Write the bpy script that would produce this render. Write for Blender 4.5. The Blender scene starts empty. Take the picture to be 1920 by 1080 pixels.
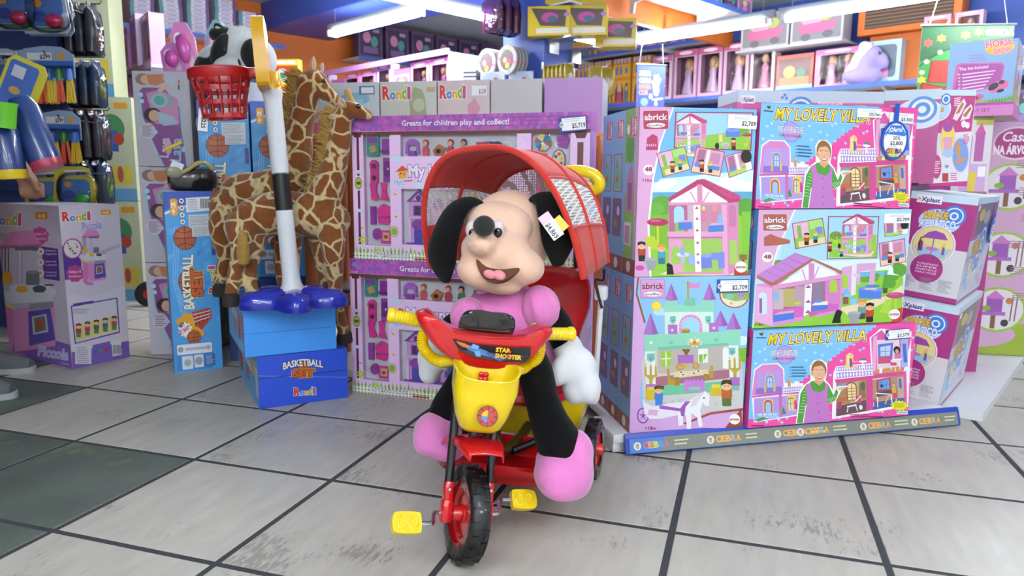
import bpy, bmesh, math, random
from mathutils import Vector, Matrix, Quaternion
random.seed(7)
SC = bpy.context.scene
COL = SC.collection
PI = math.pi
R = math.radians

# ------------------------------------------------------------------ camera, world, exposure
cam_d = bpy.data.cameras.new('camera'); cam = bpy.data.objects.new('camera', cam_d); COL.objects.link(cam)
FPX = 1356.37
cam_d.sensor_fit = 'HORIZONTAL'; cam_d.sensor_width = 36.0; cam_d.lens = FPX / 1920 * 36.0
cam_d.dof.use_dof = True; cam_d.dof.focus_distance = 1.95; cam_d.dof.aperture_fstop = 4.5
cam_d.clip_start = 0.05; cam_d.clip_end = 60
PITCH, ROLL, CAMH = R(8.6594), R(0.4159), 0.8075
_f = Vector((0, math.cos(PITCH), -math.sin(PITCH))); _r0 = Vector((1, 0, 0)); _u0 = _r0.cross(_f)
_r = _r0 * math.cos(ROLL) + _u0 * math.sin(ROLL); _u = -_r0 * math.sin(ROLL) + _u0 * math.cos(ROLL)
cam.matrix_world = Matrix(((_r.x, _u.x, -_f.x, 0), (_r.y, _u.y, -_f.y, 0), (_r.z, _u.z, -_f.z, CAMH), (0, 0, 0, 1)))
SC.camera = cam
W = bpy.data.worlds.new('shop_air'); SC.world = W; W.use_nodes = True
W.node_tree.nodes['Background'].inputs[0].default_value = (0.62, 0.66, 0.74, 1)
W.node_tree.nodes['Background'].inputs[1].default_value = 0.3
SC.view_settings.view_transform = 'Standard'; SC.view_settings.look = 'None'
SC.view_settings.exposure = 0.0; SC.view_settings.gamma = 1.0; SC.view_settings.use_curve_mapping = False
TUBE_W = 30.0        # watts given off by each fluorescent tube
D1 = Vector((0.705, -0.709, 0)); D2 = Vector((0.709, 0.705, 0))   # the two directions the shop's walls run in

# ------------------------------------------------------------------ helpers: materials
def lin(h):
    if not isinstance(h, str): return tuple(h[:3])
    h = h.lstrip('#'); o = []
    for i in (0, 2, 4):
        c = int(h[i:i+2], 16) / 255
        o.append(c / 12.92 if c <= .04045 else ((c + .055) / 1.055) ** 2.4)
    return tuple(o)
MATS = {}
def mat(name, col='808080', rough=.5, metal=0., var=.06, vscale=30., bump=0., bscale=200., sheen=0., coat=0., emit=0., spec=.5, trans=0., alpha=1.):
    if name in MATS: return MATS[name]
    m = bpy.data.materials.new(name); m.use_nodes = True; MATS[name] = m
    nt = m.node_tree; b = nt.nodes['Principled BSDF']; c = lin(col)
    b.inputs['Roughness'].default_value = rough; b.inputs['Metallic'].default_value = metal
    b.inputs['Specular IOR Level'].default_value = spec
    b.inputs['Sheen Weight'].default_value = sheen; b.inputs['Coat Weight'].default_value = coat
    b.inputs['Transmission Weight'].default_value = trans; b.inputs['Alpha'].default_value = alpha
    tc = nt.nodes.new('ShaderNodeTexCoord')
    n = nt.nodes.new('ShaderNodeTexNoise'); n.inputs['Scale'].default_value = vscale; n.inputs['Detail'].default_value = 3
    nt.links.new(tc.outputs['Object'], n.inputs['Vector'])
    mx = nt.nodes.new('ShaderNodeMix'); mx.data_type = 'RGBA'
    mx.inputs[6].default_value = tuple(max(0, x * (1 - var)) for x in c) + (1,)
    mx.inputs[7].default_value = tuple(min(1, x * (1 + var)) for x in c) + (1,)
    nt.links.new(n.outputs[0], mx.inputs[0]); nt.links.new(mx.outputs[2], b.inputs['Base Color'])
    if bump:
        n2 = nt.nodes.new('ShaderNodeTexNoise'); n2.inputs['Scale'].default_value = bscale; n2.inputs['Detail'].default_value = 2
        nt.links.new(tc.outputs['Object'], n2.inputs['Vector'])
        bp = nt.nodes.new('ShaderNodeBump'); bp.inputs['Strength'].default_value = bump; bp.inputs['Distance'].default_value = .004
        nt.links.new(n2.outputs[0], bp.inputs['Height']); nt.links.new(bp.outputs[0], b.inputs['Normal'])
    if emit:
        b.inputs['Emission Color'].default_value = c + (1,); b.inputs['Emission Strength'].default_value = emit
    return m
def print_mat(name, rough=.3, coat=.3):
    m = bpy.data.materials.new(name); m.use_nodes = True; nt = m.node_tree; b = nt.nodes['Principled BSDF']
    a = nt.nodes.new('ShaderNodeAttribute'); a.attribute_name = 'ink'
    nt.links.new(a.outputs['Color'], b.inputs['Base Color']); b.inputs['Roughness'].default_value = rough
    b.inputs['Coat Weight'].default_value = coat; b.inputs['Coat Roughness'].default_value = .15
    n = nt.nodes.new('ShaderNodeTexNoise'); n.inputs['Scale'].default_value = 9
    tc = nt.nodes.new('ShaderNodeTexCoord'); nt.links.new(tc.outputs['Object'], n.inputs['Vector'])
    bp = nt.nodes.new('ShaderNodeBump'); bp.inputs['Strength'].default_value = .05; bp.inputs['Distance'].default_value = .01
    nt.links.new(n.outputs[0], bp.inputs['Height']); nt.links.new(bp.outputs[0], b.inputs['Normal'])
    MATS[name] = m; return m
INK = print_mat('printed_card', .38, .1)
INKM = print_mat('moulded_toy_plastic', .25, .4)
def film_mat():
    m = bpy.data.materials.new('clear_film'); m.use_nodes = True; nt = m.node_tree; nt.nodes.clear()
    o = nt.nodes.new('ShaderNodeOutputMaterial'); mx = nt.nodes.new('ShaderNodeMixShader')
    t = nt.nodes.new('ShaderNodeBsdfTransparent'); t.inputs[0].default_value = (.97, .97, .98, 1)
    gl = nt.nodes.new('ShaderNodeBsdfGlossy'); gl.inputs['Roughness'].default_value = .06
    fr = nt.nodes.new('ShaderNodeFresnel'); fr.inputs[0].default_value = 1.45
    n = nt.nodes.new('ShaderNodeTexNoise'); n.inputs['Scale'].default_value = 14; n.inputs['Detail'].default_value = 2
    tc = nt.nodes.new('ShaderNodeTexCoord'); nt.links.new(tc.outputs['Object'], n.inputs['Vector'])
    bp = nt.nodes.new('ShaderNodeBump'); bp.inputs['Strength'].default_value = .6; bp.inputs['Distance'].default_value = .03
    nt.links.new(n.outputs[0], bp.inputs['Height'])
    nt.links.new(bp.outputs[0], gl.inputs['Normal']); nt.links.new(bp.outputs[0], fr.inputs['Normal'])
    nt.links.new(fr.outputs[0], mx.inputs[0]); nt.links.new(t.outputs[0], mx.inputs[1]); nt.links.new(gl.outputs[0], mx.inputs[2])
    nt.links.new(mx.outputs[0], o.inputs[0]); MATS['clear_film'] = m; return m
FILM = film_mat()

# ------------------------------------------------------------------ helpers: objects
def tag(o, label=None, cat=None, group=None, kind=None):
    if label: o['label'] = label
    if cat: o['category'] = cat
    if group: o['group'] = group
    if kind: o['kind'] = kind
    return o
def thing(name, label, cat, loc=(0, 0, 0), rz=0., group=None, rot=None):
    o = bpy.data.objects.new(name, None); COL.objects.link(o); o.empty_display_size = .05
    o.location = loc; o.rotation_euler = rot if rot else (0, 0, rz)
    return tag(o, label, cat, group)
def copy_tree(o, parent=None):
    c = o.copy(); COL.objects.link(c)
    if parent: c.parent = parent
    for ch in o.children: copy_tree(ch, c)
    return c
def dup(o, loc, rz=0., label=None, group=None, rot=None, scale=None):
    c = copy_tree(o); c.location = loc; c.rotation_euler = rot if rot else (0, 0, rz)
    if scale: c.scale = (scale,) * 3 if not hasattr(scale, '__len__') else scale
    if label: c['label'] = label
    if group: c['group'] = group
    return c
def T(x=0, y=0, z=0): return Matrix.Translation((x, y, z))
def RX(a): return Matrix.Rotation(R(a), 4, 'X')
def RY(a): return Matrix.Rotation(R(a), 4, 'Y')
def RZ(a): return Matrix.Rotation(R(a), 4, 'Z')
def S(x, y=None, z=None):
    y = x if y is None else y; z = x if z is None else z
    return Matrix.Diagonal((x, y, z, 1))
def spline(pts, n=6, closed=False):
    """Catmull-Rom through pts (tuples of any length)."""
    out = []; N = len(pts); seg = N if closed else N - 1
    for i in range(seg):
        p = [pts[(i + k - 1) % N] if closed else pts[min(max(i + k - 1, 0), N - 1)] for k in range(4)]
        for s in range(n):
            t = s / n; q = []
            for a, b, c, d in zip(*p):
                q.append(.5 * (2*b + (c-a)*t + (2*a-5*b+4*c-d)*t*t + (3*b-a-3*c+d)*t**3))
            out.append(tuple(q))
    if not closed: out.append(tuple(pts[-1]))
    return out
class MB:
    """collects shapes that belong to ONE part"""
    def __init__(s): s.v = []; s.f = []; s.c = []; s.ink = None
    def color(s, c): s.ink = lin(c); return s
    def add(s, vs, fs, M=None):
        b = len(s.v)
        s.v += [tuple(M @ Vector(p)) for p in vs] if M is not None else [tuple(p) for p in vs]
        for f in fs: s.f.append([b + i for i in f]); s.c.append(s.ink or (.5, .5, .5))
        return s
    def box(s, cx, cy, cz, sx, sy, sz, M=None, bev=0.):
        x, y, z = sx/2, sy/2, sz/2
        if bev <= 0:
            vs = [(cx+a*x, cy+b*y, cz+c*z) for a in (-1, 1) for b in (-1, 1) for c in (-1, 1)]
            return s.add(vs, [(0,1,3,2), (4,6,7,5), (0,4,5,1), (2,3,7,6), (0,2,6,4), (1,5,7,3)], M)
        bm = bmesh.new(); bmesh.ops.create_cube(bm, size=1)
        for q in bm.verts: q.co = Vector((cx + q.co.x*sx, cy + q.co.y*sy, cz + q.co.z*sz))
        bmesh.ops.bevel(bm, geom=bm.edges[:] + bm.verts[:], offset=min(bev, x*.95, y*.95, z*.95), segments=2, profile=.5, affect='EDGES')
        bm.verts.index_update(); s.add([q.co[:] for q in bm.verts], [[q.index for q in f.verts] for f in bm.faces], M); bm.free(); return s
    def b2(s, x0, x1, y0, y1, z0, z1, M=None, bev=0.):
        return s.box((x0+x1)/2, (y0+y1)/2, (z0+z1)/2, abs(x1-x0), abs(y1-y0), abs(z1-z0), M, bev)
    def tube(s, pts, r, n=10, caps=True, closed=False, M=None, flat=1.):
        pts = [Vector(p) for p in pts]; N = len(pts)
        rs = r if hasattr(r, '__len__') else [r] * N
        tg = []
        for i in range(N):
            a = pts[(i-1) % N] if closed or i > 0 else pts[i]; b = pts[(i+1) % N] if closed or i < N-1 else pts[i]
            d = b - a; tg.append(d.normalized() if d.length > 1e-9 else Vector((0, 0, 1)))
        up = Vector((0, 0, 1)) if abs(tg[0].z) < .9 else Vector((1, 0, 0))
        nn = (up - tg[0] * up.dot(tg[0])).normalized(); vs = []; fs = []
        for i in range(N):
            nn = (nn - tg[i] * nn.dot(tg[i])).normalized(); bb = tg[i].cross(nn)
            for k in range(n):
                a = 2*PI*k/n; vs.append(pts[i] + (nn*math.cos(a)*flat + bb*math.sin(a)) * rs[i])
        L = N if closed else N - 1
        for i in range(L):
            for k in range(n):
                a = i*n+k; b = i*n+(k+1) % n; c = ((i+1) % N)*n+(k+1) % n; d = ((i+1) % N)*n+k
                fs.append((a, b, c, d))
        if caps and not closed: fs.append(list(range(n))[::-1]); fs.append([(N-1)*n+k for k in range(n)])
        return s.add(vs, fs, M)
    def cyl(s, p, q, r, r2=None, n=16, M=None): return s.tube([p, q], [r, r if r2 is None else r2], n, True, False, M)
    def lathe(s, prof, n=24, M=None, a0=0, a1=360):
        full = abs(a1-a0) >= 360; m = n if full else n+1; vs = []; fs = []
        for r, z in prof:
            for k in range(m):
                a = R(a0 + (a1-a0)*k/n); vs.append((r*math.cos(a), r*math.sin(a), z))
        for i in range(len(prof)-1):
            for k in range(n):
                k2 = (k+1) % m; fs.append((i*m+k, i*m+k2, (i+1)*m+k2, (i+1)*m+k))
        return s.add(vs, fs, M)
    def ell(s, c, r, M=None, n=20, m=12, e=1.):
        vs = []; fs = []
        def pw(x): return math.copysign(abs(x)**e, x)
        for i in range(m+1):
            t = PI*i/m
            for k in range(n):
                a = 2*PI*k/n
                vs.append((c[0]+r[0]*pw(math.sin(t))*pw(math.cos(a)), c[1]+r[1]*pw(math.sin(t))*pw(math.sin(a)), c[2]-r[2]*pw(math.cos(t))))
        for i in range(m):
            for k in range(n): fs.append((i*n+k, i*n+(k+1) % n, (i+1)*n+(k+1) % n, (i+1)*n+k))
        return s.add(vs, fs, M)
    def prism(s, poly, z0, z1, M=None):
        n = len(poly); vs = [(x, y, z0) for x, y in poly] + [(x, y, z1) for x, y in poly]
        return s.add(vs, [list(range(n))[::-1], [n+i for i in range(n)]] + [(i, (i+1) % n, n+(i+1) % n, n+i) for i in range(n)], M)
    def grid(s, rows, M=None, closed=False, thick=0.):
        m = len(rows[0]); n = len(rows); vs = [p for r in rows for p in r]; fs = []
        K = m if closed else m-1
        for i in range(n-1):
            for k in range(K): fs.append((i*m+k, i*m+(k+1) % m, (i+1)*m+(k+1) % m, (i+1)*m+k))
        return s.add(vs, fs, M)
    def build(s, name, material=None, parent=None, smooth=35, loc=None, subsurf=0, solid=0., ink=False):
        me = bpy.data.meshes.new(name); me.from_pydata(s.v, [], s.f)
        if ink or (material in (INK, INKM)):
            at = me.attributes.new('ink', 'FLOAT_COLOR', 'FACE')
            buf = []
            for c in s.c: buf += [c[0], c[1], c[2], 1.]
            at.data.foreach_set('color', buf)
        me.validate(clean_customdata=False)
        bm = bmesh.new(); bm.from_mesh(me); bmesh.ops.remove_doubles(bm, verts=bm.verts, dist=1e-5) if smooth and not ink and material not in (INK,) else None
        if material is not INK: bmesh.ops.recalc_face_normals(bm, faces=bm.faces)
        bm.to_mesh(me); bm.free()
        if smooth:
            me.shade_smooth(); me.set_sharp_from_angle(angle=R(smooth))
        o = bpy.data.objects.new(name, me); COL.objects.link(o)
        if material: me.materials.append(material)
        if parent: o.parent = parent
        if loc: o.location = loc
        if solid: md = o.modifiers.new('thickness', 'SOLIDIFY'); md.thickness = solid; md.offset = 0
        if subsurf: md = o.modifiers.new('smooth', 'SUBSURF'); md.levels = subsurf; md.render_levels = subsurf
        return o
def struct(o): o['kind'] = 'structure'; return o

# ------------------------------------------------------------------ helpers: flat print on card
_TX = {}
def text_geo(body, off=0.):
    k = (body, round(off, 3))
    if k not in _TX:
        cu = bpy.data.curves.new('lettering', 'FONT'); cu.body = body; cu.size = 1; cu.offset = off; cu.resolution_u = 2; cu.fill_mode = 'FRONT'
        ob = bpy.data.objects.new('lettering', cu); me = ob.to_mesh()
        vs = [(q.co.x, q.co.y) for q in me.vertices]; fs = [tuple(p.vertices) for p in me.polygons]
        ob.to_mesh_clear(); bpy.data.objects.remove(ob); bpy.data.curves.remove(cu); _TX[k] = (vs, fs)
    return _TX[k]
def homography(q):
    (x0, y0), (x1, y1), (x2, y2), (x3, y3) = q
    dx1, dx2, sx = x1-x2, x3-x2, x0-x1+x2-x3; dy1, dy2, sy = y1-y2, y3-y2, y0-y1+y2-y3
    den = dx1*dy2-dx2*dy1; g = (sx*dy2-dx2*sy)/den; h = (dx1*sy-sx*dy1)/den
    M = Matrix(((x1-x0+g*x1, x3-x0+h*x3, x0), (y1-y0+g*y1, y3-y0+h*y3, y0), (g, h, 1)))
    return M.inverted()
class Print:
    """artwork of one flat face; art units run right and down inside the sheet `quad` (TL,TR,BR,BL)"""
    def __init__(s, w, h, quad=None, size=None):
        s.w, s.h = w, h
        if quad is None: W_, H_ = size or (100, 100); quad = [(0, 0), (W_, 0), (W_, H_), (0, H_)]
        s.H = homography(quad); s.items = []; s.off = (0, 0); s.sc = (1, 1); s.clipped = True
    def m(s, x, y):
        x = x*s.sc[0]+s.off[0]; y = y*s.sc[1]+s.off[1]
        q = s.H @ Vector((x, y, 1)); u, v = q.x/q.z, q.y/q.z
        if s.clipped: u = min(max(u, 0.), 1.); v = min(max(v, 0.), 1.)
        return u*s.w, (1-v)*s.h
    def sub(s, x=0, y=0, sx=1, sy=None): s.off = (x, y); s.sc = (sx, sx if sy is None else sy); return s
    def raw(s, vs, fs, c):
        xs = [p[0] for p in vs]; ys = [p[1] for p in vs]
        if max(xs)-min(xs) < 1e-6 or max(ys)-min(ys) < 1e-6: return s
        b = (min(xs), min(ys), max(xs), max(ys)); L = 0
        for it in s.items:
            o = it[3]
            if o[0] < b[2] and o[2] > b[0] and o[1] < b[3] and o[3] > b[1]: L = max(L, it[4])
        s.items.append((vs, fs, lin(c), b, L+1)); return s
    def poly(s, pts, c): return s.raw([s.m(*p) for p in pts], [list(range(len(pts)))], c)
    def rect(s, x0, y0, x1, y1, c): return s.poly([(x0, y0), (x1, y0), (x1, y1), (x0, y1)], c)
    def circ(s, x, y, r, c, ry=None, n=20, rot=0.):
        ry = r if ry is None else ry; a = R(rot); ca, sa = math.cos(a), math.sin(a); P = []
        for k in range(n):
            t = 2*PI*k/n; px, py = r*math.cos(t), ry*math.sin(t); P.append((x+px*ca-py*sa, y+px*sa+py*ca))
        return s.poly(P, c)
    def rrect(s, x0, y0, x1, y1, r, c, n=4):
        P = []
        for cx, cy, a in ((x1-r, y0+r, -90), (x1-r, y1-r, 0), (x0+r, y1-r, 90), (x0+r, y0+r, 180)):
            for k in range(n+1): t = R(a+90*k/n); P.append((cx+r*math.cos(t), cy+r*math.sin(t)))
        return s.poly(P, c)
    def line(s, pts, w, c):
        for (x0, y0), (x1, y1) in zip(pts, pts[1:]):
            d = math.hypot(x1-x0, y1-y0) or 1; nx, ny = -(y1-y0)/d*w/2, (x1-x0)/d*w/2
            s.poly([(x0+nx, y0+ny), (x1+nx, y1+ny), (x1-nx, y1-ny), (x0-nx, y0-ny)], c)
        return s
    def ring(s, x, y, r, w, c, bg=None, ry=None): s.circ(x, y, r, c, ry); return s.circ(x, y, r-w, bg or 'ffffff', (ry-w) if ry else None)
    def star(s, x, y, r, c, n=5, k=.45, ry=None, rot=-90):
        ry = r if ry is None else ry
        return s.poly([(x+(r if i % 2 == 0 else r*k)*math.cos(R(rot)+PI*i/n), y+(ry if i % 2 == 0 else ry*k)*math.sin(R(rot)+PI*i/n)) for i in range(2*n)], c)
    def text(s, body, x, y, w, h, c, bold=0., out=None, ow=.05, rot=0., skew=0., out2=None, ow2=.09, arch=0.):
        """body fitted into the box whose lower left corner is (x, y), w wide and h high (capital height)"""
        vs0, fs0 = text_geo(body, 0.)
        if not vs0: return s
        mx0 = min(p[0] for p in vs0); mx1 = max(p[0] for p in vs0)
        my0 = 0.; my1 = .7
        ca, sa = math.cos(R(rot)), math.sin(R(rot))
        for col, off in ((out2, ow2), (out, ow), (c, bold)):
            if col is None: continue
            vs, fs = text_geo(body, off); P = []
            for px, py in vs:
                u = (px-mx0)/(mx1-mx0); a = u*w + skew*h*(py-my0)/(my1-my0); b = (py-my0)/(my1-my0)*h + arch*h*(1-(2*u-1)**2)
                P.append(s.m(x + a*ca + b*sa, y + a*sa - b*ca))
            s.raw(P, fs, col)
        return s
    def lines(s, x0, y0, x1, n, dy, c, h=None, jag=.3):
        """a block of print too small to read"""
        rnd = random.Random(int(x0*7+y0*3+n))
        for i in range(n): s.rect(x0, y0+i*dy, x1-(x1-x0)*jag*rnd.random(), y0+i*dy+(h or dy*.45), c)
        return s
    def build(s, name, parent, M, material=None, eps=.00007):
        """M maps (x right, y up, z out of the face) metres to the parent's space"""
        mb = MB(); b = s.items
        for vs, fs, c, bb, L in b:
            mb.ink = c; mb.add([(p[0], p[1], eps*L) for p in vs], fs, M)
        return mb.build(name, material or INK, parent, smooth=0)
# ------------------------------------------------------------------ the setting: floor of tiles
TX = Vector((0.4284, -0.1378, 0)); TY = Vector((0.1378, 0.4284, 0)); T00 = Vector((-1.3394, 2.1224, 0))
KC = Vector((0.0, 9.71, 0))                       # far corner of the shop
SHOP = [KC - D2*11.2, KC, KC + D1*11, KC + D1*11 - D2*11.2]
CEIL = 2.45
def tile_mat(name, c1, c2, c3, rough, streak):
    m = bpy.data.materials.new(name); m.use_nodes = True; nt = m.node_tree; b = nt.nodes['Principled BSDF']; N = nt.nodes.new; L = nt.links.new
    tc = N('ShaderNodeTexCoord'); oi = N('ShaderNodeObjectInfo'); add = N('ShaderNodeVectorMath'); add.operation = 'ADD'
    mp = N('ShaderNodeMapping'); mp.inputs['Scale'].default_value = streak
    cm = N('ShaderNodeCombineXYZ'); ml = N('ShaderNodeMath'); ml.operation = 'MULTIPLY'; ml.inputs[1].default_value = 37
    L(oi.outputs['Random'], ml.inputs[0]); L(ml.outputs[0], cm.inputs[0]); L(ml.outputs[0], cm.inputs[1])
    L(tc.outputs['Object'], add.inputs[0]); L(cm.outputs[0], add.inputs[1]); L(add.outputs[0], mp.inputs[0])
    n1 = N('ShaderNodeTexNoise'); n1.inputs['Scale'].default_value = 4; n1.inputs['Detail'].default_value = 4; n1.inputs['Roughness'].default_value = .5
    L(mp.outputs[0], n1.inputs['Vector'])
    r1 = N('ShaderNodeValToRGB'); r1.color_ramp.elements[0].position = .3; r1.color_ramp.elements[1].position = .7
    r1.color_ramp.elements[0].color = lin(c1) + (1,); r1.color_ramp.elements[1].color = lin(c2) + (1,)
    L(n1.outputs[0], r1.inputs[0])
    n2 = N('ShaderNodeTexNoise'); n2.inputs['Scale'].default_value = 15; n2.inputs['Detail'].default_value = 8; n2.inputs['Roughness'].default_value = .75
    L(mp.outputs[0], n2.inputs['Vector'])
    n3 = N('ShaderNodeTexNoise'); n3.inputs['Scale'].default_value = 3.5; L(add.outputs[0], n3.inputs['Vector'])
    mm = N('ShaderNodeMath'); mm.operation = 'MULTIPLY'; L(n2.outputs[0], mm.inputs[0]); L(n3.outputs[0], mm.inputs[1])
    r2 = N('ShaderNodeValToRGB'); r2.color_ramp.elements[0].position = .315; r2.color_ramp.elements[1].position = .36
    r2.color_ramp.elements[0].color = (0, 0, 0, 1); r2.color_ramp.elements[1].color = (1, 1, 1, 1); L(mm.outputs[0], r2.inputs[0])
    mx = N('ShaderNodeMix'); mx.data_type = 'RGBA'; L(r2.outputs[0], mx.inputs[0]); L(r1.outputs[0], mx.inputs[6]); mx.inputs[7].default_value = lin(c3) + (1,)
    L(mx.outputs[2], b.inputs['Base Color']); b.inputs['Roughness'].default_value = rough; b.inputs['Specular IOR Level'].default_value = .35
    bp = N('ShaderNodeBump'); bp.inputs['Strength'].default_value = .12; bp.inputs['Distance'].default_value = .004; bp.invert = True
    L(r2.outputs[0], bp.inputs['Height']); L(bp.outputs[0], b.inputs['Normal'])
    return m
M_LIGHT = tile_mat('travertine_tile', 'aca69d', 'bbb5ac', '8f8a81', .36, (7, 1.6, 1))
M_GREEN = tile_mat('slate_green_tile', '4c544d', '606860', '6a6f58', .45, (1.6, 1.2, 1))
M_GROUT = mat('dark_grout', '35373b', .9, bump=.3)
fl = MB(); fl.add([tuple(p + Vector((0, 0, z))) for z in (-.09, -.0014) for p in SHOP], [(3, 2, 1, 0), (4, 5, 6, 7), (0, 1, 5, 4), (1, 2, 6, 5), (2, 3, 7, 6), (3, 0, 4, 7)])
FLOOR = struct(fl.build('floor', M_GROUT, smooth=0))
ang_t = math.atan2(TX.y, TX.x)
def tile_mesh(name, m):
    a, g, b = .225, .0078, .0014; x = a - g
    vs = [(sx*x, sy*x, -.006) for sx, sy in ((-1, -1), (1, -1), (1, 1), (-1, 1))] + [(sx*x, sy*x, -b) for sx, sy in ((-1, -1), (1, -1), (1, 1), (-1, 1))] + [(sx*(x-b), sy*(x-b), 0) for sx, sy in ((-1, -1), (1, -1), (1, 1), (-1, 1))]
    fs = [(8, 9, 10, 11)] + [(i+o, (i+1) % 4+o, (i+1) % 4+4+o, i+4+o) for o in (0, 4) for i in range(4)]
    me = bpy.data.meshes.new(name); me.from_pydata(vs, [], fs); me.materials.append(m); return me
ME_L, ME_G = tile_mesh('tile', M_LIGHT), tile_mesh('tile', M_GREEN)
def in_shop(p): q = p - KC; a, b = q.dot(D1), -q.dot(D2); return .05 < a < 10.95 and .05 < b < 11.15
cells = []
for i in range(-16, 24):
    for j in range(-12, 22):
        c = T00 + TX*(i+.5) + TY*(j+.5)
        if not in_shop(c): continue
        cells.append((abs(c.x)/max(c.y, .2) > .95 or c.y < .75, c.length, i, j, c))
cells.sort(key=lambda q: q[:2])
far_v, far_f = [], []
for n, (hid, d, i, j, c) in enumerate(cells):
    green = (i <= -2 and j == 0) or (i <= 0 and j in (-1, -2)) or (i <= -3 and j == 1) or (i <= 0 and j < -2)
    if n < 290 and not hid:
        o = bpy.data.objects.new('tile', ME_G if green else ME_L); COL.objects.link(o); o.parent = FLOOR; o.location = c; o.rotation_euler = (0, 0, ang_t)
    elif not green:
        me = ME_L; M_ = Matrix.Translation(c) @ Matrix.Rotation(ang_t, 4, 'Z'); b = len(far_v)
        far_v += [tuple(M_ @ v.co) for v in me.vertices]; far_f += [[b+k for k in p.vertices] for p in me.polygons]
ft = MB(); ft.add(far_v, far_f); fo = ft.build('distant_tiles', M_LIGHT, FLOOR, smooth=0); fo['kind'] = 'stuff'

# ------------------------------------------------------------------ walls, ceiling, beam, column
def wall(name, a, b, z0, z1, th, m):
    d = (b-a).normalized(); n = Vector((-d.y, d.x, 0)); w = MB()
    P = [a, b, b + n*th, a + n*th]
    w.add([tuple(p + Vector((0, 0, z))) for z in (z0, z1) for p in P], [(3, 2, 1, 0), (4, 5, 6, 7), (0, 1, 5, 4), (1, 2, 6, 5), (2, 3, 7, 6), (3, 0, 4, 7)])
    return struct(w.build(name, m, smooth=0))
M_ORANGE = mat('orange_wall_paint', 'c8681f', .55, var=.05, vscale=3)
M_BLUE = mat('blue_wall_paint', '2f4c9c', .5, var=.05, vscale=3)
M_CEIL = mat('grey_ceiling_paint', 'b4c2ca', .7, var=.06, vscale=2)
M_WHITE = mat('white_enamel', 'dcdde0', .4)
M_STEEL = mat('brushed_steel', 'a9adb3', .35, .8)
wall('wall_left', SHOP[0], SHOP[1], 0, CEIL, .1, M_ORANGE)
wall('wall_right', SHOP[1], SHOP[2], 0, CEIL, .1, M_BLUE)
wall('wall_front', SHOP[2], SHOP[3], 0, CEIL, .1, M_WHITE)
wall('wall_back', SHOP[3], SHOP[0], 0, CEIL, .1, M_WHITE)
cl = MB(); cl.add([tuple(p + Vector((0, 0, z))) for z in (CEIL, CEIL+.1) for p in SHOP], [(3, 2, 1, 0), (4, 5, 6, 7), (0, 1, 5, 4), (1, 2, 6, 5), (2, 3, 7, 6), (3, 0, 4, 7)])
struct(cl.build('ceiling', M_CEIL, smooth=0))
def along(p0, d, L, w, z0, z1):
    """a bar from p0 along d, L long, reaching w to the left of d"""
    n = Vector((-d.y, d.x, 0)); P = [p0, p0 + d*L, p0 + d*L + n*w, p0 + n*w]
    return [tuple(p + Vector((0, 0, z))) for z in (z0, z1) for p in P], [(3, 2, 1, 0), (4, 5, 6, 7), (0, 1, 5, 4), (1, 2, 6, 5), (2, 3, 7, 6), (3, 0, 4, 7)]
bm_ = MB(); bm_.add(*along(Vector((-2.45, 7.3, 0)) - D1*1.6, D1, 8.0, .74, 2.2, CEIL)); struct(bm_.build('trim_1', mat('blue_beam_paint', '3a55b0', .45, var=.04, vscale=3), smooth=0))
co = MB(); co.add(*along(Vector((.02, 5.62, 0)), D1, .3, .3, 0, 2.2)); struct(co.build('trim_2', M_BLUE, smooth=0))
orf = MB(); orf.add(*along(Vector((.45, 5.62, 0)), D2, 2.35, .06, 2.07, 2.26)); struct(orf.build('trim_3', M_ORANGE, smooth=0))
# right wall: orange bulkhead behind the shelving and its air vent
ov = MB(); ov.add(*along(KC + D1*4.46 - D2*.12, D1, .4, .115, 1.5, 2.02)); struct(ov.build('trim_4', M_ORANGE, smooth=0))

# ------------------------------------------------------------------ fluorescent lights hung in rows
M_TUBE = mat('lit_tube', 'f4f7ff', .3, var=0)
_b = M_TUBE.node_tree.nodes['Principled BSDF']; _b.inputs['Emission Color'].default_value = (.93, .97, 1, 1)
_b.inputs['Emission Strength'].default_value = TUBE_W / (PI * 2*PI*.016*1.16)
def light_fixture():
    t = thing('fluorescent_light', 'x', 'light')
    h = MB(); h.b2(-.65, .65, -.024, .024, .03, .085, bev=.004); h.build('housing', mat('grey_aluminium', '9aa0a8', .4, .5), t)
    rf = MB(); rf.b2(-.61, .61, -.02, .02, .022, .0295); rf.build('reflector', M_WHITE, t)
    for y in (-.03, .03):
        tb = MB(); tb.cyl((-.58, y, 0), (.58, y, 0), .016, n=12); tb.build('tube', M_TUBE, t)
        for x in (-1, 1):
            e = MB(); e.b2(x*.582, x*.612, y-.018, y+.018, -.02, .03, bev=.003); e.build('end_cap', M_WHITE, t)
    for x in (-.55, .55):
        w = MB(); w.cyl((x, 0, .085), (x, 0, CEIL-2.0), .0025, n=6); w.build('hanger_wire', M_STEEL, t)
    return t
LF0 = light_fixture(); _first = [True]
def put_light(p, d, label, group='fluorescent lights over the shop floor'):
    rz = math.atan2(d.y, d.x)
    if _first[0]: o = LF0; o.location = (p.x, p.y, 2.0); o.rotation_euler = (0, 0, rz); _first[0] = False; o['label'] = label; o['group'] = group; return o
    return dup(LF0, (p.x, p.y, 2.0), rz, label, group)
C0 = Vector((1.02, 6.72, 0))
put_light(C0 + D1*.72, D1, 'long fluorescent light above the doll shelf at the right, farther half')
put_light(C0 + D1*2.05, D1, 'long fluorescent light above the doll shelf at the right, between orange vent and green banner')
put_light(C0 + D1*3.38, D1, 'fluorescent light at the upper right edge of the picture')
put_light(C0 - D1*.15 - D2*.70, D2, 'fluorescent light behind the yellow display boxes of the blue column')
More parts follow.
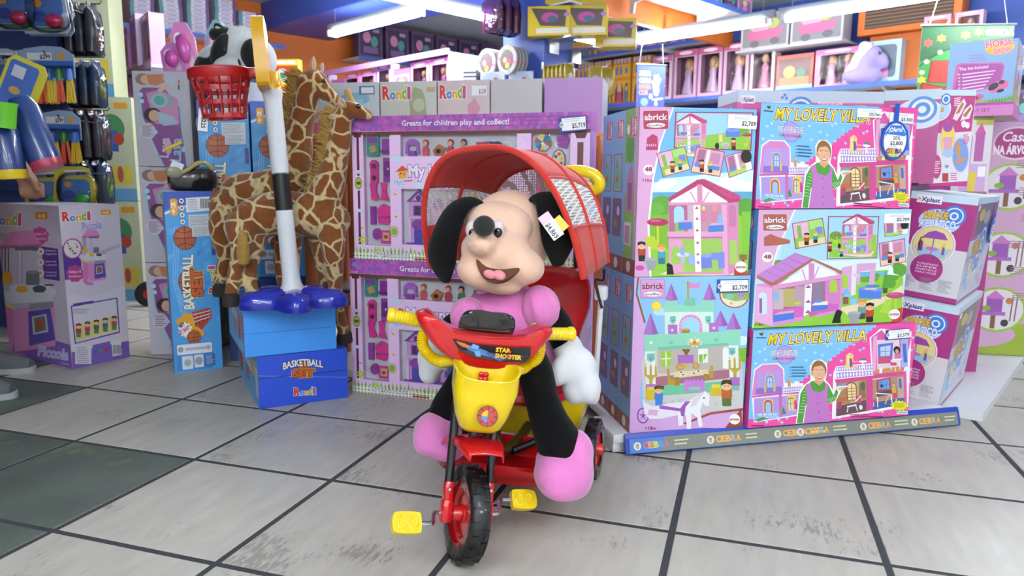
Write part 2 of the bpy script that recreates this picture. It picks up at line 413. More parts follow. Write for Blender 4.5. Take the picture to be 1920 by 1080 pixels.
put_light(C0 - D1*.15 - D2*2.05, D2, 'short stretch of fluorescent light left of the purple bags on the blue column')
put_light(C0 - D1*.15 - D2*3.38, D2, 'fluorescent light cut by the top edge above the long diagonal light')
put_light(Vector((-1.12, 5.98, 0)), D1, 'bright diagonal fluorescent light beside the yellow hoop board')
for x, y in [(1.0, -.4), (.1, -1.2), (2.6, -.8), (-1.0, -.2), (1.9, -2.0), (-.2, -3.3), (3.7, 3.3), (-1.2, -2.2), (1.3, -3.2), (.5, 3.0)]:
    put_light(Vector((x, y, 0)), D1, 'fluorescent light on the ceiling above and behind the viewer', 'fluorescent lights outside the picture')
# ------------------------------------------------------------------ printed cartons: helpers
def face(f, w, h, d):
    return {'front': RX(90), 'left': T(0, d, 0) @ RZ(-90) @ RX(90), 'right': T(w, 0, 0) @ RZ(90) @ RX(90), 'top': T(0, 0, h), 'back': T(w, d, 0) @ RZ(180) @ RX(90)}[f]
def carton(name, label, cat, loc, ang, w, h, d, front='ffffff', left=None, right=None, top=None, back=None, bottom=None, group=None, tilt=(0, 0)):
    """a printed box; its root stands at the front lower left corner, the front looks along -y"""
    t = thing(name, label, cat, loc, group=group, rot=(R(tilt[0]), R(tilt[1]), R(ang)))
    b = MB(); V = [(x, y, z) for z in (0, h) for y in (0, d) for x in (0, w)]
    for f, c in (((0, 1, 5, 4), front), ((2, 0, 4, 6), left or front), ((1, 3, 7, 5), right or left or front), ((4, 5, 7, 6), top or left or front), ((3, 2, 6, 7), back or front), ((2, 3, 1, 0), bottom or 'b9a888')):
        b.color(c); b.add([V[i] for i in f], [(0, 1, 2, 3)])
    b.build('carton', INK, t, smooth=0)
    fl_ = MB(); fl_.color('e9e4e4'); fl_.b2(.004, w-.004, d*.498, d*.502, h-.0004, h+.0006); fl_.build('flap_seam', INK, t, smooth=0)
    t['w'], t['h'], t['d'] = w, h, d
    return t
def put(P, t, f, name='printed_artwork', lift=0.0006):
    w, h, d = t['w'], t['h'], t['d']
    return P.build(name, t, face(f, w, h, d) @ T(0, 0, lift))
def price_tag(t, f, x, y, w, h, txt, rot=0., blue=True, out=.004, z0=.0):
    """a paper price label stuck on a face; (x, y) is its lower left corner in metres"""
    M = face(f, t['w'], t['h'], t['d']) @ T(x, y, out) @ RZ(rot)
    b = MB(); b.color('33479a' if blue else 'f2f2f4'); b.b2(0, w, 0, h, -.0012, 0, M); p = b.build('price_tag', INK, t, smooth=0)
    P = Print(w, h, size=(100, 40))
    if blue: P.rect(10, 3, 98, 36, 'f4f5f8'); P.circ(9, 20, 8, 'd9d9e2'); P.star(9, 20, 6, '77788a', 5)
    else: P.rect(1, 1, 99, 39, 'f6f6f8')
    P.lines(20, 6, 80, 2, 5, 'b9bcc6', 1.5); P.text(txt, 48, 31, 48, 13, '15161a', .02)
    P.build('printed_price', p, M @ T(0, 0, .0004)); return p
def logo_abrick(P, x0, y0, x1, y1, bg='a8324e', fg='f3d7e4', rot=False):
    w, h = x1-x0, y1-y0; P.rrect(x0, y0, x1, y1, min(w, h)*.08, 'e7b9cf' if bg != 'd79ad0' else 'a866a0'); P.rrect(x0+w*.02, y0+h*.02, x1-w*.02, y1-h*.03, min(w, h)*.07, bg)
    if rot:
        P.text('abrick', x0+w*.28, y0+h*.06, h*.86, w*.34, fg, .02, rot=90); P.circ(x0+w*.78, y0+h*.5, w*.13, 'ffffff', h*.42); P.lines(x0+w*.7, y0+h*.2, x0+w*.86, 8, h*.08, '6a8a50')
    else:
        P.text('abrick', x0+w*.07, y0+h*.5, w*.86, h*.32, fg, .03, out='6a1f36' if fg != '7e2f45' else 'eecbe0', ow=.06); P.circ(x0+w*.5, y0+h*.77, w*.36, 'f4f4f0', h*.13); P.text('écoiffier', x0+w*.2, y0+h*.83, w*.6, h*.12, '3f5f3a', .02)
def logo_antex(P, x, y, r): P.circ(x, y, r, 'f3f1ee'); P.text('antex', x-r*.85, y+r*.22, r*1.7, r*.5, '8f2a22', .03)
def fig(P, x, y, h, shirt, hair, pants='1c1a1c', face_='eab98c'):
    """small toy figure, feet at (x, y)"""
    w = h*.17; P.rrect(x-w, y-h*.38, x+w, y, w*.3, pants); P.rrect(x-w*1.15, y-h*.66, x+w*1.15, y-h*.3, w*.4, shirt)
    P.circ(x, y-h*.78, w*1.1, face_, h*.17); P.poly([(x-w*1.2, y-h*.8), (x-w*1.1, y-h*.97), (x, y-h*1.03), (x+w*1.1, y-h*.97), (x+w*1.2, y-h*.8), (x, y-h*.88)], hair)
    P.circ(x-w*.35, y-h*.78, w*.13, '222222', n=6); P.circ(x+w*.35, y-h*.78, w*.13, '222222', n=6)
def doll(P, x, y, h, dress, hair, legs=True):
    """long haired fashion doll sitting, base at (x, y)"""
    P.poly([(x-h*.12, y), (x-h*.2, y-h*.55), (x-h*.12, y-h*.95), (x+h*.02, y-h), (x+h*.08, y-h*.85), (x, y-h*.4)], hair); P.circ(x, y-h*.82, h*.08, 'e8b894', h*.11)
    P.poly([(x-h*.08, y-h*.1), (x-h*.07, y-h*.65), (x+h*.08, y-h*.65), (x+h*.1, y-h*.1)], dress)
    P.line([(x+h*.06, y-h*.6), (x+h*.25, y-h*.42), (x+h*.42, y-h*.47)], h*.06, 'e8b894')
    if legs: P.line([(x, y-h*.12), (x+h*.35, y-h*.08), (x+h*.42, y+h*.15)], h*.09, 'e8b894')
def balus(P, x0, x1, y0, y1, n, c='f2eef6', gap='a88ac8'):
    P.poly([(x0, y0[0]), (x1, y0[1]), (x1, y1[1]), (x0, y1[0])], gap)
    for i in range(n):
        a = (i+.5)/n; x = x0+(x1-x0)*a; t_ = y0[0]+(y0[1]-y0[0])*a; b_ = y1[0]+(y1[1]-y1[0])*a; w = (x1-x0)/n*.36
        P.poly([(x, t_), (x+w, (t_+b_)/2), (x, b_), (x-w, (t_+b_)/2)], c)
    P.line([(x0, y0[0]), (x1, y0[1])], 7, c); P.line([(x0, y1[0]), (x1, y1[1])], 7, c)
def arch(P, x, y, w, h, c, n=10):
    P.poly([(x-w/2, y)] + [(x-w/2*math.cos(PI*k/n), y-h+w/2-w/2*math.sin(PI*k/n)) for k in range(n+1)] + [(x+w/2, y)], c)
def heart(P, x, y, r, c='8fd4ea'):
    P.poly([(x, y+r), (x-r, y-r*.15), (x-r*.75, y-r*.8), (x-r*.25, y-r*.8), (x, y-r*.4), (x+r*.25, y-r*.8), (x+r*.75, y-r*.8), (x+r, y-r*.15)], c); P.circ(x-r*.35, y-r*.3, r*.22, 'e6f7fb', n=6)

# ------------------------------------------------------------------ artwork of the pink doll house, at any size
def art_house(P, ox, oy, s, garden=True):
    """open two-storey pink house in a garden; drawn in a 600 x 600 space"""
    P.sub(ox, oy, s)
    P.poly([(20, 560), (90, 530), (520, 520), (470, 595), (330, 600)], 'ead9b0')
    P.poly([(85, 115), (495, 120), (480, 545), (400, 570), (395, 560), (75, 560)], 'd98fb6')
    P.rect(125, 130, 395, 300, 'c9b2c2'); P.rect(255, 140, 395, 300, 'c0909f'); P.rect(120, 345, 390, 545, '9cc45a')
    P.rect(85, 135, 195, 300, 'b5648e'); arch(P, 145, 250, 60, 105, 'a9d6ea'); arch(P, 148, 300, 56, 60, '8cc24e')
    P.rect(75, 300, 425, 332, 'e3a2c6'); P.rect(70, 332, 425, 342, 'b96a98')
    P.poly([(85, 345), (160, 350), (160, 545), (75, 562)], 'e0a0c4'); arch(P, 120, 500, 54, 110, '9cc45a')
    P.rect(395, 130, 425, 565, 'e6a8cc'); P.poly([(425, 130), (495, 118), (482, 528), (425, 566)], 'd78bb4')
    arch(P, 458, 270, 44, 130, 'c878a4'); arch(P, 456, 500, 44, 150, 'a3c860')
    P.poly([(230, 128), (272, 128), (268, 545), (232, 545)], 'f1eef0')
    for yy in (160, 225, 295, 370, 440, 490): P.circ(250, yy, 9, 'b54478', 5); P.circ(250, yy-7, 4, 'b54478')
    P.poly([(140, 245), (220, 240), (222, 285), (140, 290)], '4f7fd0'); P.poly([(140, 245), (160, 232), (228, 230), (220, 242)], 'd8a8c0')
    P.poly([(315, 265), (405, 258), (405, 300), (315, 305)], '4f7fd0'); P.poly([(315, 265), (335, 250), (415, 248), (405, 260)], 'e3b0c4')
    P.rect(275, 175, 312, 240, 'd77aa0'); P.rect(335, 185, 385, 240, 'd77aa0'); P.circ(290, 160, 10, 'e7d65c', 14); P.circ(355, 160, 14, 'e58a9c', 20)
    P.poly([(372, 200), (398, 196), (402, 250), (370, 255)], '86b8e6')
    P.circ(165, 440, 40, 'c7d8ea', 15); P.rect(158, 440, 172, 495, 'a9c4e6'); P.circ(160, 418, 16, '9aa4dc', 26); P.rect(195, 440, 232, 500, '9ab4e6')
    P.poly([(268, 450), (330, 440), (330, 520), (268, 525)], '6f80d2'); P.circ(299, 448, 31, '8f9ee2', 12); P.poly([(330, 430), (405, 425), (405, 520), (370, 530), (368, 475), (330, 470)], '7b8cda')
    P.poly([(85, 95), (260, -15), (288, -15), (505, 88), (505, 120), (440, 128), (272, 25), (92, 122)], 'b23a68')
    P.poly([(100, 112), (258, 22), (286, 22), (430, 118), (430, 130), (92, 130)], 'f1eef2'); P.poly([(255, 15), (285, 15), (285, 132), (255, 132)], 'd98ab4')
    P.line([(215, 60), (250, 130)], 8, 'dd9cc0'); P.line([(325, 60), (285, 130)], 8, 'dd9cc0'); P.rect(85, 124, 430, 140, 'dc93bb')
    P.poly([(275, -18), (300, -18), (508, 85), (508, 98), (450, 108)], 'c2487c')
    for k in range(5): P.line([(300+k*38, 0+k*20), (330+k*36, 8+k*19)], 4, '9a2d5c')
    P.sub()
def umbrella(P, x, y, w, c='b02a5c', pole='c7cc3c'):
    P.rect(x-w*.06, y, x+w*.06, y+w*1.1, pole); P.circ(x, y, w*.55, c, w*.2); P.circ(x-w*.1, y-w*.07, w*.3, 'd9608c', w*.06)
    P.poly([(x-w*.5, y+w*1.0), (x-w*.05, y+w*.9), (x+w*.1, y+w*1.35), (x-w*.35, y+w*1.45)], 'b9cc2e')
def mini_photo(P, q, scene, border='9c2f4e'):
    """tilted inset picture; q = TL,TR,BR,BL"""
    P.poly(q, border)
    cx = sum(p[0] for p in q)/4; cy = sum(p[1] for p in q)/4; q2 = [(cx+(p[0]-cx)*.95, cy+(p[1]-cy)*.94) for p in q]
    def at(u, v):
        a = (q2[0][0]*(1-u)+q2[1][0]*u, q2[0][1]*(1-u)+q2[1][1]*u); b = (q2[3][0]*(1-u)+q2[2][0]*u, q2[3][1]*(1-u)+q2[2][1]*u)
        return (a[0]*(1-v)+b[0]*v, a[1]*(1-v)+b[1]*v)
    def rc(u0, v0, u1, v1, c): P.poly([at(u0, v0), at(u1, v0), at(u1, v1), at(u0, v1)], c)
    H = abs(q2[3][1]-q2[0][1])
    rc(0, 0, 1, 1, 'dca6c4' if scene != 'garden' else '8fc04c')
    if scene == 'garden': rc(0, 0, .5, .6, 'e3b3cf'); rc(.55, .0, 1, .35, 'a9d678'); rc(.1, .75, 1, 1, 'e5d3a4'); rc(.12, .1, .25, .6, '7fae48'); rc(.72, .3, .95, .6, '7a86d0')
    else: rc(0, .75, 1, 1, 'e8c8a8' if scene == 'room' else 'b7cc60'); rc(.08, .05, .35, .6, 'a86a86'); rc(.4, 0, .5, .8, 'f0ecf0'); rc(.55, .1, .9, .55, 'c787a8'); rc(.05, .6, .35, .78, '5b86d0'); rc(.6, .62, .95, .8, '5b86d0')
    if scene == 'hand':
        rc(.55, .55, .8, .75, 'd8ac84'); P.circ(*at(.85, .28), H*.26, '1d1512', H*.33); rc(.75, .6, 1, 1, 'f1eef0')
    else:
        x, y = at(.36, .95); fig(P, x, y, H*.5, 'b2402c', '1d1512'); x, y = at(.66, .93); fig(P, x, y, H*.46, '3e8c94', 'd8a63c')

def side_abrick(P, W_, H_, base='7fb6e6', foot='97452c', green=False):
    """narrow side of an abrick carton, in a W_ x H_ space"""
    P.rect(0, 0, W_, H_, base)
    if green: P.rect(0, 0, W_*.7, H_*.32, '74b048'); P.circ(W_*.4, H_*.24, W_*.3, '4f9a3c', H_*.08); P.rect(W_*.1, H_*.5, W_*.8, H_*.9, '8cc050'); P.poly([(W_*.72, 0), (W_, 0), (W_, H_*.9), (W_*.86, H_*.9)], 'd9aacb')
    logo_abrick(P, W_*.35, H_*.05, W_*.85, H_*.17, 'c0527e', rot=True)
    if green:
        P.circ(W_*.22, H_*.12, W_*.12, 'f2f0f0', H_*.03); P.poly([(W_*.2, H_*.42), (W_*.55, H_*.32), (W_*.7, H_*.4), (W_*.7, H_*.62), (W_*.2, H_*.62)], 'cf7fb0'); P.rect(W_*.3, H_*.44, W_*.6, H_*.6, '94608a'); P.rect(W_*.08, H_*.68, W_*.62, H_*.82, 'e6e2e6'); P.rect(W_*.16, H_*.7, W_*.54, H_*.81, 'c990b4')
    else:
        P.rrect(W_*.15, H_*.26, W_*.85, H_*.5, W_*.06, '9a2f42'); P.rrect(W_*.2, H_*.265, W_*.8, H_*.495, W_*.05, '9ab8cc'); P.poly([(W_*.25, H_*.48), (W_*.3, H_*.35), (W_*.5, H_*.3), (W_*.7, H_*.36), (W_*.75, H_*.48)], '6fbfa4'); P.poly([(W_*.3, H_*.35), (W_*.38, H_*.28), (W_*.46, H_*.35)], 'a564b4'); P.circ(W_*.45, H_*.42, W_*.12, 'c86a3c', H_*.02)
        P.rrect(W_*.15, H_*.54, W_*.85, H_*.78, W_*.06, '9a2f42'); P.rrect(W_*.2, H_*.545, W_*.8, H_*.775, W_*.05, '7d6a8c'); P.circ(W_*.4, H_*.7, W_*.14, 'c88a4c', H_*.025); P.circ(W_*.6, H_*.62, W_*.12, 'e2dff0', H_*.03)
    P.rect(0, H_*.9, W_, H_, foot); P.circ(W_*.5, H_*.95, W_*.16, 'efe9e4', H_*.035)

# ------------------------------------------------------------------ low display base with its ticket rail
AB, AV = 10.7, 13.56                      # headings of the two front rows
db = thing('low_display_shelf', 'low white metal display shelf under the castle, doll house and villa boxes', 'shelf', (.335, 2.045, 0), R(13.9))
m = MB(); m.b2(-.03, 1.16, .012, .19, .03, .058, bev=.004); m.build('deck', M_WHITE, db)
m = MB(); m.b2(.02, .86, .19, .62, .03, .058, bev=.004); m.build('rear_deck', M_WHITE, db)
m = MB(); m.b2(0, 1.15, .03, .05, .0, .03); m.build('plinth', M_WHITE, db)
for x in (-.028, 1.13):
    m = MB(); m.b2(x, x+.025, .02, .19, 0, .05, bev=.003); m.build('end_bracket', M_WHITE, db)
rl = MB()
prof = [(0, .012), (-.012, .004), (-.018, .004), (-.02, .008), (-.008, .05), (-.002, .062), (.004, .062), (.004, .058), (0, .052)]
rl.add([(x, y, z) for x in (0, 1.19) for y, z in prof], [list(range(9))[::-1], [9+i for i in range(9)]] + [(i, (i+1) % 9, 9+(i+1) % 9, 9+i) for i in range(9)])
rail = rl.build('ticket_rail', mat('blue_plastic_rail', '2a44b0', .3), db, smooth=0)
P = Print(1.17, .042, size=(1170, 42)); P.rect(0, 0, 1170, 42, '7f847a'); P.rect(0, 0, 90, 42, '4a7fd0'); P.poly([(90, 0), (115, 0), (90, 42)], '4a7fd0')
cols = ['e66a4a', 'e8a03c', 'd9d04a', '5a9ad0', 'c86aa8']
for x in (12, 250, 480, 560, 790, 985):
    P.circ(x+13, 22, 12, 'e8e2d4'); P.star(x+13, 20, 8, '8d8478', 6); P.circ(x+13, 26, 5, 'b8a890')
    for k, ch in enumerate('CEBRA'): P.text(ch, x+32+k*17, 30, 14, 18, cols[k] if x < 20 else ('e7a85a' if k != 3 else 'a9aaa0'), .04)
    P.lines(x+132, 12, x+185, 2, 11, 'd8d2b0', 4)
P.build('printed_strip', rail, T(.01, -.0205, .0085) @ RX(75) @ T(0, 0, .0012))

# ------------------------------------------------------------------ abrick castle boxes (bottom) and house boxes (top), three deep
def art_castle(P):
    P.rect(0, 0, 1000, 1000, '8cc2ea'); P.poly([(250, 40), (330, 50), (292, 120), (300, 200), (345, 330), (330, 560), (310, 760), (330, 870), (600, 850), (880, 800), (870, 960), (240, 980)], 'd6a9dc')
    P.poly([(305, 60), (316, 60), (305, 150), (348, 320), (340, 330), (296, 160)], '9a4a34'); P.poly([(545, 905), (700, 842), (880, 818), (880, 832), (700, 856), (560, 912)], '9a4a34')
    P.poly([(320, 560), (340, 500), (880, 520), (880, 815), (640, 850), (330, 830)], 'c9c9c8'); P.circ(430, 260, 40, 'bfe0f2', 22); P.circ(880, 430, 60, 'd6eaf6', 26)
    for k in range(26): P.circ(335+(k*97) % 530, 760+(k*53) % 85, 9, 'b9b9ba', 5, n=8)
    P.star(410, 226, 31, 'f2cc20', 14, .8); P.circ(410, 226, 22, 'f6d93a')
    P.poly([(800, 480), (905, 470), (895, 560), (850, 540), (860, 510)], '7ab42e')
    # castle
    mint, mint2, lil = '8ed3b6', '74bfa0', 'ad6fc0'
    P.rect(455, 225, 725, 400, 'd9ece2'); P.rect(460, 190, 525, 250, mint); P.rect(660, 180, 730, 245, mint); P.rect(450, 220, 730, 262, mint); P.rect(565, 178, 625, 225, mint2)
    for x, y in ((494, 92), (706, 90)): P.poly([(x, y), (x+36, y+98), (x, y+105), (x-36, y+100)], lil); P.poly([(x, y), (x+36, y+98), (x+8, y+103)], '9559ac')
    P.rect(582, 80, 592, 182, 'b4922c'); P.poly([(592, 85), (625, 98), (660, 86), (648, 106), (655, 124), (622, 120), (592, 122)], 'd187c4')
    arch(P, 598, 412, 128, 135, 'e088cc'); arch(P, 598, 412, 98, 120, '9fd2ec'); P.rect(550, 362, 592, 412, 'a07c28'); P.circ(571, 364, 22, 'c9a24a', 6)
    for k in range(11): a = PI*k/10; P.line([(598-50*math.cos(a), 348-50*math.sin(a)), (598-63*math.cos(a), 348-63*math.sin(a))], 4, 'f4d2ea')
    P.poly([(340, 400), (420, 392), (870, 370), (872, 450), (850, 455), (345, 490)], mint); P.poly([(340, 470), (852, 440), (852, 456), (342, 492)], mint2)
    for x in (380, 480, 600, 700, 790): P.rect(x, 380, x+42, 405, mint)
    for x, y, h in ((376, 265, 130), (765, 252, 95), (836, 262, 105)): P.poly([(x, y), (x+41, y+h-6), (x, y+h), (x-41, y+h-3)], lil); P.poly([(x, y), (x+41, y+h-6), (x+9, y+h)], '9559ac')
    P.rect(338, 395, 414, 490, mint); P.rect(803, 365, 868, 455, mint); P.circ(376, 440, 9, 'e8f6f0'); P.circ(486, 440, 13, '74bfa0', 9); P.circ(738, 425, 13, '74bfa0', 9)
    P.rect(472, 335, 524, 390, lil); P.rect(700, 325, 752, 378, lil); P.star(495, 368, 11, 'f6eefc', 8, .4); P.star(726, 356, 11, 'f6eefc', 8, .4)
    for x in (500, 696): P.poly([(x-16, 288), (x+16, 285), (x+16, 318), (x, 334), (x-16, 320)], '62bfae'); P.star(x, 312, 8, 'c34a90')
    # hall
    P.poly([(345, 490), (852, 456), (858, 700), (345, 745)], 'cfc6ba'); P.poly([(410, 485), (780, 462), (780, 610), (410, 620)], 'b8b0a6')
    P.poly([(430, 492), (486, 488), (486, 575), (430, 580)], '9cc43c'); P.poly([(636, 478), (690, 474), (690, 556), (636, 560)], 'e8ece8'); P.poly([(640, 510), (686, 506), (660, 556), (640, 556)], '84b42c')
    P.line([(458, 490), (458, 578)], 6, 'eeeeec'); P.line([(430, 535), (486, 531)], 6, 'eeeeec'); P.line([(663, 476), (663, 558)], 5, 'f4f4f2')
    arch(P, 788, 590, 34, 122, 'e9edf0'); P.poly([(345, 645), (858, 590), (858, 640), (345, 700)], 'a4687e'); P.poly([(345, 695), (858, 660), (858, 715), (345, 752)], '6cbf94')
    P.rect(342, 492, 398, 690, 'e6e6e2'); P.rect(806, 456, 858, 650, 'e6e6e2'); P.poly([(352, 505), (396, 502), (396, 540), (374, 555), (352, 542)], '62bfae'); P.poly([(806, 472), (842, 470), (842, 502), (824, 516), (806, 506)], '62bfae'); P.star(374, 533, 11, 'c34a90'); P.star(824, 496, 9, 'c34a90')
    P.rect(522, 512, 610, 560, 'a868bc'); P.poly([(545, 478), (595, 478), (570, 520)], '7a6222'); P.circ(533, 582, 24, 'b89a34', 22); P.circ(622, 575, 22, 'b89a34', 21); P.circ(534, 582, 9, 'e08aa8'); P.circ(622, 575, 9, 'e08aa8'); P.circ(560, 578, 14, 'c8aa2c')
    P.poly([(495, 612), (685, 595), (695, 625), (500, 648)], 'dccda0'); P.rect(500, 640, 530, 690, '9c8028'); P.rect(665, 622, 690, 660, '9c8028'); P.poly([(462, 592), (475, 592), (478, 650), (505, 655), (505, 685), (465, 685)], 'b0922a'); P.poly([(702, 575), (716, 572), (718, 645), (694, 650)], 'b0922a')
    for x, y in ((550, 627), (635, 605), (540, 612), (610, 618)): P.circ(x, y, 14, 'f4f1ea', 6); P.circ(x, y, 9, '6a4470', 4)
    # crown
    P.star(618, 440, 46, 'f3efe6', 9, .6, 32); P.poly([(590, 458), (588, 428), (602, 442), (617, 410), (632, 442), (648, 426), (645, 458)], 'd2a93c'); P.circ(617, 440, 7, 'cc3f74')
    # chests, candelabra, bricks
    for x, y in ((372, 575), (836, 535)):
        for dx in (-28, 0, 28): P.rect(x+dx-6, y+abs(dx)*.2, x+dx+6, y+60, 'b3a03a'); P.poly([(x+dx-5, y+2), (x+dx, y-18), (x+dx+5, y+2)], 'c9bc66')
        P.poly([(x-36, y+52), (x+36, y+52), (x+10, y+78), (x+8, y+108), (x-8, y+108), (x-10, y+78)], 'b3a03a'); P.rect(x-28, y+106, x+25, y+155, 'a868bc')
    P.rect(555, 662, 668, 722, 'c07fd0'); P.circ(612, 705, 34, '7fc9a0', 9)
    for k in range(5): P.rect(562+k*21, 654, 576+k*21, 664, 'c07fd0')
    P.rect(342, 712, 396, 770, 'd0b42c'); P.rect(350, 695, 390, 714, 'e0c844'); P.rect(700, 700, 758, 748, 'd0b42c'); P.rect(708, 682, 752, 702, 'e0c844')
    fig(P, 414, 808, 118, '3a7fd0', '3a2a18', '3a7fd0'); fig(P, 788, 808, 150, 'b8602c', '3a3020', '5c6a34'); P.rect(404, 690, 444, 708, '5a4a1e'); P.rect(768, 655, 812, 672, '4a3a1c')
    # carriage and horse
    P.circ(326, 862, 34, '8e4fa4', 46); P.circ(326, 862, 26, 'd2b4e0', 37); P.star(326, 862, 28, '8e4fa4', 5, .2, 38); P.circ(326, 862, 9, '8e4fa4')
    P.poly([(322, 770), (345, 790), (380, 808), (480, 790), (560, 782), (575, 830), (520, 858), (420, 880), (360, 880), (335, 850)], 'e9e4ee'); P.poly([(360, 825), (410, 830), (400, 862), (350, 858)], 'd9a8d0')
    P.poly([(560, 790), (640, 735), (668, 720), (692, 742), (690, 805), (672, 810), (655, 785), (640, 830), (652, 918), (632, 930), (622, 870), (592, 850), (588, 938), (566, 938), (560, 862), (545, 850), (545, 915), (520, 920), (515, 845)], 'efedf0')
    P.poly([(585, 812), (600, 770), (640, 732), (668, 722), (640, 762), (620, 800)], 'd8d4da'); P.circ(662, 760, 5, '3a3034')
    P.poly([(415, 800), (530, 820), (560, 780), (588, 778), (560, 812), (552, 866), (535, 862), (530, 836), (418, 822)], '9a54b4')
    P.circ(845, 160, 84, '9a4a34', 80); P.circ(845, 160, 77, 'e9dfc8', 74); P.poly([(775, 150), (925, 135), (922, 190), (850, 200), (780, 180)], '8fae5c'); P.circ(820, 172, 22, '7fbfa8', 16); P.circ(880, 165, 20, 'b07fc0', 14); P.circ(826, 212, 8, 'd8b82c')
    logo_abrick(P, 322, 68, 460, 182, 'd79ad0', '7e2f45')
    P.text('+18m', 335, 942, 60, 18, '7a2438', .03); P.poly([(868, 822), (875, 930), (775, 940), (800, 900)], '9a4426'); logo_antex(P, 829, 882, 30)
def art_abrick_tall(P):
    P.rect(0, 0, 1100, 1100, 'c9e6f6'); P.poly([(480, 50), (1020, 60), (985, 480), (380, 500), (390, 400)], '6fb6e8'); P.poly([(430, 480), (990, 430), (960, 620), (370, 600)], 'd6ecf8')
    for x, y, r in ((440, 520, 46), (490, 500, 40), (830, 505, 60), (890, 520, 50), (960, 540, 60), (780, 530, 40)): P.circ(x, y, r, 'f3f8fb', r*.6)
    P.rect(350, 560, 980, 625, '5fa6c9'); P.poly([(330, 640), (960, 610), (940, 1080), (260, 1080)], '8cc63a'); P.poly([(330, 700), (560, 690), (500, 900), (330, 900)], '7ab52c'); P.circ(440, 640, 66, '5c9e36', 58); P.circ(400, 660, 50, '6aac3e', 40); P.circ(930, 660, 60, '5c9e36', 60); P.poly([(900, 680), (950, 680), (940, 930), (895, 930)], '7fbf3a')
    P.poly([(250, 30), (515, 48), (430, 270), (385, 480), (350, 760), (355, 1080), (250, 1080)], 'd9a6cf'); P.poly([(515, 48), (524, 48), (440, 270), (395, 480), (362, 760), (366, 1080), (355, 1080), (350, 760), (385, 480), (430, 270)], 'f6eef4')
    P.poly([(530, 75), (985, 85), (965, 318), (515, 295)], '9c2f4e'); P.poly([(538, 82), (978, 92), (958, 310), (523, 288)], '9fd0ec'); P.poly([(530, 240), (960, 190), (958, 310), (523, 288)], '8cc040'); P.circ(900, 180, 55, '6aa83a', 50)
    art_house(P, 500, 95, .42); P.rect(820, 190, 902, 232, '5f7fd2'); P.circ(862, 190, 40, '7f9ae0', 12); umbrella(P, 945, 220, 50); fig(P, 864, 308, 70, 'b2402c', '1d1512'); P.circ(818, 275, 26, 'b9bcc0', 12); P.rect(805, 275, 832, 302, 'a9acb0'); P.circ(768, 285, 12, '1a1818', 20); P.rect(780, 215, 800, 260, 'e6c88a')
    mini_photo(P, [(412, 325), (580, 283), (608, 425), (448, 470)], 'garden'); mini_photo(P, [(648, 285), (812, 320), (780, 470), (610, 440)], 'room'); mini_photo(P, [(808, 348), (952, 308), (972, 425), (832, 478)], 'hand')
    art_house(P, 392, 500, .99)
    umbrella(P, 410, 740, 115); P.poly([(332, 830), (390, 822), (400, 880), (345, 890)], 'b9cc2e'); fig(P, 313, 975, 118, 'b2402c', '15100e'); fig(P, 428, 992, 118, '45a0b4', 'd8963c', '2f6f8a'); P.circ(365, 965, 38, 'a9adb2', 12); P.poly([(332, 970), (398, 970), (385, 1030), (345, 1030)], '9a9ea4'); P.circ(300, 1015, 26, 'c84a9c', 16)
    P.poly([(455, 1055), (458, 1000), (470, 985), (490, 1000), (498, 1055)], '191719'); P.circ(468, 1000, 13, '191719', 14); P.rect(880, 935, 925, 968, '8a6a3c')
    P.poly([(905, 960), (930, 1060), (845, 1065), (850, 1010)], 'b23a2c'); logo_antex(P, 887, 1010, 34)
    logo_abrick(P, 338, 65, 490, 182); P.poly([(360, 232), (395, 208), (422, 225), (422, 305), (352, 305)], 'b0325e')
    for k in range(5): P.rect(358+k*12, 268, 365+k*12, 284, 'd9a6cf')
    P.circ(364, 425, 32, 'f4f1f2'); P.text('48', 343, 433, 42, 26, 'a02848', .04); P.text('+18m', 326, 496, 56, 18, 'a02848', .03)
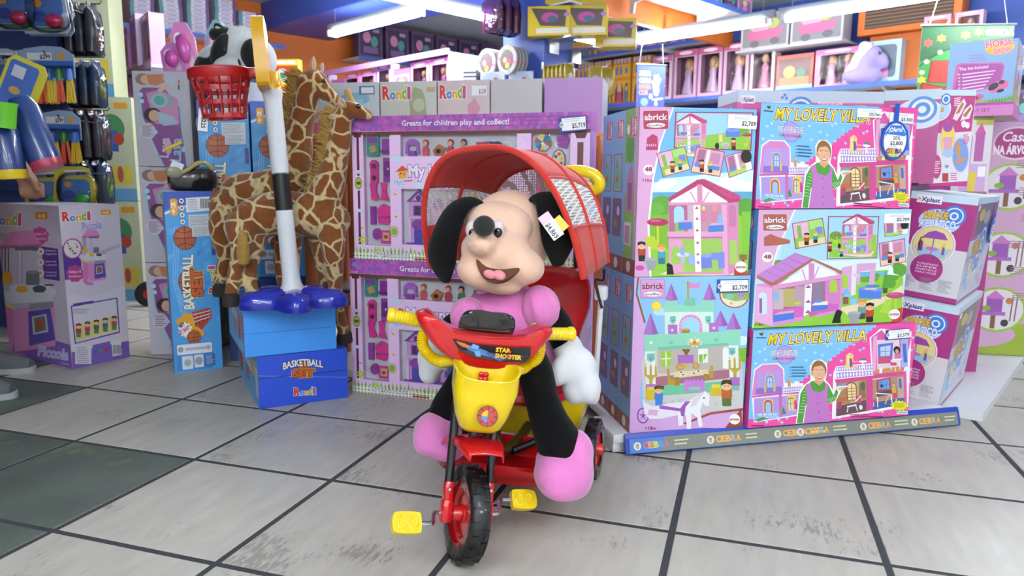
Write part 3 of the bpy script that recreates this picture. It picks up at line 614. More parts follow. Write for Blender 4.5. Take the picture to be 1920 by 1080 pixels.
def art_abrick_wide(P):
    P.rect(0, 0, 1600, 1100, 'bfe2f2'); P.poly([(500, 30), (1450, 30), (1400, 520), (380, 520)], 'a9d6f0'); P.poly([(330, 490), (1400, 470), (1400, 650), (800, 660)], 'd9eef8'); P.poly([(850, 600), (1390, 560), (1390, 1080), (190, 1080), (300, 640)], '8cc63a'); P.rect(1010, 585, 1390, 625, '6fb4d8')
    for x, y, rx, ry in ((1290, 640, 60, 30), (1350, 570, 70, 60), (1160, 620, 40, 26), (390, 500, 40, 30), (1100, 650, 90, 26), (1290, 690, 40, 40)): P.circ(x, y, rx, '5c9e36', ry)
    P.poly([(1215, 740), (1245, 560), (1268, 740)], '4f9e3c'); P.rect(1225, 730, 1262, 775, '5a4a2c'); P.poly([(1260, 610), (1275, 540), (1300, 540), (1310, 600), (1360, 620)], 'f2f8fb')
    P.poly([(175, 40), (520, 40), (380, 380), (330, 560), (210, 640), (185, 1070)], 'd9a8d2'); P.poly([(510, 40), (525, 40), (390, 380), (340, 560), (330, 560), (376, 380)], 'f4eef6')
    mini_photo(P, [(495, 160), (735, 112), (768, 332), (522, 380)], 'garden'); mini_photo(P, [(1222, 150), (1425, 140), (1422, 258), (1232, 282)], 'hand'); mini_photo(P, [(1185, 335), (1395, 292), (1410, 500), (1200, 540)], 'room')
    P.poly([(778, 98), (1185, 100), (1172, 465), (770, 470)], '9c4a4e'); P.poly([(786, 106), (1177, 108), (1165, 457), (779, 462)], 'a4d4ee'); P.rect(790, 260, 1165, 455, '8cc63a'); P.circ(840, 265, 50, '5c9e36', 36); art_house(P, 840, 92, .6); umbrella(P, 850, 260, 50, 'c0504e'); fig(P, 794, 405, 82, 'b2402c', '1d1512'); fig(P, 886, 448, 78, '45a0b4', 'd8963c'); P.circ(868, 355, 12, '1a1818', 22); P.circ(835, 380, 24, 'b4b8bc', 12)
    # bungalow
    P.poly([(870, 900), (1250, 800), (1385, 700), (1385, 780), (1160, 900), (940, 960)], 'e6d6ae')
    P.poly([(220, 680), (895, 580), (890, 930), (600, 1000), (345, 1050), (200, 1000)], 'd892cc'); P.poly([(345, 720), (880, 640), (870, 900), (350, 960)], 'a06a8c'); P.poly([(345, 905), (870, 855), (870, 915), (600, 965), (345, 1000)], 'cf64b8'); P.poly([(220, 690), (345, 715), (345, 1045), (200, 995)], 'e4acd8'); arch(P, 268, 940, 66, 190, 'cfe3ea'); P.rect(240, 800, 262, 930, '9c5a94')
    P.rect(350, 725, 430, 900, 'c7b3b8'); P.rect(430, 720, 520, 880, 'b8a86a'); P.rect(520, 700, 600, 880, 'b79aa8'); P.rect(665, 665, 740, 850, '8f7a94'); P.rect(760, 650, 880, 860, 'd27fc2'); arch(P, 825, 760, 60, 110, 'a8c83c'); P.circ(375, 790, 22, '8fb4da', 50); P.circ(545, 850, 26, 'b9cc3c', 14)
    P.poly([(600, 690), (655, 680), (645, 945), (588, 965)], 'f1eef1')
    for yy in (710, 840, 930): P.circ(625, yy, 22, 'a44a9c', 8); P.circ(625, yy-12, 7, 'a44a9c')
    P.poly([(350, 950), (512, 925), (515, 985), (352, 1012)], '4a78d2'); P.poly([(350, 950), (395, 922), (512, 910), (512, 930)], 'dba8c0'); P.poly([(652, 878), (782, 862), (782, 905), (652, 925)], '4a78d2'); P.poly([(650, 870), (690, 840), (782, 835), (782, 868)], 'ece4d8'); P.circ(700, 835, 40, '5c8ae0', 14)
    P.poly([(515, 412), (655, 460), (895, 575), (895, 605), (660, 480), (345, 705), (222, 625), (225, 598)], 'b06a5a'); P.poly([(515, 412), (652, 462), (340, 665), (225, 598)], 'c282cc')
    for k in range(5): P.line([(285+k*58, 562-k*37), (400+k*60, 622-k*38)], 4, '9c5aa8')
    P.poly([(365, 700), (655, 505), (880, 610), (600, 655)], 'eef0f2'); P.poly([(625, 500), (672, 505), (668, 660), (628, 660)], 'd28cc4'); P.line([(575, 555), (605, 655)], 11, 'd99ccc'); P.line([(705, 535), (665, 645)], 11, 'd99ccc'); P.poly([(340, 690), (895, 600), (895, 635), (345, 728)], 'd89ac8')
    # patio
    P.poly([(985, 510), (1010, 510), (1005, 780), (965, 800), (970, 520)], 'e9e2ea'); P.poly([(890, 545), (970, 525), (965, 760), (890, 775)], 'd9a4d0'); arch(P, 915, 720, 50, 115, 'a4c84a'); P.poly([(1010, 512), (1165, 505), (1155, 700), (1110, 715), (1118, 570), (1040, 580), (1040, 690), (1010, 700)], 'd9a4d0'); P.circ(1010, 612, 26, 'c9cdd2', 16)
    P.poly([(1030, 730), (1215, 730), (1212, 825), (1120, 820), (1030, 815)], '4f7cd6'); P.circ(1072, 728, 46, '6f96e4', 14); P.circ(1170, 745, 46, '6f96e4', 14); P.circ(1140, 708, 60, '4f7cd6', 12); P.rect(1080, 728, 1175, 742, 'e6c8bc'); P.circ(925, 760, 24, '7fb4e6', 36); P.circ(935, 795, 44, '8cc4ec', 15); P.rect(905, 800, 945, 865, '8a5a44'); P.poly([(960, 820), (1015, 810), (1015, 870), (965, 870)], '8cc0ea')
    umbrella(P, 1330, 795, 140, 'b3487c', 'b6cc3a'); P.poly([(1200, 940), (1250, 830), (1300, 830), (1280, 960)], 'a9d03c'); fig(P, 1058, 1000, 172, '6a9a94', 'd8963c', '3a4a48'); fig(P, 1122, 1030, 172, 'c0402c', '120e0e'); P.circ(995, 950, 55, 'a9aeb4', 20); P.poly([(945, 955), (1048, 955), (1020, 1040), (970, 1040)], '9aa0a6'); P.poly([(815, 1030), (840, 950), (862, 915), (900, 930), (885, 985), (890, 1030)], '151315'); P.circ(868, 935, 24, '151315', 22); P.poly([(595, 960), (690, 925), (700, 985), (640, 1035), (600, 1030)], '8ccc3c'); P.poly([(625, 935), (690, 915), (700, 950), (640, 975)], 'c860a8')
    P.poly([(1345, 920), (1388, 900), (1385, 1030), (1300, 1035)], 'c0402c'); logo_antex(P, 1323, 962, 46)
    logo_abrick(P, 268, 78, 458, 225, 'a85a50', 'f1dede'); P.poly([(278, 275), (330, 248), (385, 275), (480, 300), (480, 330), (385, 345), (278, 352)], 'b0604e'); P.circ(303, 445, 44, 'f4f1f2'); P.text('48', 275, 458, 58, 34, '8a3a3c', .04); P.text('+18m', 203, 1040, 68, 22, '9a2f44', .03)
def box_castle(loc, ang, label):
    t = carton('castle_toy_box', label, 'toy box', loc, ang, .362, .468, .1, 'd6a9dc', '84b8ea', '84b8ea', 'c9a0c8', group='building toy boxes on the low display shelf')
    q = Print(.362, .468, [(290, 58), (938, 48), (868, 925), (250, 965)]); art_castle(q); put(q, t, 'front')
    q = Print(.1, .468, size=(100, 468)); side_abrick(q, 100, 468); put(q, t, 'left'); return t
def box_house(loc, ang, label, green=True):
    t = carton('house_toy_box', label, 'toy box', loc, ang, .352, .478, .11, 'd9a6cf', '84b8ea', '84b8ea', 'e3b7d6', group='building toy boxes on the low display shelf')
    q = Print(.352, .478, [(325, 40), (1005, 68), (925, 1058), (268, 1070)]); art_abrick_tall(q); put(q, t, 'front')
    q = Print(.11, .478, size=(110, 478)); side_abrick(q, 110, 478, green=green); put(q, t, 'left'); return t
def back_of(p, ang, dist, dx=0): a = R(ang); return (p[0]-math.sin(a)*dist+math.cos(a)*dx, p[1]+math.cos(a)*dist+math.sin(a)*dx, p[2])
A0 = (.352, 2.062, .0585)
t = box_castle(A0, AB, 'pink and blue toy castle box with white horse, frontmost of the lower stack'); price_tag(t, 'front', .255, .418, .1, .04, '$2,709')
box_castle(back_of(A0, AB, .104), AB, 'toy castle box, second one deep, only its blue side showing')
box_castle(back_of(A0, AB, .208), AB, 'toy castle box, third one deep beside the tricycle rear wheel')
A1 = (.352, 2.062, .528)
t = box_house(A1, AB, 'upright doll house box with pink gable house, frontmost of the upper stack'); price_tag(t, 'front', .262, .425, .09, .038, '$2,709', blue=False, rot=-2)
box_house(back_of(A1, AB, .114, .0), AB, 'doll house box, second one deep in the upper stack', False)
box_house(back_of(A1, AB, .228, .004), AB, 'doll house box, third one deep against the wooden rack', False)

# ------------------------------------------------------------------ villa boxes and the wide abrick box between them
def villa_house(P):
    # left facade
    P.poly([(105, 455), (165, 410), (285, 405), (330, 450), (330, 650), (75, 665)], 'd884c0'); P.poly([(120, 470), (320, 455), (318, 640), (110, 655)], 'b89ade'); P.poly([(110, 605), (318, 590), (318, 640), (106, 655)], '8a70c8')
    for k in range(7): P.line([(122, 490+k*18), (318, 477+k*18)], 2, 'a688cf')
    arch(P, 220, 600, 76, 112, 'e0c060'); arch(P, 220, 600, 58, 102, '6a84d8'); arch(P, 220, 598, 40, 84, 'b9d2f0')
    P.line([(220, 515), (220, 598)], 4, '5a6cc0'); P.line([(200, 556), (240, 554)], 4, '5a6cc0'); P.rect(172, 580, 190, 640, 'd8b85a'); P.rect(246, 575, 264, 632, 'd8b85a')
    P.poly([(75, 668), (330, 640), (475, 632), (480, 650), (330, 655), (75, 682)], 'c05aa0')
    P.poly([(90, 690), (470, 655), (440, 820), (90, 875)], 'b494dc'); P.poly([(90, 820), (290, 785), (290, 845), (85, 878)], '8fb0e0')
    for k in range(5): P.line([(100, 712+k*24), (450, 678+k*22)], 2, 'a084cc')
    arch(P, 203, 800, 82, 112, 'e8c870'); arch(P, 203, 800, 64, 100, 'b8542c'); arch(P, 203, 800, 44, 84, '9ac0ea'); arch(P, 385, 795, 66, 130, 'e6cc70'); arch(P, 382, 792, 50, 110, '8a4a34'); arch(P, 382, 790, 40, 100, 'd8d8c4')
    P.line([(382, 690), (382, 790)], 4, '8a4a34'); P.line([(362, 735), (402, 732)], 4, '8a4a34'); P.poly([(348, 682), (392, 652), (430, 678)], 'e6cc70')
    for x in (120, 160, 200, 240): P.rect(x, 812, x+32, 828, 'c9d8ee'); P.rect(x+12, 834, x+44, 848, 'b9cce8')
    P.poly([(300, 820), (322, 755), (345, 815)], '3f8a4a'); P.poly([(100, 865), (150, 838), (200, 850), (120, 878)], '4c9a54'); P.rect(290, 655, 312, 840, 'cf6ab0')
    doll(P, 420, 790, 130, 'cf3a94', 'e2c23c', False); balus(P, 318, 482, (598, 585), (645, 628), 12); doll(P, 378, 600, 85, 'c88a7c', 'd89a5c', False); P.circ(436, 556, 22, 'f0f0f6', 9)
def art_villa(P):
    P.rect(0, 0, 1500, 1000, '7cc0ea')
    st = [(1140, 40)]
    x, y = 1140, 72
    while x > 380: st.append((x, y)); x -= 34; st.append((x, y)); y += 25
    P.poly([(1500, 40), (1500, 1000), (20, 1000), (30, 860), (430, 822), (430, y)] + st[::-1], 'ec4f9f')
    for x, y in ((145, 300), (185, 275), (595, 310), (655, 330), (700, 250), (730, 235), (520, 375), (505, 270), (190, 370), (110, 400)): heart(P, x, y, 15, 'a9d8ee')
    for x, y in ((790, 278), (915, 242), (962, 290), (992, 275), (715, 372), (805, 380), (710, 500), (1402, 185), (1360, 362), (1380, 290), (1360, 455), (1338, 520), (1342, 558), (1305, 655), (690, 812), (350, 852), (285, 866), (308, 886), (188, 882), (768, 852), (992, 812), (1082, 800), (1110, 802)): heart(P, x, y, 13)
    P.poly([(95, 448), (160, 400), (292, 396), (340, 445), (340, 560), (490, 565), (480, 700), (440, 830), (85, 885), (72, 668)], 'f7eef6'); villa_house(P)
    # right house
    P.poly([(1045, 185), (1140, 105), (1395, 130), (1320, 760), (705, 862), (735, 480), (760, 425), (1045, 400)], 'f7eef6')
    P.poly([(1060, 180), (1150, 115), (1195, 185), (1390, 180), (1300, 480), (1050, 500)], 'd85aa4'); P.poly([(1075, 178), (1110, 160), (1080, 470), (1045, 470)], 'e9a4cc'); P.poly([(1105, 205), (1290, 190), (1270, 450), (1090, 470)], 'e6d2dc'); P.poly([(1300, 190), (1360, 195), (1340, 430), (1280, 440)], 'a8b0d8')
    P.poly([(1110, 240), (1235, 225), (1215, 400), (1105, 405)], '5f6fd0'); P.poly([(1128, 262), (1215, 250), (1200, 345), (1125, 350)], 'b9d4f0'); P.line([(1170, 258), (1164, 348)], 5, '7f6fb8'); P.line([(1126, 305), (1208, 298)], 5, '7f6fb8'); P.poly([(1105, 345), (1210, 335), (1205, 400), (1100, 405)], 'c0507c'); P.rect(1310, 235, 1340, 395, '4f66c8'); P.poly([(1080, 455), (1290, 425), (1300, 480), (1050, 500)], 'c98a5c')
    P.circ(1262, 290, 28, '2c2420', 34); P.circ(1262, 300, 14, 'd8a886', 18); P.poly([(1240, 320), (1285, 318), (1290, 360), (1238, 362)], 'd86a9c'); P.line([(1208, 375), (1300, 365)], 9, 'f2eef2'); P.line([(1210, 378), (1200, 460)], 7, 'f2eef2'); P.line([(1278, 370), (1275, 450)], 7, 'f2eef2'); P.rect(1200, 395, 1250, 420, 'd03f6e'); P.line([(1235, 420), (1238, 470)], 6, 'f2eef2'); P.poly([(1112, 440), (1135, 438), (1128, 485), (1105, 485)], 'f1eff2')
    P.poly([(745, 535), (1060, 492), (1300, 470), (1310, 500), (1060, 530), (750, 565)], 'd0488f'); P.poly([(755, 565), (1000, 535), (985, 795), (740, 835)], 'a8825c'); P.poly([(860, 560), (960, 548), (950, 720), (858, 730)], 'c8a878'); P.poly([(745, 760), (985, 705), (985, 795), (740, 838)], '6a4a54'); P.poly([(770, 575), (830, 568), (825, 610), (768, 618)], '6aa0c8')
    arch(P, 875, 710, 84, 155, '8a4230'); arch(P, 875, 708, 68, 142, 'ecd9a0')
    for k in range(5): P.line([(843, 612+k*24), (908, 606+k*24)], 5, '8a4230')
    P.line([(875, 570), (875, 708)], 5, '8a4230'); P.poly([(935, 560), (985, 552), (980, 690), (930, 690)], '8a6a4c'); P.circ(968, 590, 16, '4a6a44', 34); P.poly([(750, 690), (830, 680), (830, 712), (750, 725)], 'b9683c'); P.poly([(750, 725), (790, 715), (785, 770), (745, 780)], 'a8466a')
    P.rect(905, 672, 945, 728, 'c04a6c'); P.line([(898, 720), (948, 668)], 8, 'f2eef2'); P.line([(830, 760), (905, 745)], 12, 'f2eef2'); P.line([(838, 765), (828, 805)], 7, 'f2eef2'); P.line([(900, 750), (912, 795)], 7, 'f2eef2'); P.circ(940, 765, 14, 'f0eef2', 20)
    P.poly([(1045, 540), (1310, 495), (1295, 735), (1030, 785)], 'b08a74'); P.poly([(1080, 545), (1195, 520), (1190, 640), (1075, 650)], 'b24a34'); P.poly([(1095, 550), (1182, 532), (1178, 615), (1092, 622)], '6a9ae0')
    for k in range(3): P.line([(1115+k*22, 546), (1112+k*22, 618)], 4, '4a6cb0')
    P.line([(1094, 585), (1180, 575)], 4, '4a6cb0'); P.poly([(1030, 730), (1300, 685), (1298, 738), (1030, 788)], '3f5f9c'); P.poly([(1250, 520), (1300, 510), (1292, 690), (1245, 690)], 'c7a48c'); P.rect(1258, 530, 1280, 610, '4f6ac0')
    P.poly([(1065, 645), (1195, 625), (1200, 655), (1080, 682)], '4a4a64'); P.line([(1065, 650), (1198, 660)], 8, 'f2eef2'); P.line([(1078, 680), (1075, 765)], 8, 'f2eef2'); P.line([(1188, 660), (1192, 735)], 8, 'f2eef2'); P.rect(1035, 700, 1068, 725, 'd03f6e'); P.rect(1205, 640, 1235, 695, 'd03f6e'); P.line([(1045, 725), (1042, 760)], 6, 'f2eef2'); P.line([(1225, 695), (1228, 725)], 6, 'f2eef2')
    P.poly([(1195, 600), (1215, 555), (1238, 600), (1235, 650), (1200, 650)], '8a8478'); P.circ(1215, 588, 11, 'd8a886', 14); P.rect(1198, 605, 1228, 650, 'e0a830'); P.line([(1195, 655), (1160, 680), (1135, 740)], 11, 'd8a886'); P.circ(1118, 590, 12, '2c2a30', 14)
    P.poly([(1000, 510), (1050, 505), (1035, 785), (985, 795)], 'd0488f'); P.poly([(1300, 470), (1325, 465), (1310, 740), (1292, 742)], 'd85aa0')
    balus(P, 760, 1058, (428, 405), (470, 455), 15); balus(P, 760, 1058, (475, 458), (530, 498), 12); P.poly([(860, 450), (835, 440), (845, 330), (880, 310), (905, 330), (895, 400)], 'e6d27a'); doll(P, 880, 445, 135, '7a4a8c', 'ecdc90'); P.circ(980, 385, 34, 'f4f2f6', 10); P.rect(960, 358, 1008, 376, '4a8a6a'); P.rect(972, 390, 982, 440, 'f0eef2')
    # girl in pinafore
    g1, g2, pk = '4f9a3a', '2f6f26', 'bf78bf'
    P.poly([(415, 895), (430, 800), (450, 640), (490, 580), (545, 540), (548, 480), (545, 420), (580, 372), (640, 365), (685, 400), (685, 470), (668, 540), (700, 575), (730, 640), (762, 590), (850, 585), (790, 625), (750, 700), (690, 740), (668, 700), (675, 895)], 'f6f2f6')
    P.poly([(425, 890), (440, 800), (462, 650), (500, 588), (560, 545), (650, 545), (690, 580), (725, 665), (752, 612), (765, 640), (740, 705), (690, 735), (655, 690), (660, 740), (500, 740), (470, 890)], g1)
    for k in range(9): P.line([(440+k*7, 800-k*24), (480+k*5, 806-k*24)], 3, 'dff0d8')
    for k in range(5): P.line([(672+k*14, 690-k*4), (700+k*12, 726-k*8)], 3, 'dff0d8')
    P.poly([(478, 890), (515, 690), (505, 575), (540, 562), (560, 625), (620, 640), (660, 610), (662, 560), (685, 580), (672, 690), (690, 800), (690, 890)], pk); P.circ(600, 660, 6, '9a4a9c'); P.circ(600, 730, 6, '9a4a9c'); P.circ(600, 800, 6, '9a4a9c'); P.circ(600, 855, 6, '9a4a9c')
    P.poly([(585, 530), (650, 530), (648, 565), (610, 585), (575, 562)], 'd9a27c'); P.poly([(560, 545), (612, 580), (580, 600)], g1); P.poly([(660, 545), (618, 580), (645, 600)], g1)
    P.circ(617, 455, 62, '8a6234', 82); P.circ(617, 478, 52, 'e6b08a', 70); P.circ(560, 482, 10, 'dba07c', 18); P.poly([(560, 440), (600, 398), (660, 400), (676, 440), (640, 415), (590, 425)], '8a6234')
    for x in (595, 640): P.circ(x, 468, 10, 'f6f2ee', 6); P.circ(x, 468, 5, '4a6a7c'); P.line([(x-12, 452), (x+12, 451)], 4, '6a4a2a')
    P.line([(618, 480), (614, 498), (622, 500)], 4, 'cf8f6c'); P.circ(616, 520, 20, 'a8443c', 9); P.rect(602, 514, 631, 522, 'faf6f2'); P.poly([(760, 605), (800, 595), (850, 592), (815, 612), (775, 625)], 'e6b08a')
    # lettering
    P.circ(347, 325, 75, '6a78d0', 80); P.circ(347, 325, 70, 'b49adf', 75)
    P.text('MY LOVELY VILLA', 212, 240, 800, 92, 'f0d81e', .02, out='2c2a8c', ow=.07, out2='f6f4f8', ow2=.1, skew=.28, rot=-2.6)
    P.text('WITH FURNITURE', 232, 338, 222, 52, 'f4f2f4', .01, out='55454a', ow=.04, rot=-1); P.text('COMPLETELY FURNISHED', 248, 366, 186, 16, 'b8342c', .03)
    P.circ(160, 152, 15, 'c9a22c', 12); P.poly([(140, 140), (182, 138), (165, 165)], '4a3a1c'); P.rect(118, 175, 200, 184, '3a3a4c')
    for k in range(4): P.circ(386, 432+k*26, 4, '2a3a6c'); P.lines(395, 425+k*25, 520, 1, 10, '3a5a8c', 9)
    P.star(1248, 752, 78, 'e2dc20', 14, .72, 46); P.lines(1205, 735, 1295, 4, 11, '8a862c', 4); P.rect(65, 905, 165, 914, '7c1f4c'); P.rect(850, 822, 1000, 830, '7c1f4c'); P.rect(850, 838, 1110, 846, '7c1f4c'); P.circ(1146, 818, 9, '3c9a3c'); P.rect(1222, 795, 1310, 822, 'cfe9dd'); P.rect(1230, 805, 1300, 814, '8aa89c')
def box_villa(loc, ang, w, label, tilt=(0, 0)):
    t = carton('villa_toy_box', label, 'toy box', loc, ang, w, .303, .09, 'ec4f9f', 'd83f90', 'ec4f9f', 'f07fb8', group='boxes stacked on the right end of the low shelf', tilt=tilt)
    q = Print(w, .303, [(98, 118), (1440, 58), (1312, 830), (38, 928)]); art_villa(q); put(q, t, 'front')
    q = Print(.09, .303, size=(90, 303)); q.rect(0, 0, 90, 303, 'd94a98'); q.rect(25, 25, 75, 85, '4a2f4c'); q.rect(30, 30, 70, 80, '6a7f5c'); q.star(50, 130, 22, 'c9b02c', 12, .75); q.rect(20, 165, 72, 240, '8a5a7c'); q.rect(26, 170, 66, 200, 'b9683c'); q.rect(26, 205, 66, 235, '5a6ab0'); q.circ(40, 272, 20, '5a4a44'); put(q, t, 'left')
    q = Print(w, .09, size=(570, 90)); q.rect(0, 0, 570, 90, 'ef6cae'); q.rect(0, 0, 300, 90, '7cc0ea'); q.text('MY LOVELY VILLA', 30, 60, 200, 34, 'e6d23c', .02, out='2c2a8c', ow=.05); q.lines(330, 20, 520, 5, 12, 'f6d0e4'); put(q, t, 'top'); return t
V0 = (.722, 2.118, .0585)
t = box_villa(V0, AV, .577, 'pink and blue villa doll house box, lowest of its stack, tag $3,379'); price_tag(t, 'front', .465, .252, .088, .034, '$3,379', rot=2)
t = carton('house_toy_box', 'wide pink bungalow toy box lying between the two villa boxes', 'toy box', (.722, 2.132, .3655), AV, .53, .355, .13, 'd9a8d2', '6aaee0', '6aaee0', 'cfe0f0', group='boxes stacked on the right end of the low shelf')
t.rotation_euler = (R(0), 0, R(AV))
q = Print(.53, .355, [(240, 42), (1445, 40), (1385, 1030), (185, 1062)]); art_abrick_wide(q); put(q, t, 'front')
q = Print(.13, .355, size=(130, 355)); side_abrick(q, 130, 355, '5fa6dc', '5fa6dc'); q.rect(25, 180, 110, 310, 'cfd4d8'); q.lines(32, 188, 80, 12, 9, '7a7f86'); q.rect(85, 230, 104, 290, '4a4e54'); put(q, t, 'left')
price_tag(t, 'front', .43, .312, .095, .03, '$2,709', blue=False)
t = box_villa((.712, 2.136, .723), AV, .535, 'villa doll house box on top of its stack with round blue offer sign'); price_tag(t, 'front', .318, .27, .085, .026, '20% Desc.', blue=False, out=.006); price_tag(t, 'front', .432, .258, .085, .03, '$3,500', blue=False, rot=-2, out=.006)
sg = thing('offer_sign', 'round blue offer sign saying 20% and $2,800 hung on the top villa box', 'sign', t.location); sg.rotation_euler = t.rotation_euler
M_ = RX(90) @ T(.452, .205, .012)
m = MB(); m.prism([(.048*math.cos(2*PI*k/36), .058*math.sin(2*PI*k/36)) for k in range(36)], -.003, 0, M_); m.build('disc', mat('blue_sign_plastic', '2456b8', .25), sg)
m = MB(); m.b2(-.008, .008, .05, .108, -.002, -.0005, M_); m.build('hanging_strap', MATS['blue_sign_plastic'], sg, smooth=0)
P = Print(.096, .116, size=(96, 116)); P.circ(48, 58, 41, '7fb0ea', 51); P.circ(48, 58, 40, 'eef1f6', 50); P.poly([(10, 40), (30, 14), (66, 14), (86, 40), (80, 48), (16, 48)], '3a78d0'); P.text('¡Oferta!', 24, 34, 48, 13, 'f4f6fa', .03, rot=-3); P.poly([(16, 40), (84, 46), (78, 84), (18, 80)], 'fbfbfd'); P.text('20%', 40, 56, 26, 10, '222226', .02); P.text('$2,800', 32, 72, 44, 11, '222226', .03); P.lines(22, 76, 60, 2, 3, 'b0b8cc')
for k, ch in enumerate('CEBRA'): P.text(ch, 20+k*11, 96, 10, 12, ['e0402c', 'f0a020', 'f0d030', '3a4ab0', 'e0702c'][k], .05, out='3a2a4c', ow=.12)
P.text('mania', 30, 106, 34, 8, 'f0f040', .03, out='3a8a4c', ow=.08)
P.build('printed_face', sg, M_ @ T(-.048, -.058, .0005))
# ------------------------------------------------------------------ windowed happy-house playset boxes
def cells_frame(w, h, wins, y0, y1, P):
    """front frame of card with window openings; wins are (x0, x1, z0, z1)"""
    xs = sorted({0., w} | {a for q in wins for a in q[:2]}); zs = sorted({0., h} | {a for q in wins for a in q[2:]})
    vid = {}; m = MB()
    def vi(i, k, y):
        key = (i, k, y)
        if key not in vid: vid[key] = len(m.v); m.v.append((xs[i], y, zs[k]))
        return vid[key]
    solid = {}
    for i in range(len(xs)-1):
        for k in range(len(zs)-1):
            cx, cz = (xs[i]+xs[i+1])/2, (zs[k]+zs[k+1])/2
            solid[i, k] = not any(q[0] < cx < q[1] and q[2] < cz < q[3] for q in wins)
    def quad(*q): m.f.append(list(q)); m.c.append(lin(P))
    for (i, k), s_ in solid.items():
        if not s_: continue
        quad(vi(i, k, y0), vi(i+1, k, y0), vi(i+1, k+1, y0), vi(i, k+1, y0)); quad(vi(i, k, y1), vi(i, k+1, y1), vi(i+1, k+1, y1), vi(i+1, k, y1))
        for di, dk, a, b in ((-1, 0, (i, k), (i, k+1)), (1, 0, (i+1, k+1), (i+1, k)), (0, -1, (i+1, k), (i, k)), (0, 1, (i, k+1), (i+1, k+1))):
            if not solid.get((i+di, k+dk), False): quad(vi(*a, y0), vi(*b, y0), vi(*b, y1), vi(*a, y1))
    return m
def toy(t, shapes, y=.0205, th=.011):
    """one moulded toy in the tray: list of (poly in metres (x, z), colour, extra height)"""
    m = MB()
    for poly, c, ex in shapes:
        m.color(c); m.prism(poly, 0, th+ex, T(0, y+.0, 0) @ RX(90))
    return m.build('tray_toy', INKM, t, smooth=30)
def ngon(x, z, rx, rz, n=14, a=0): return [(x+rx*math.cos(2*PI*k/n+a), z+rz*math.sin(2*PI*k/n+a)) for k in range(n)]
def rec(x0, x1, z0, z1): return [(x0, z0), (x1, z0), (x1, z1), (x0, z1)]
PK, VI, TE = 'e0359c', '9d3fa8', '3f9a94'
def happy_box(label, loc, w, h, mirror=False):
    t = carton('playset_box', label, 'toy box', loc, -18, w, h, .095, 'd2d5da', 'b480c0', 'a878c4', 'b45aae', group='windowed doll house playset boxes')
    body = [c for c in t.children if c.name.startswith('carton')][0]
    for v in body.data.vertices:
        if v.co.y < .001: v.co.y = .022
    U = lambda a: a*w
    Z = lambda a: h*(1-a)
    wins = [(U(.052), U(.172), Z(.90), Z(.118)), (U(.222), U(.715), Z(.275), Z(.118)), (U(.222), U(.715), Z(.885), Z(.50)), (U(.772), U(.925), Z(.90), Z(.105))]
    fr = cells_frame(w, h, wins, 0, .022, 'e9c4ee').build('front_frame', INK, t, smooth=0)
    # print on the frame
    P = Print(w, h, size=(1000, 580)); rnd = random.Random(3)
    P.rect(0, 0, 1000, 60, 'b064b8')
    for r in range(4):
        for k in range(72):
            P.raw([P.m(14*k+(7 if r % 2 else 0)+7.2*math.cos(2*PI*q/8)-4, 8+r*15+8*math.sin(2*PI*q/8)) for q in range(8)], [list(range(8))], rnd.choice(['b85cb4', 'c468bc', '8a58b8', 'b85cb4', 'a24fae']))
    P.text('Greats for children play and collect!', 232, 41, 452, 21, 'f4eefa', .02, out='7a4a9c', ow=.045, rot=0)
    P.circ(24, 24, 13, '7f8cd8', 10); P.text('NO.5880', 10, 58, 30, 7, 'eadff0', 0)
    P.rect(0, 62, 1000, 76, '6a3a34')
    for x0, x1 in ((52, 172), (222, 715), (772, 925)): pass
    P.rect(6, 66, 48, 580, 'ebcaf2'); P.poly([(4, 62), (50, 62), (42, 84), (12, 84)], '5a2c30'); P.rect(22, 84, 33, 520, '5e2440'); P.circ(27, 268, 21, 'f2eef4', 30); P.circ(27, 268, 18, '9a4fa0', 26); P.circ(27, 268, 15, '9cc83c', 21); P.rect(17, 262, 37, 274, '6a4a3c')
    for yy in (222, 380): P.circ(27, yy, 15, 'c3dcf0', 7)
    P.rect(174, 76, 220, 580, 'eac8f0'); P.rect(717, 76, 770, 580, 'eac8f0'); P.rect(928, 76, 1000, 580, 'eac8f0'); P.rect(952, 110, 975, 520, '6a3a34'); P.poly([(935, 62), (995, 62), (980, 96), (948, 96)], '5a2c30')
    P.rect(174, 161, 770, 288, 'ecccf2'); P.circ(205, 170, 24, 'c9def2', 12); P.circ(325, 275, 40, 'd4e2f4', 14); P.circ(640, 270, 50, 'd4e2f4', 14)
    P.poly([(208, 232), (225, 205), (250, 212), (246, 246), (215, 250)], 'e8a84a'); P.poly([(198, 222), (228, 196), (258, 214)], 'd8563c'); P.circ(222, 228, 3, '4a2a1c'); P.circ(236, 230, 3, '4a2a1c'); P.text('HyL', 192, 272, 42, 20, '9cc4ee', .06, out='f4f4fa', ow=.1); P.text('House', 236, 262, 36, 9, 'c0503c', .03, rot=-6)
    P.text('My happy house', 258, 240, 390, 46, 'f6effa', .035, out='7a35a0', ow=.075, rot=-1)
    P.circ(188, 462, 20, 'cf5a3c', 23); P.circ(188, 462, 17, 'eef0e0', 20); P.circ(188, 462, 15, '7fb43c', 17)
    for x, y in ((195, 310), (196, 400), (40, 450), (740, 330)): P.circ(x, y, 7, 'd8a020', 5); P.circ(x+4, y-5, 5, 'f2eee0', 3)
    P.rect(0, 524, 1000, 580, 'eaccf2')
    for k in range(56):
        x = 10+k*18; P.poly([(x-12, 580), (x-5, 540+rnd.random()*14), (x, 520+rnd.random()*20), (x+5, 545), (x+14, 580)], rnd.choice(['8cb82c', '7aa824', '9cc43c']))
    for x, y, r in ((40, 500, 26), (110, 545, 20), (960, 500, 22)): P.star(x, y, r, 'a8cc2c', 6, .35); P.circ(x, y, r*.22, 'e0e060')
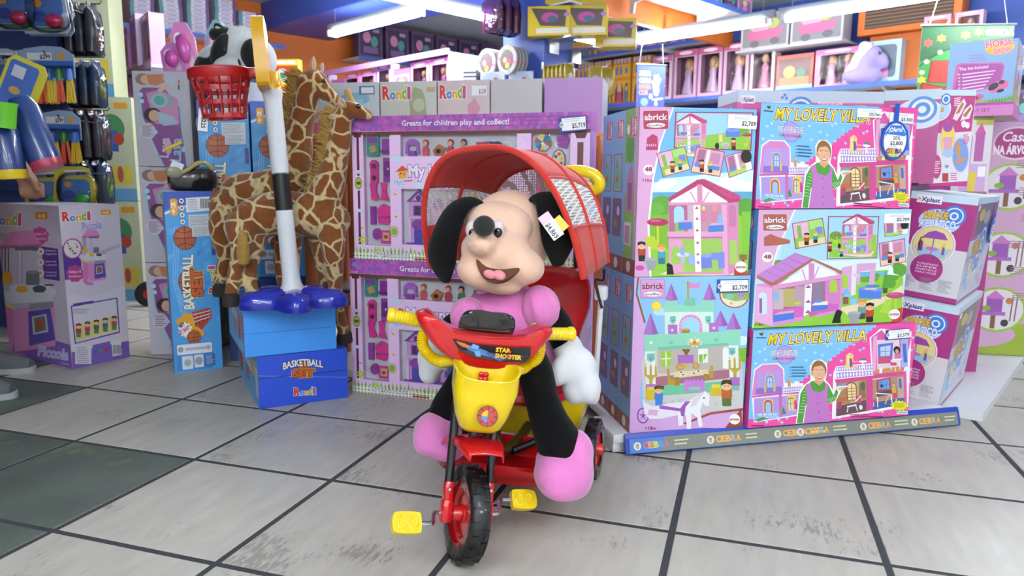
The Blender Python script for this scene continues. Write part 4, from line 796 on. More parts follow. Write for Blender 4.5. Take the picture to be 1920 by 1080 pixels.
    P.rect(0, 556, 1000, 561, 'f2eef4'); P.rect(0, 570, 1000, 575, 'f2eef4')
    for k in range(62): P.poly([(4+k*16, 580), (4+k*16, 552), (8+k*16, 545), (12+k*16, 552), (12+k*16, 580)], 'f4f1f6')
    P.text('happy house playset', 96, 566, 160, 14, 'f6f0fa', .03, out='6a2f94', ow=.09); P.text('Electronic', 282, 566, 62, 7, 'b0442c', .01); P.rect(280, 569, 356, 576, 'b0442c')
    P.build('printed_frame', t, RX(90) @ T(0, 0, .0006))
    # tray art and toys of the left window
    X = lambda a: w*a/1000
    Y = lambda a: h*(1-a/580)
    def tr(shapes): toy(t, [([(X(x), Y(y)) for x, y in poly], c, ex) for poly, c, ex in shapes])
    def R4(x0, y0, x1, y1): return [(x0, y1), (x1, y1), (x1, y0), (x0, y0)]
    def EL(x, y, rx, ry): return [(x+rx*math.cos(2*PI*k/14), y-ry*math.sin(2*PI*k/14)) for k in range(14)]
    tr([(R4(62, 80, 118, 158), TE, 0), (R4(70, 84, 110, 104), VI, .004), ([(74, 122), (100, 112), (112, 138), (86, 148)], 'c9a86a', .004)])
    tr([(EL(92, 195, 20, 22), PK, 0), (R4(76, 200, 110, 268), PK, 0), (R4(84, 190, 102, 208), '6a3a4c', .003), (EL(95, 246, 8, 10), '5a2a24', .003)])
    tr([([(72, 268), (104, 264), (100, 298), (112, 330), (100, 338), (78, 334), (76, 300)], PK, 0)]); tr([([(122, 264), (150, 268), (146, 300), (156, 338), (120, 334), (126, 300)], PK, 0)])
    tr([(R4(72, 362, 96, 436), VI, 0)]); tr([([(104, 372), (132, 350), (168, 366), (170, 425), (160, 420), (150, 436), (108, 430)], PK, 0), ([(110, 402), (168, 400), (168, 408), (110, 410)], 'b82a80', .003)])
    tr([(EL(100, 476, 20, 24), VI, 0)]); tr([(R4(120, 460, 170, 512), PK, 0), (R4(130, 468, 160, 502), 'd9b88a', .003), (EL(145, 486, 9, 8), 'b84a34', .005)])
    tr([(R4(132, 90, 168, 150), VI, 0), (R4(128, 134, 168, 146), '7c2f8c', .004)]); tr([(R4(136, 165, 168, 262), VI, 0), (R4(142, 180, 166, 240), '7c2f8c', .003), (EL(160, 210, 5, 5), 'd8c0e0', .005)])
    # middle row: swing, dolls, car
    tr([([(236, 150), (240, 106), (256, 92), (280, 92), (296, 106), (300, 150), (288, 150), (284, 116), (252, 116), (248, 150)], 'b46acc', 0), (R4(252, 138, 284, 158), 'a050b8', .004)])
    for x, hair, c in ((326, 'c04a34', 'd8606c'), (434, 'b02c2c', 'c0405c'), (490, '141414', '3c8a3c')):
        tr([(EL(x, 106, 12, 13), hair, -.002), (EL(x, 110, 9, 10), 'eab08c', .002), ([(x-10, 122), (x+10, 122), (x+15, 140), (x+10, 158), (x-10, 158), (x-15, 140)], c, 0)])
    tr([([(358, 138), (384, 112), (414, 128), (398, 158), (368, 158)], 'b9744a', 0), (EL(384, 140, 9, 9), '2a1a14', .004)])
    tr([(R4(540, 120, 650, 152), '6a2f9c', 0), ([(560, 120), (580, 104), (640, 104), (655, 120)], '46307c', .001), (EL(570, 152, 13, 12), '2a2a30', .004), (EL(662, 146, 13, 12), '2a2a30', .004), (R4(545, 106, 600, 120), 'a84a6c', .002)])
    # doll house in the middle window
    tr([(R4(250, 330, 345, 505), 'd9a8de', 0), ([(240, 340), (295, 290), (345, 340)], '8a4a9c', .002), ([(262, 336), (295, 306), (328, 336)], 'd9a8de', .004), (EL(296, 325, 11, 12), '6a3f8c', .006), (R4(272, 355, 320, 396), '8a4a9c', .003), (R4(278, 360, 294, 392), '4f3a6c', .005), (R4(298, 360, 314, 392), '4f3a6c', .005), (R4(246, 400, 350, 408), 'e8c8ec', .006), (EL(296, 432, 30, 22), '9a48b4', .008), (R4(274, 446, 318, 508), '5a4fb4', .004), (R4(250, 408, 262, 505), 'ecd0f0', .006), (R4(334, 408, 346, 505), 'ecd0f0', .006)])
    tr([(R4(350, 350, 470, 505), 'd4a0dc', 0), (EL(380, 350, 20, 24), '8a58b4', .003), (EL(440, 350, 20, 24), '8a58b4', .003), (R4(368, 420, 400, 505), '8a4a9c', .003), (R4(420, 420, 455, 480), '5a4fa0', .003)])
    tr([(R4(475, 320, 700, 505), 'd9a8de', -.003), (R4(500, 330, 560, 400), '8a4a9c', .001), (EL(530, 330, 26, 24), 'd8b83c', .001), (R4(600, 360, 690, 410), '8a8fc0', .001), ([(590, 360), (645, 318), (698, 360)], 'c890d0', .002), (EL(530, 420, 20, 30), '6a3f8c', .001)])
    tr([(R4(240, 506, 470, 512), '6a48b0', .01)])
    # right window
    m = MB()
    for k in range(10):
        m.color(['2f9aa0', '3f6ac0', 'e8d03c', 'c9d4d8', 'c0503c'][k % 5]); a0, a1 = 2*PI*k/10, 2*PI*(k+1)/10; cx, cz = X(815), Y(108); r = X(33)
        m.prism([(cx, cz), (cx+r*math.cos(a0), cz+r*math.sin(a0)), (cx+r*math.cos(a1), cz+r*math.sin(a1))], 0, .012, T(0, .0205, 0) @ RX(90))
    m.build('tray_toy', INKM, t, smooth=30)
    tr([([(868, 88), (905, 78), (918, 96), (908, 130), (872, 122)], VI, 0)]); tr([(EL(878, 176, 27, 42), '8a3f98', 0), (EL(878, 176, 23, 37), 'e0d8b0', .003)] + [(EL(878+13*math.cos(a), 176+24*math.sin(a), 6, 6), ['3a6a3c', 'b84a34', 'd8b83c'][i % 3], .006) for i, a in enumerate([.5, 1.6, 2.7, 3.8, 4.9, 6.0])])
    tr([(R4(795, 150, 832, 180), PK, 0), (EL(812, 200, 16, 20), PK, 0), (R4(806, 180, 818, 206), PK, .002)]); tr([(R4(790, 240, 850, 300), PK, 0)]); tr([(R4(862, 250, 915, 330), VI, 0)]); tr([(R4(795, 330, 850, 420), PK, 0)]); tr([(R4(862, 360, 915, 440), VI, 0)]); tr([([(790, 470), (900, 462), (910, 500), (800, 508)], 'e6dcb0', 0)])
    fm = MB(); fm.add([(U(.05), .001, Z(.905)), (U(.93), .001, Z(.905)), (U(.93), .001, Z(.10)), (U(.05), .001, Z(.10))], [(0, 1, 2, 3)])
    fm.build('clear_window', FILM, t, smooth=0)
    q = Print(.095, h, size=(95, 500)); q.rect(0, 0, 95, 500, 'b58cc8'); q.rect(0, 0, 95, 60, 'b05ab0'); q.poly([(10, 160), (48, 100), (86, 160), (86, 460), (10, 460)], 'a47cc0'); q.rect(20, 200, 42, 250, '5a6a94'); q.rect(52, 200, 74, 250, '5a6a94'); q.circ(32, 320, 12, '4a8ac0', 26); q.circ(66, 320, 12, '4a8ac0', 26); put(q, t, 'right')
    return t
H1 = happy_box('windowed doll house playset box standing on the floor behind the tricycle', (-.604, 2.667, 0), .9, .507)
H2 = happy_box('windowed doll house playset box stacked on top behind the tricycle canopy', (-.582, 2.66, .509), .875, .512)
price_tag(H2, 'front', .775, .445, .09, .048, '$5,719', rot=4, out=.012)
# ------------------------------------------------------------------ left: toy kitchen box, basketball boxes, lava boxes
def logo_rondi(P, x, y, w, h, rot=0, ow=.06):
    """the coloured word with its lower left corner at (x, y)"""
    cols = ['cc3a3c', '3a86d0', 'e0a022', '7fb42c', 'c43f8c']; fr = [.24, .19, .18, .18, .07]; u = 0; ca, sa = math.cos(R(rot)), math.sin(R(rot))
    for ch, c, f in zip('Rondi', cols, fr):
        P.text(ch, x+u*w*ca, y+u*w*sa, f*w, h*(1.02 if ch in 'Rdi' else .76), c, .05, out='f6f4f2', ow=.085, rot=rot); u += f+.035
def ball(P, x, y, r):
    P.circ(x, y, r, '2a1812'); P.circ(x, y, r*.96, 'b0542a'); P.circ(x-r*.25, y-r*.3, r*.45, 'bd6436', r*.35); P.line([(x, y-r*.95), (x, y+r*.95)], r*.06, '2a1812'); P.line([(x-r*.95, y), (x+r*.95, y)], r*.06, '2a1812')
    for s_ in (-1, 1): P.line([(x+r*.86*math.sin(R(a))*1., y+s_*(r*.95-r*.5*math.cos(R(a)))) for a in range(-60, 61, 20)], r*.06, '2a1812')
def art_kitchen(P, ox, oy, s, big=True):
    """pink toy kitchen, drawn in a 250 x 560 space"""
    P.sub(ox, oy, s)
    P.poly([(60, 40), (170, 30), (215, 100), (10, 110)], 'd884bc'); P.poly([(10, 108), (215, 98), (215, 112), (12, 122)], 'b85a98'); P.rect(95, 108, 125, 330, 'b9a8c0'); P.rect(104, 108, 112, 330, 'd9cce0'); P.rect(85, 110, 200, 130, '6a6a78')
    for x in (18, 34, 50): P.rect(x, 120, x+6, 240, '5a5a66'); P.circ(x+3, 245, 9, '6a6a74', 13)
    P.poly([(10, 330), (60, 300), (240, 290), (290, 330), (270, 380), (60, 395), (0, 360)], 'd4d2dc'); P.poly([(0, 358), (60, 393), (275, 378), (275, 398), (60, 415), (0, 378)], 'b9b6c6'); P.poly([(-5, 370), (80, 410), (80, 428), (-5, 390)], 'e6c41c')
    P.circ(45, 270, 26, 'e0a82c', 40); P.rect(35, 290, 58, 330, 'b4b4c0'); P.circ(120, 320, 30, 'e0a82c', 18); P.rect(140, 235, 205, 300, '6f727c'); P.circ(172, 236, 32, '8a8d96', 9); P.circ(205, 318, 34, '55585f', 16); P.rect(180, 318, 230, 336, '4a4d54'); P.rect(230, 296, 275, 304, '3a3c42')
    P.poly([(15, 400), (75, 418), (85, 560), (70, 640), (20, 600)], 'cf7ab4'); P.poly([(75, 418), (280, 398), (285, 600), (85, 630)], 'd88cc0'); P.poly([(150, 430), (260, 415), (285, 570), (155, 600)], '5a4aa8'); P.poly([(155, 392), (275, 382), (275, 410), (155, 425)], '8a8c98'); P.poly([(168, 455), (240, 442), (250, 530), (175, 545)], 'b9bcc4'); P.poly([(178, 462), (232, 452), (240, 522), (184, 534)], '6a6c74'); P.circ(208, 495, 20, 'a8542c', 26); P.poly([(20, 600), (80, 632), (140, 640), (135, 672), (60, 668), (20, 630)], 'cf7ab4')
    P.sub()
KT = carton('kitchen_toy_box', 'tall lilac toy kitchen box with two faces at the left edge', 'toy box', (-2.29, 3.22, 0), -31, .52, .682, .25, 'c6bccb', 'c2b8c8', 'c9c0cd', 'cfc8d2')
P = Print(.52, .682, [(-23, 103), (281, 118), (350, 905), (49, 827)])
P.rect(-30, 90, 360, 920, 'c2b8ca'); P.poly([(-10, 240), (120, 275), (260, 340), (285, 370), (100, 320), (-10, 280)], 'a9a0b0'); P.poly([(40, 700), (345, 790), (360, 920), (40, 840)], '7d5cb4'); logo_rondi(P, -40, 205, 140, 58, 2); P.rrect(168, 148, 232, 182, 10, 'd8902c'); P.text('+3', 185, 176, 30, 18, 'f4e6c0', .03)
P.star(193, 262, 46, 'c24a94', 9, .85); P.text('Incluye 19', 163, 258, 60, 13, 'f2dcec', .01); P.text('accesorios', 163, 280, 60, 11, 'f2dcec', .01)
P.poly([(200, 312), (280, 325), (290, 480), (212, 468)], '5a3a94')
for k, (a, b) in enumerate((('Estimula la', 'imaginación'), ('Desarrolla', 'la expresión'), ('Fomenta el', 'compartir'))): P.circ(197, 338+k*52, 17, 'e2dbe4'); P.star(197, 338+k*52, 11, 'c9963c', 7); P.text(a, 220, 338+k*52, 52, 10, 'e9e2f0'); P.text(b, 220, 354+k*52, 54, 10, 'e9e2f0')
art_kitchen(P, -10, 205, .98)
P.text('Piccola', 185, 838, 145, 48, 'a9b4e4', .02, out='e9d0ea', ow=.06, rot=9); P.text('Cocina', 296, 880, 36, 12, 'e9e2f0', rot=10); put(P, KT, 'front')
P = Print(.25, .682, [(281, 118), (571, 110), (626, 846), (350, 905)])
P.sub(8, 0, 1.02, 1.0)
P.rect(200, 90, 640, 920, 'cdc4d2'); P.poly([(300, 310), (430, 350), (560, 300), (560, 315), (430, 368), (300, 330)], 'b4acb8'); P.poly([(300, 540), (420, 560), (580, 500), (600, 790), (300, 850)], 'd5cdd9'); P.poly([(330, 825), (640, 760), (640, 870), (330, 930)], '7d5cb4')
logo_rondi(P, 288, 192, 128, 42, -3); P.text('Piccola', 382, 238, 92, 38, '8f92c8', .02, out='d9c8e4', ow=.06, rot=-8); P.rrect(466, 138, 516, 162, 8, 'd8902c'); P.text('+3', 478, 158, 24, 13, 'f4e6c0', .03)
P.poly([(255, 315), (330, 320), (375, 380), (380, 470), (265, 480)], '5a3a94'); P.ring(334, 325, 46, 6, 'b0487c', 'd9d2dc', 50); [P.circ(312+(k*17) % 46, 300+(k*23) % 56, 5, ['b84a34', 'd8b03c', '4a4a54', 'c88a3c'][k % 4]) for k in range(9)]
P.star(346, 445, 44, 'b8448c', 9, .85); P.text('Incluye 19', 318, 442, 56, 13, 'f2dcec', .01); P.text('accesorios', 318, 462, 56, 10, 'f2dcec', .01)
art_kitchen(P, 390, 220, .42)
for k in range(7): P.star(300+(k*41) % 40, 495+(k*29) % 60, 6, 'c9a44c')
P.poly([(340, 600), (565, 560), (578, 730), (360, 785)], '5a3f98'); P.poly([(346, 606), (559, 567), (572, 724), (366, 778)], 'd6d0da'); P.poly([(352, 590), (450, 575), (450, 588), (352, 603)], '5a3f98'); P.lines(350, 615, 440, 3, 9, '8a8698', 3); P.poly([(358, 690), (558, 650), (566, 720), (368, 768)], 'd8c888')
for k in range(5): fig(P, 378+k*43, 752-k*9, 66, ['a83a54', 'b83a7c', '4a6a5c', '3a6ab0', 'a8544c'][k], '5a3424', '5a8a3c')
P.rect(362, 790, 440, 880, 'dcd6de'); P.lines(368, 798, 432, 9, 9, '9a94a4'); P.poly([(445, 790), (530, 770), (534, 850), (450, 868)], '7d5cb4')
for k in range(3): P.circ(462+k*24, 822-k*5, 10, ['3a6ab0', '3c9a7c', 'b84a4c'][k])
P.poly([(536, 765), (582, 756), (588, 835), (542, 845)], 'd9d9dc')
for k in range(7): P.rect(545+k*6, 790, 548+k*6, 832, '33333a')
P.sub(); put(P, KT, 'right')

def art_bball_tall(P, spanish=True):
    """upright face, 250 x 870 space"""
    P.rect(0, 0, 260, 880, '4b9fe0'); rnd = random.Random(11)
    for k in range(26): x, y = rnd.random()*240, 150+rnd.random()*690; P.poly([(x, y), (x+34, y-6), (x+30, y+8), (x+8, y+30), (x-4, y+26)], rnd.choice(['5fb0ea', '3f93d8', '57aae8']))
    for k in range(3): P.line([(70-k*12, 160), (40-k*10, 420), (80-k*8, 640), (160-k*14, 860)], 3, '8fcaf2')
    P.rect(0, 0, 260, 62, '2c52b4'); P.poly([(0, 90), (70, 62), (260, 52), (260, 40), (0, 60)], '2c52b4'); P.poly([(0, 96), (75, 66), (260, 55), (260, 62), (78, 74), (0, 106)], 'dfeaf6')
    P.rrect(28, 30, 66, 112, 12, 'b07a1c'); P.rrect(30, 32, 64, 110, 11, 'e6a024'); P.text('+2', 54, 104, 56, 20, 'fbf2d8', .03, rot=-90)
    for k, c in enumerate(('1f1f26', 'a83a34', '4a7a3c', '3a5a9c')): P.ring(86, 42+k*33, 15, 3, c, 'eef2f6'); P.circ(86, 42+k*33, 6, c)
    P.poly([(108, 28), (230, 22), (230, 88), (108, 96)], 'e3e6ea'); P.lines(118, 34, 172, 7, 8, '8a9098', 3); [P.rect(180+k*6, 32, 183+k*6 if k % 2 else 184+k*6, 78, '24262a') for k in range(8)]
    P.poly([(116, 108), (232, 104), (232, 208), (116, 214)], 'd4d9de'); P.lines(122, 114, 226, 15, 6.4, '8f959c', 2.4); ball(P, 92, 218, 57); P.poly([(130, 160), (232, 156), (232, 208), (130, 213)], 'd4d9de'); P.lines(136, 166, 226, 7, 6.4, '8f959c', 2.4)
    P.rect(224, 228, 244, 304, '33479a'); ball(P, 108, 428, 62); P.text('BASKETBALL', 118, 560, 260, 50, 'f4ecd8', .04, out='1c1614', ow=.075, rot=-88, arch=.12); P.text('SET', 164, 498, 130, 52, 'cc5a26', .05, out='2a0f0c', ow=.09, out2='e8b43c', ow2=.13, rot=-90)
    logo_rondi(P, 234, 488, 128, 34, -90)
    P.poly([(20, 610), (80, 575), (130, 600), (165, 690), (110, 722), (50, 690)], 'e0a022'); P.poly([(104, 575), (200, 560), (206, 610), (150, 668), (118, 640)], 'b8402c')
    for k in range(4): P.line([(112+k*22, 582-k*4), (122+k*20, 648-k*8)], 5, '6a1f18')
    for k in range(3): P.line([(110, 590+k*18), (198, 575+k*15)], 4, 'e0e6ee')
    P.star(66, 660, 40, 'f2f2f2', 10, .7); P.text('MY', 44, 650, 26, 20, '2a3a9c', .05, rot=-30); P.text('1ST SHOT', 40, 684, 60, 18, 'c0342c', .05, rot=-30); ball(P, 108, 700, 36)
    P.rect(14, 728, 200, 860, '3b86cc'); P.rrect(18, 732, 198, 782, 6, 'e9edf2'); P.rect(60, 750, 180, 764, 'b9c0c8'); P.circ(36, 756, 14, '9aa2ac'); P.circ(180, 756, 12, 'b0b7c0'); P.rrect(40, 790, 96, 856, 5, 'dfe4ea'); P.circ(68, 824, 18, 'aab2bc'); P.rrect(102, 788, 150, 852, 5, 'dfe4ea'); P.circ(126, 820, 20, '9aa2ac'); P.rect(158, 790, 210, 848, '2f5fb0'); P.lines(162, 794, 206, 8, 6.5, 'a9c4e6')
def bball_tall(label, loc, ang, w, h, d):
    t = carton('basketball_set_box', label, 'toy box', loc, ang, w, h, d, '4b9fe0', '3f86d0', '3f86d0', '2c52b4', group='upright blue basketball set boxes')
    P = Print(w, h, size=(250, 870)); art_bball_tall(P); put(P, t, 'front')
    P = Print(d, h, size=(260, 870)); P.rect(0, 0, 260, 870, '4f9ede'); P.rect(0, 0, 260, 60, 'e4e6ea'); P.poly([(20, 100), (230, 100), (230, 420), (20, 460)], 'b9905c'); P.poly([(20, 480), (230, 450), (230, 820), (20, 820)], '6a7fb4'); put(P, t, 'left'); return t
bball_tall('tall basketball set box standing on the floor below the black pouch', (-1.388, 2.896, 0), 29, .186, .742, .1)
LOWB = [carton('blue_carton', 'plain dark blue carton on the floor under the two upright basketball boxes', 'box', (-1.235, 3.10, 0), 12, .38, .372, .2, '24407f', '24407f', '24407f', '2c4a90')]
bball_tall('upright basketball set box behind the red hoop basket', (-1.315, 3.08, .374), 12, .203, .745, .2)
bball_tall('upright basketball set box behind the white pole, right of its twin', (-1.108, 3.124, .374), 12, .203, .745, .2)
# the two stacked cartons that carry the giraffes
def badge(P, x, y, w, h):
    ball(P, x+w*.52, y+h*.42, h*.4); P.text('BASKETBALL', x, y+h*.5, w, h*.4, 'f4ecd8', .03, out='1c1614', ow=.07, arch=.45, rot=-3); P.text('SET', x+w*.25, y+h*.97, w*.52, h*.44, 'cc5a26', .05, out='2a0f0c', ow=.09, out2='e8b43c', ow2=.14, rot=-2)
B1 = carton('basketball_set_box', 'blue basketball set box lying on the floor, logos on its front', 'toy box', (-.881, 2.441, 0), 27.4, .313, .187, .54, '2a4fb0', '4a9ade', '2a4fb0', '2c52b4', group='basketball boxes under the plush giraffes')
P = Print(.313, .187, [(482, 670), (650, 653), (653, 745), (487, 767)]); P.rect(470, 640, 660, 780, '2a52d2'); P.rect(470, 706, 660, 707, '7f9ad8'); P.poly([(480, 710), (655, 692), (655, 694), (480, 712)], '1f3f94'); badge(P, 531, 678, 74, 30); logo_rondi(P, 552, 741, 39, 13, -3); put(P, B1, 'front')
P = Print(.54, .187, size=(540, 187)); P.rect(0, 0, 540, 187, '4b9fe0'); P.poly([(40, 187), (160, 20), (230, 20), (120, 187)], '66b2ea'); P.text('BASKETBALL', 190, 80, 180, 36, 'f4ecd8', .04, out='1c1614', ow=.075, rot=4); P.text('SET', 225, 140, 90, 44, 'cc5a26', .05, out='2a0f0c', ow=.09); ball(P, 90, 110, 50); P.poly([(20, 20), (100, 20), (120, 110), (30, 130)], 'b8402c'); P.rrect(400, 30, 470, 90, 10, 'e0a022'); P.rect(478, 50, 530, 150, 'd9dde2'); P.lines(482, 58, 526, 10, 9, '7f868e'); put(P, B1, 'left')
B2 = carton('basketball_set_box', 'light blue basketball set box stacked on the lower one under the hoop base', 'toy box', (-.918, 2.428, .1885), 27.4, .315, .174, .45, '3f93dc', '4a9ade', '3f93dc', '2f6ac4', group='basketball boxes under the plush giraffes')
P = Print(.315, .174, size=(315, 174)); P.rect(0, 0, 315, 174, '46a0fc'); P.rect(0, 92, 315, 94, '2a6cc4'); P.rect(2, 0, 315, 3, '66b0ea'); put(P, B2, 'front')
P = Print(.45, .174, size=(450, 174)); P.rect(0, 0, 450, 174, '4b9fe0'); ball(P, 330, 90, 44); P.text('BASKETBALL', 120, 70, 160, 32, 'f4ecd8', .04, out='1c1614', ow=.075); P.text('SET', 160, 125, 80, 38, 'cc5a26', .05, out='2a0f0c', ow=.09); P.poly([(390, 40), (440, 30), (440, 130), (400, 120)], 'b8402c'); put(P, B2, 'left')
P = Print(.315, .45, size=(315, 450)); P.rect(0, 0, 315, 450, '2f62c0'); badge(P, 60, 300, 190, 90); put(P, B2, 'top')

# lava-lava wash basin boxes, three in a column, pale green box behind
def lava_box(label, z, h):
    t = carton('wash_toy_box', label, 'toy box', (-1.635, 3.2, z), 5, .235, h, .3, 'b9b4bf', 'b0aab8', 'b0aab8', 'c9cfae', group='column of white and purple wash toy boxes')
    P = Print(.225, h, size=(300, 530)); P.rect(0, 0, 300, 530, 'c0bbc6'); P.poly([(35, 110), (55, 90), (170, 90), (250, 180), (255, 330), (275, 530), (150, 530), (80, 360), (45, 250)], '8a4f90'); P.poly([(35, 110), (45, 250), (80, 360), (150, 530), (140, 530), (68, 362), (32, 250), (24, 112)], '9cc8d8'); P.poly([(170, 70), (215, 130), (262, 190), (268, 340), (282, 530), (272, 530), (258, 340), (252, 195), (205, 140)], '9cc8d8')
    P.poly([(70, 120), (150, 100), (245, 150), (245, 290), (110, 290)], 'c88ab8'); P.circ(142, 160, 46, '8fc4c4', 40); P.circ(142, 160, 30, '5fa49c', 26); P.circ(205, 165, 10, '6fb4ac', 30)
    P.circ(60, 45, 44, '8a7468', 32); P.circ(78, 46, 32, 'd0a88e', 26); P.poly([(80, 20), (170, 15), (200, 50), (130, 80), (90, 72)], 'c07a54'); P.line([(175, 25), (200, 70), (140, 110)], 22, 'd8b096'); P.circ(205, 45, 26, 'b4c0dc', 26)
    P.circ(100, 240, 50, '33262c', 40); P.circ(108, 245, 30, 'd4aa90', 32); P.poly([(130, 220), (220, 250), (240, 290), (160, 300), (130, 280)], 'a9c0d8'); P.circ(66, 330, 46, 'cfc6d2'); P.lines(35, 300, 98, 6, 11, '7a6f86', 4)
    for x, y, r in ((40, 130, 14), (45, 165, 12), (255, 430, 16), (110, 335, 12)): P.circ(x, y, r, 'b4d8e8')
    P.text('Lava', 172, 478, 110, 52, 'd9c4e0', .03, out='6a3f80', ow=.07, rot=-84); P.text('Lava', 240, 500, 130, 62, 'a4bce4', .03, out='54306c', ow=.07, rot=-84); P.circ(175, 415, 20, 'd8b0c4', 46); P.rect(250, 70, 258, 100, '30466c'); P.rect(252, 45, 262, 66, 'b8863c'); P.rect(0, 526, 300, 530, '6a6470'); put(P, t, 'front'); return t
for z, h, l in ((.0, .42, 'purple wash toy box at the foot of its column, by the red wheel'), (.422, .42, 'white and purple wash toy box in the middle of its column, behind the black pouch'), (.844, .405, 'purple wash toy box topmost of its column, girls and bubbles printed')): lava_box(l, z, h)
for z, l in ((.0, 'pale green box at the foot behind the wash toy boxes'), (.43, 'pale green box in the middle behind the wash toy boxes'), (.86, 'pale green box showing above the topmost wash toy box')): carton('green_box', l, 'box', (-1.60, 3.52, z), 5, .25, .425, .2, 'a9ad84', '9aa078', '9aa078', 'b8bc90', group='pale green boxes behind the wash toys')
# dark stack between hoop basket and lava boxes that carries the cow
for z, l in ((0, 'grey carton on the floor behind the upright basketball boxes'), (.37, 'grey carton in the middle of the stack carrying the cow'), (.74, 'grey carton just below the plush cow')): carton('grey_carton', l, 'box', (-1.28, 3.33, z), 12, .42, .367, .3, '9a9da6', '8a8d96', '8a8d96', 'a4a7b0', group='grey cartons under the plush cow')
# black pouch with yellow-topped swim goggles
pch = thing('black_pouch', 'glossy black pouch with clear goggles lying on the tall basketball box', 'pouch', (-1.36, 2.93, .7435), R(29))
m = MB(); m.box(.075, .035, .05, .19, .075, .098, bev=.03); m.build('pouch_body', mat('black_vinyl', '17181b', .18, bump=.3, bscale=25, coat=.6), pch)
m = MB(); m.tube(spline([(-.02, -.005, .085, ), (.01, -.012, .07), (.05, -.012, .085), (.085, -.008, .11), (.12, 0, .115), (.15, .01, .09)], 5), .009, 8); m.build('strap', mat('clear_yellow_plastic', 'c9b87a', .15, trans=.3), pch)
m = MB(); m.ell((.005, -.016, .078), (.034, .008, .026)); m.build('lens', mat('goggle_lens', 'c8c4a8', .08, trans=.6), pch)
m = MB(); m.box(.13, .005, .135, .075, .012, .014, RY(-28) @ T(-.04, 0, .02), bev=.004); m.build('buckle', mat('yellow_plastic_dull', 'c9a81c', .35), pch)
m = MB(); m.color('d9d9e4'); m.box(-.03, -.02, .1, .045, .002, .028, RY(25)); m.build('price_tag', INK, pch, smooth=0)
# red toy with a black wheel far back
rt = thing('push_toy', 'red leg and black wheel of a push toy beside the wash toy boxes', 'toy', (-2.27, 4.47, 0), R(20))
m = MB(); m.tube(spline([(.02, 0, .06), (.05, 0, .2), (.1, 0, .34), (.14, 0, .5)], 5), [.035]*6+[.05]*5+[.03]*5, 12); m.build('leg', mat('red_toy_plastic', 'b01c1c', .3), rt)
m = MB(); m.lathe([(.02, -.025), (.07, -.025), (.078, -.015), (.078, .015), (.07, .025), (.02, .025)], 24, T(.0, -.03, .078) @ RX(90)); m.build('wheel', mat('black_rubber', '17171a', .6), rt)
m = MB(); m.lathe([(.0, -.028), (.03, -.028), (.03, .028), (0, .028)], 16, T(.0, -.03, .078) @ RX(90)); m.build('hub', MATS['red_toy_plastic'], rt)
# ------------------------------------------------------------------ right: white base, water park boxes, horse box, tree house boxes
wb = MB(); a = Vector((1.60, 2.36, 0)); dd = Vector((.655, .755, 0)); ll = Vector((-.755, .655, 0))
wb.add([tuple(p + Vector((0, 0, z))) for z in (0, .03) for p in (a, a+dd*1.35, a+dd*1.35+ll*.45, a+ll*.45)], [(3, 2, 1, 0), (4, 5, 6, 7), (0, 1, 5, 4), (1, 2, 6, 5), (2, 3, 7, 6), (3, 0, 4, 7)])
o = wb.build('shelf_board', M_WHITE, smooth=0); tag(o, 'flat white shelf board on the floor under the water park boxes', 'shelf board')
def wave_logo(P, x, y, s, two=True):
    P.circ(x, y+30*s, 95*s, 'bcd8f0', 62*s); P.circ(x, y+32*s, 88*s, 'dcecf8', 54*s)
    for r, c in ((52, '3f7fd0'), (42, 'e8f2fa'), (36, '3f7fd0'), (20, 'e8f2fa'), (12, '3f7fd0')): P.circ(x+60*s, y-5*s, r*s, c)
    for k in range(4): P.circ(x-40*s+k*22*s, y-28*s+(k % 2)*8*s, 6*s, '3f7fd0')
    P.text('PARQUE', x-70*s, y+22*s, 105*s, 34*s, 'e8b83c', .05, out='8a6a2c', ow=.1, rot=-4)
    if two: P.text('ACUÁTICO', x-85*s, y+66*s, 160*s, 38*s, 'e9f2fa', .04, out='3f7fd0', ow=.1, rot=-3)
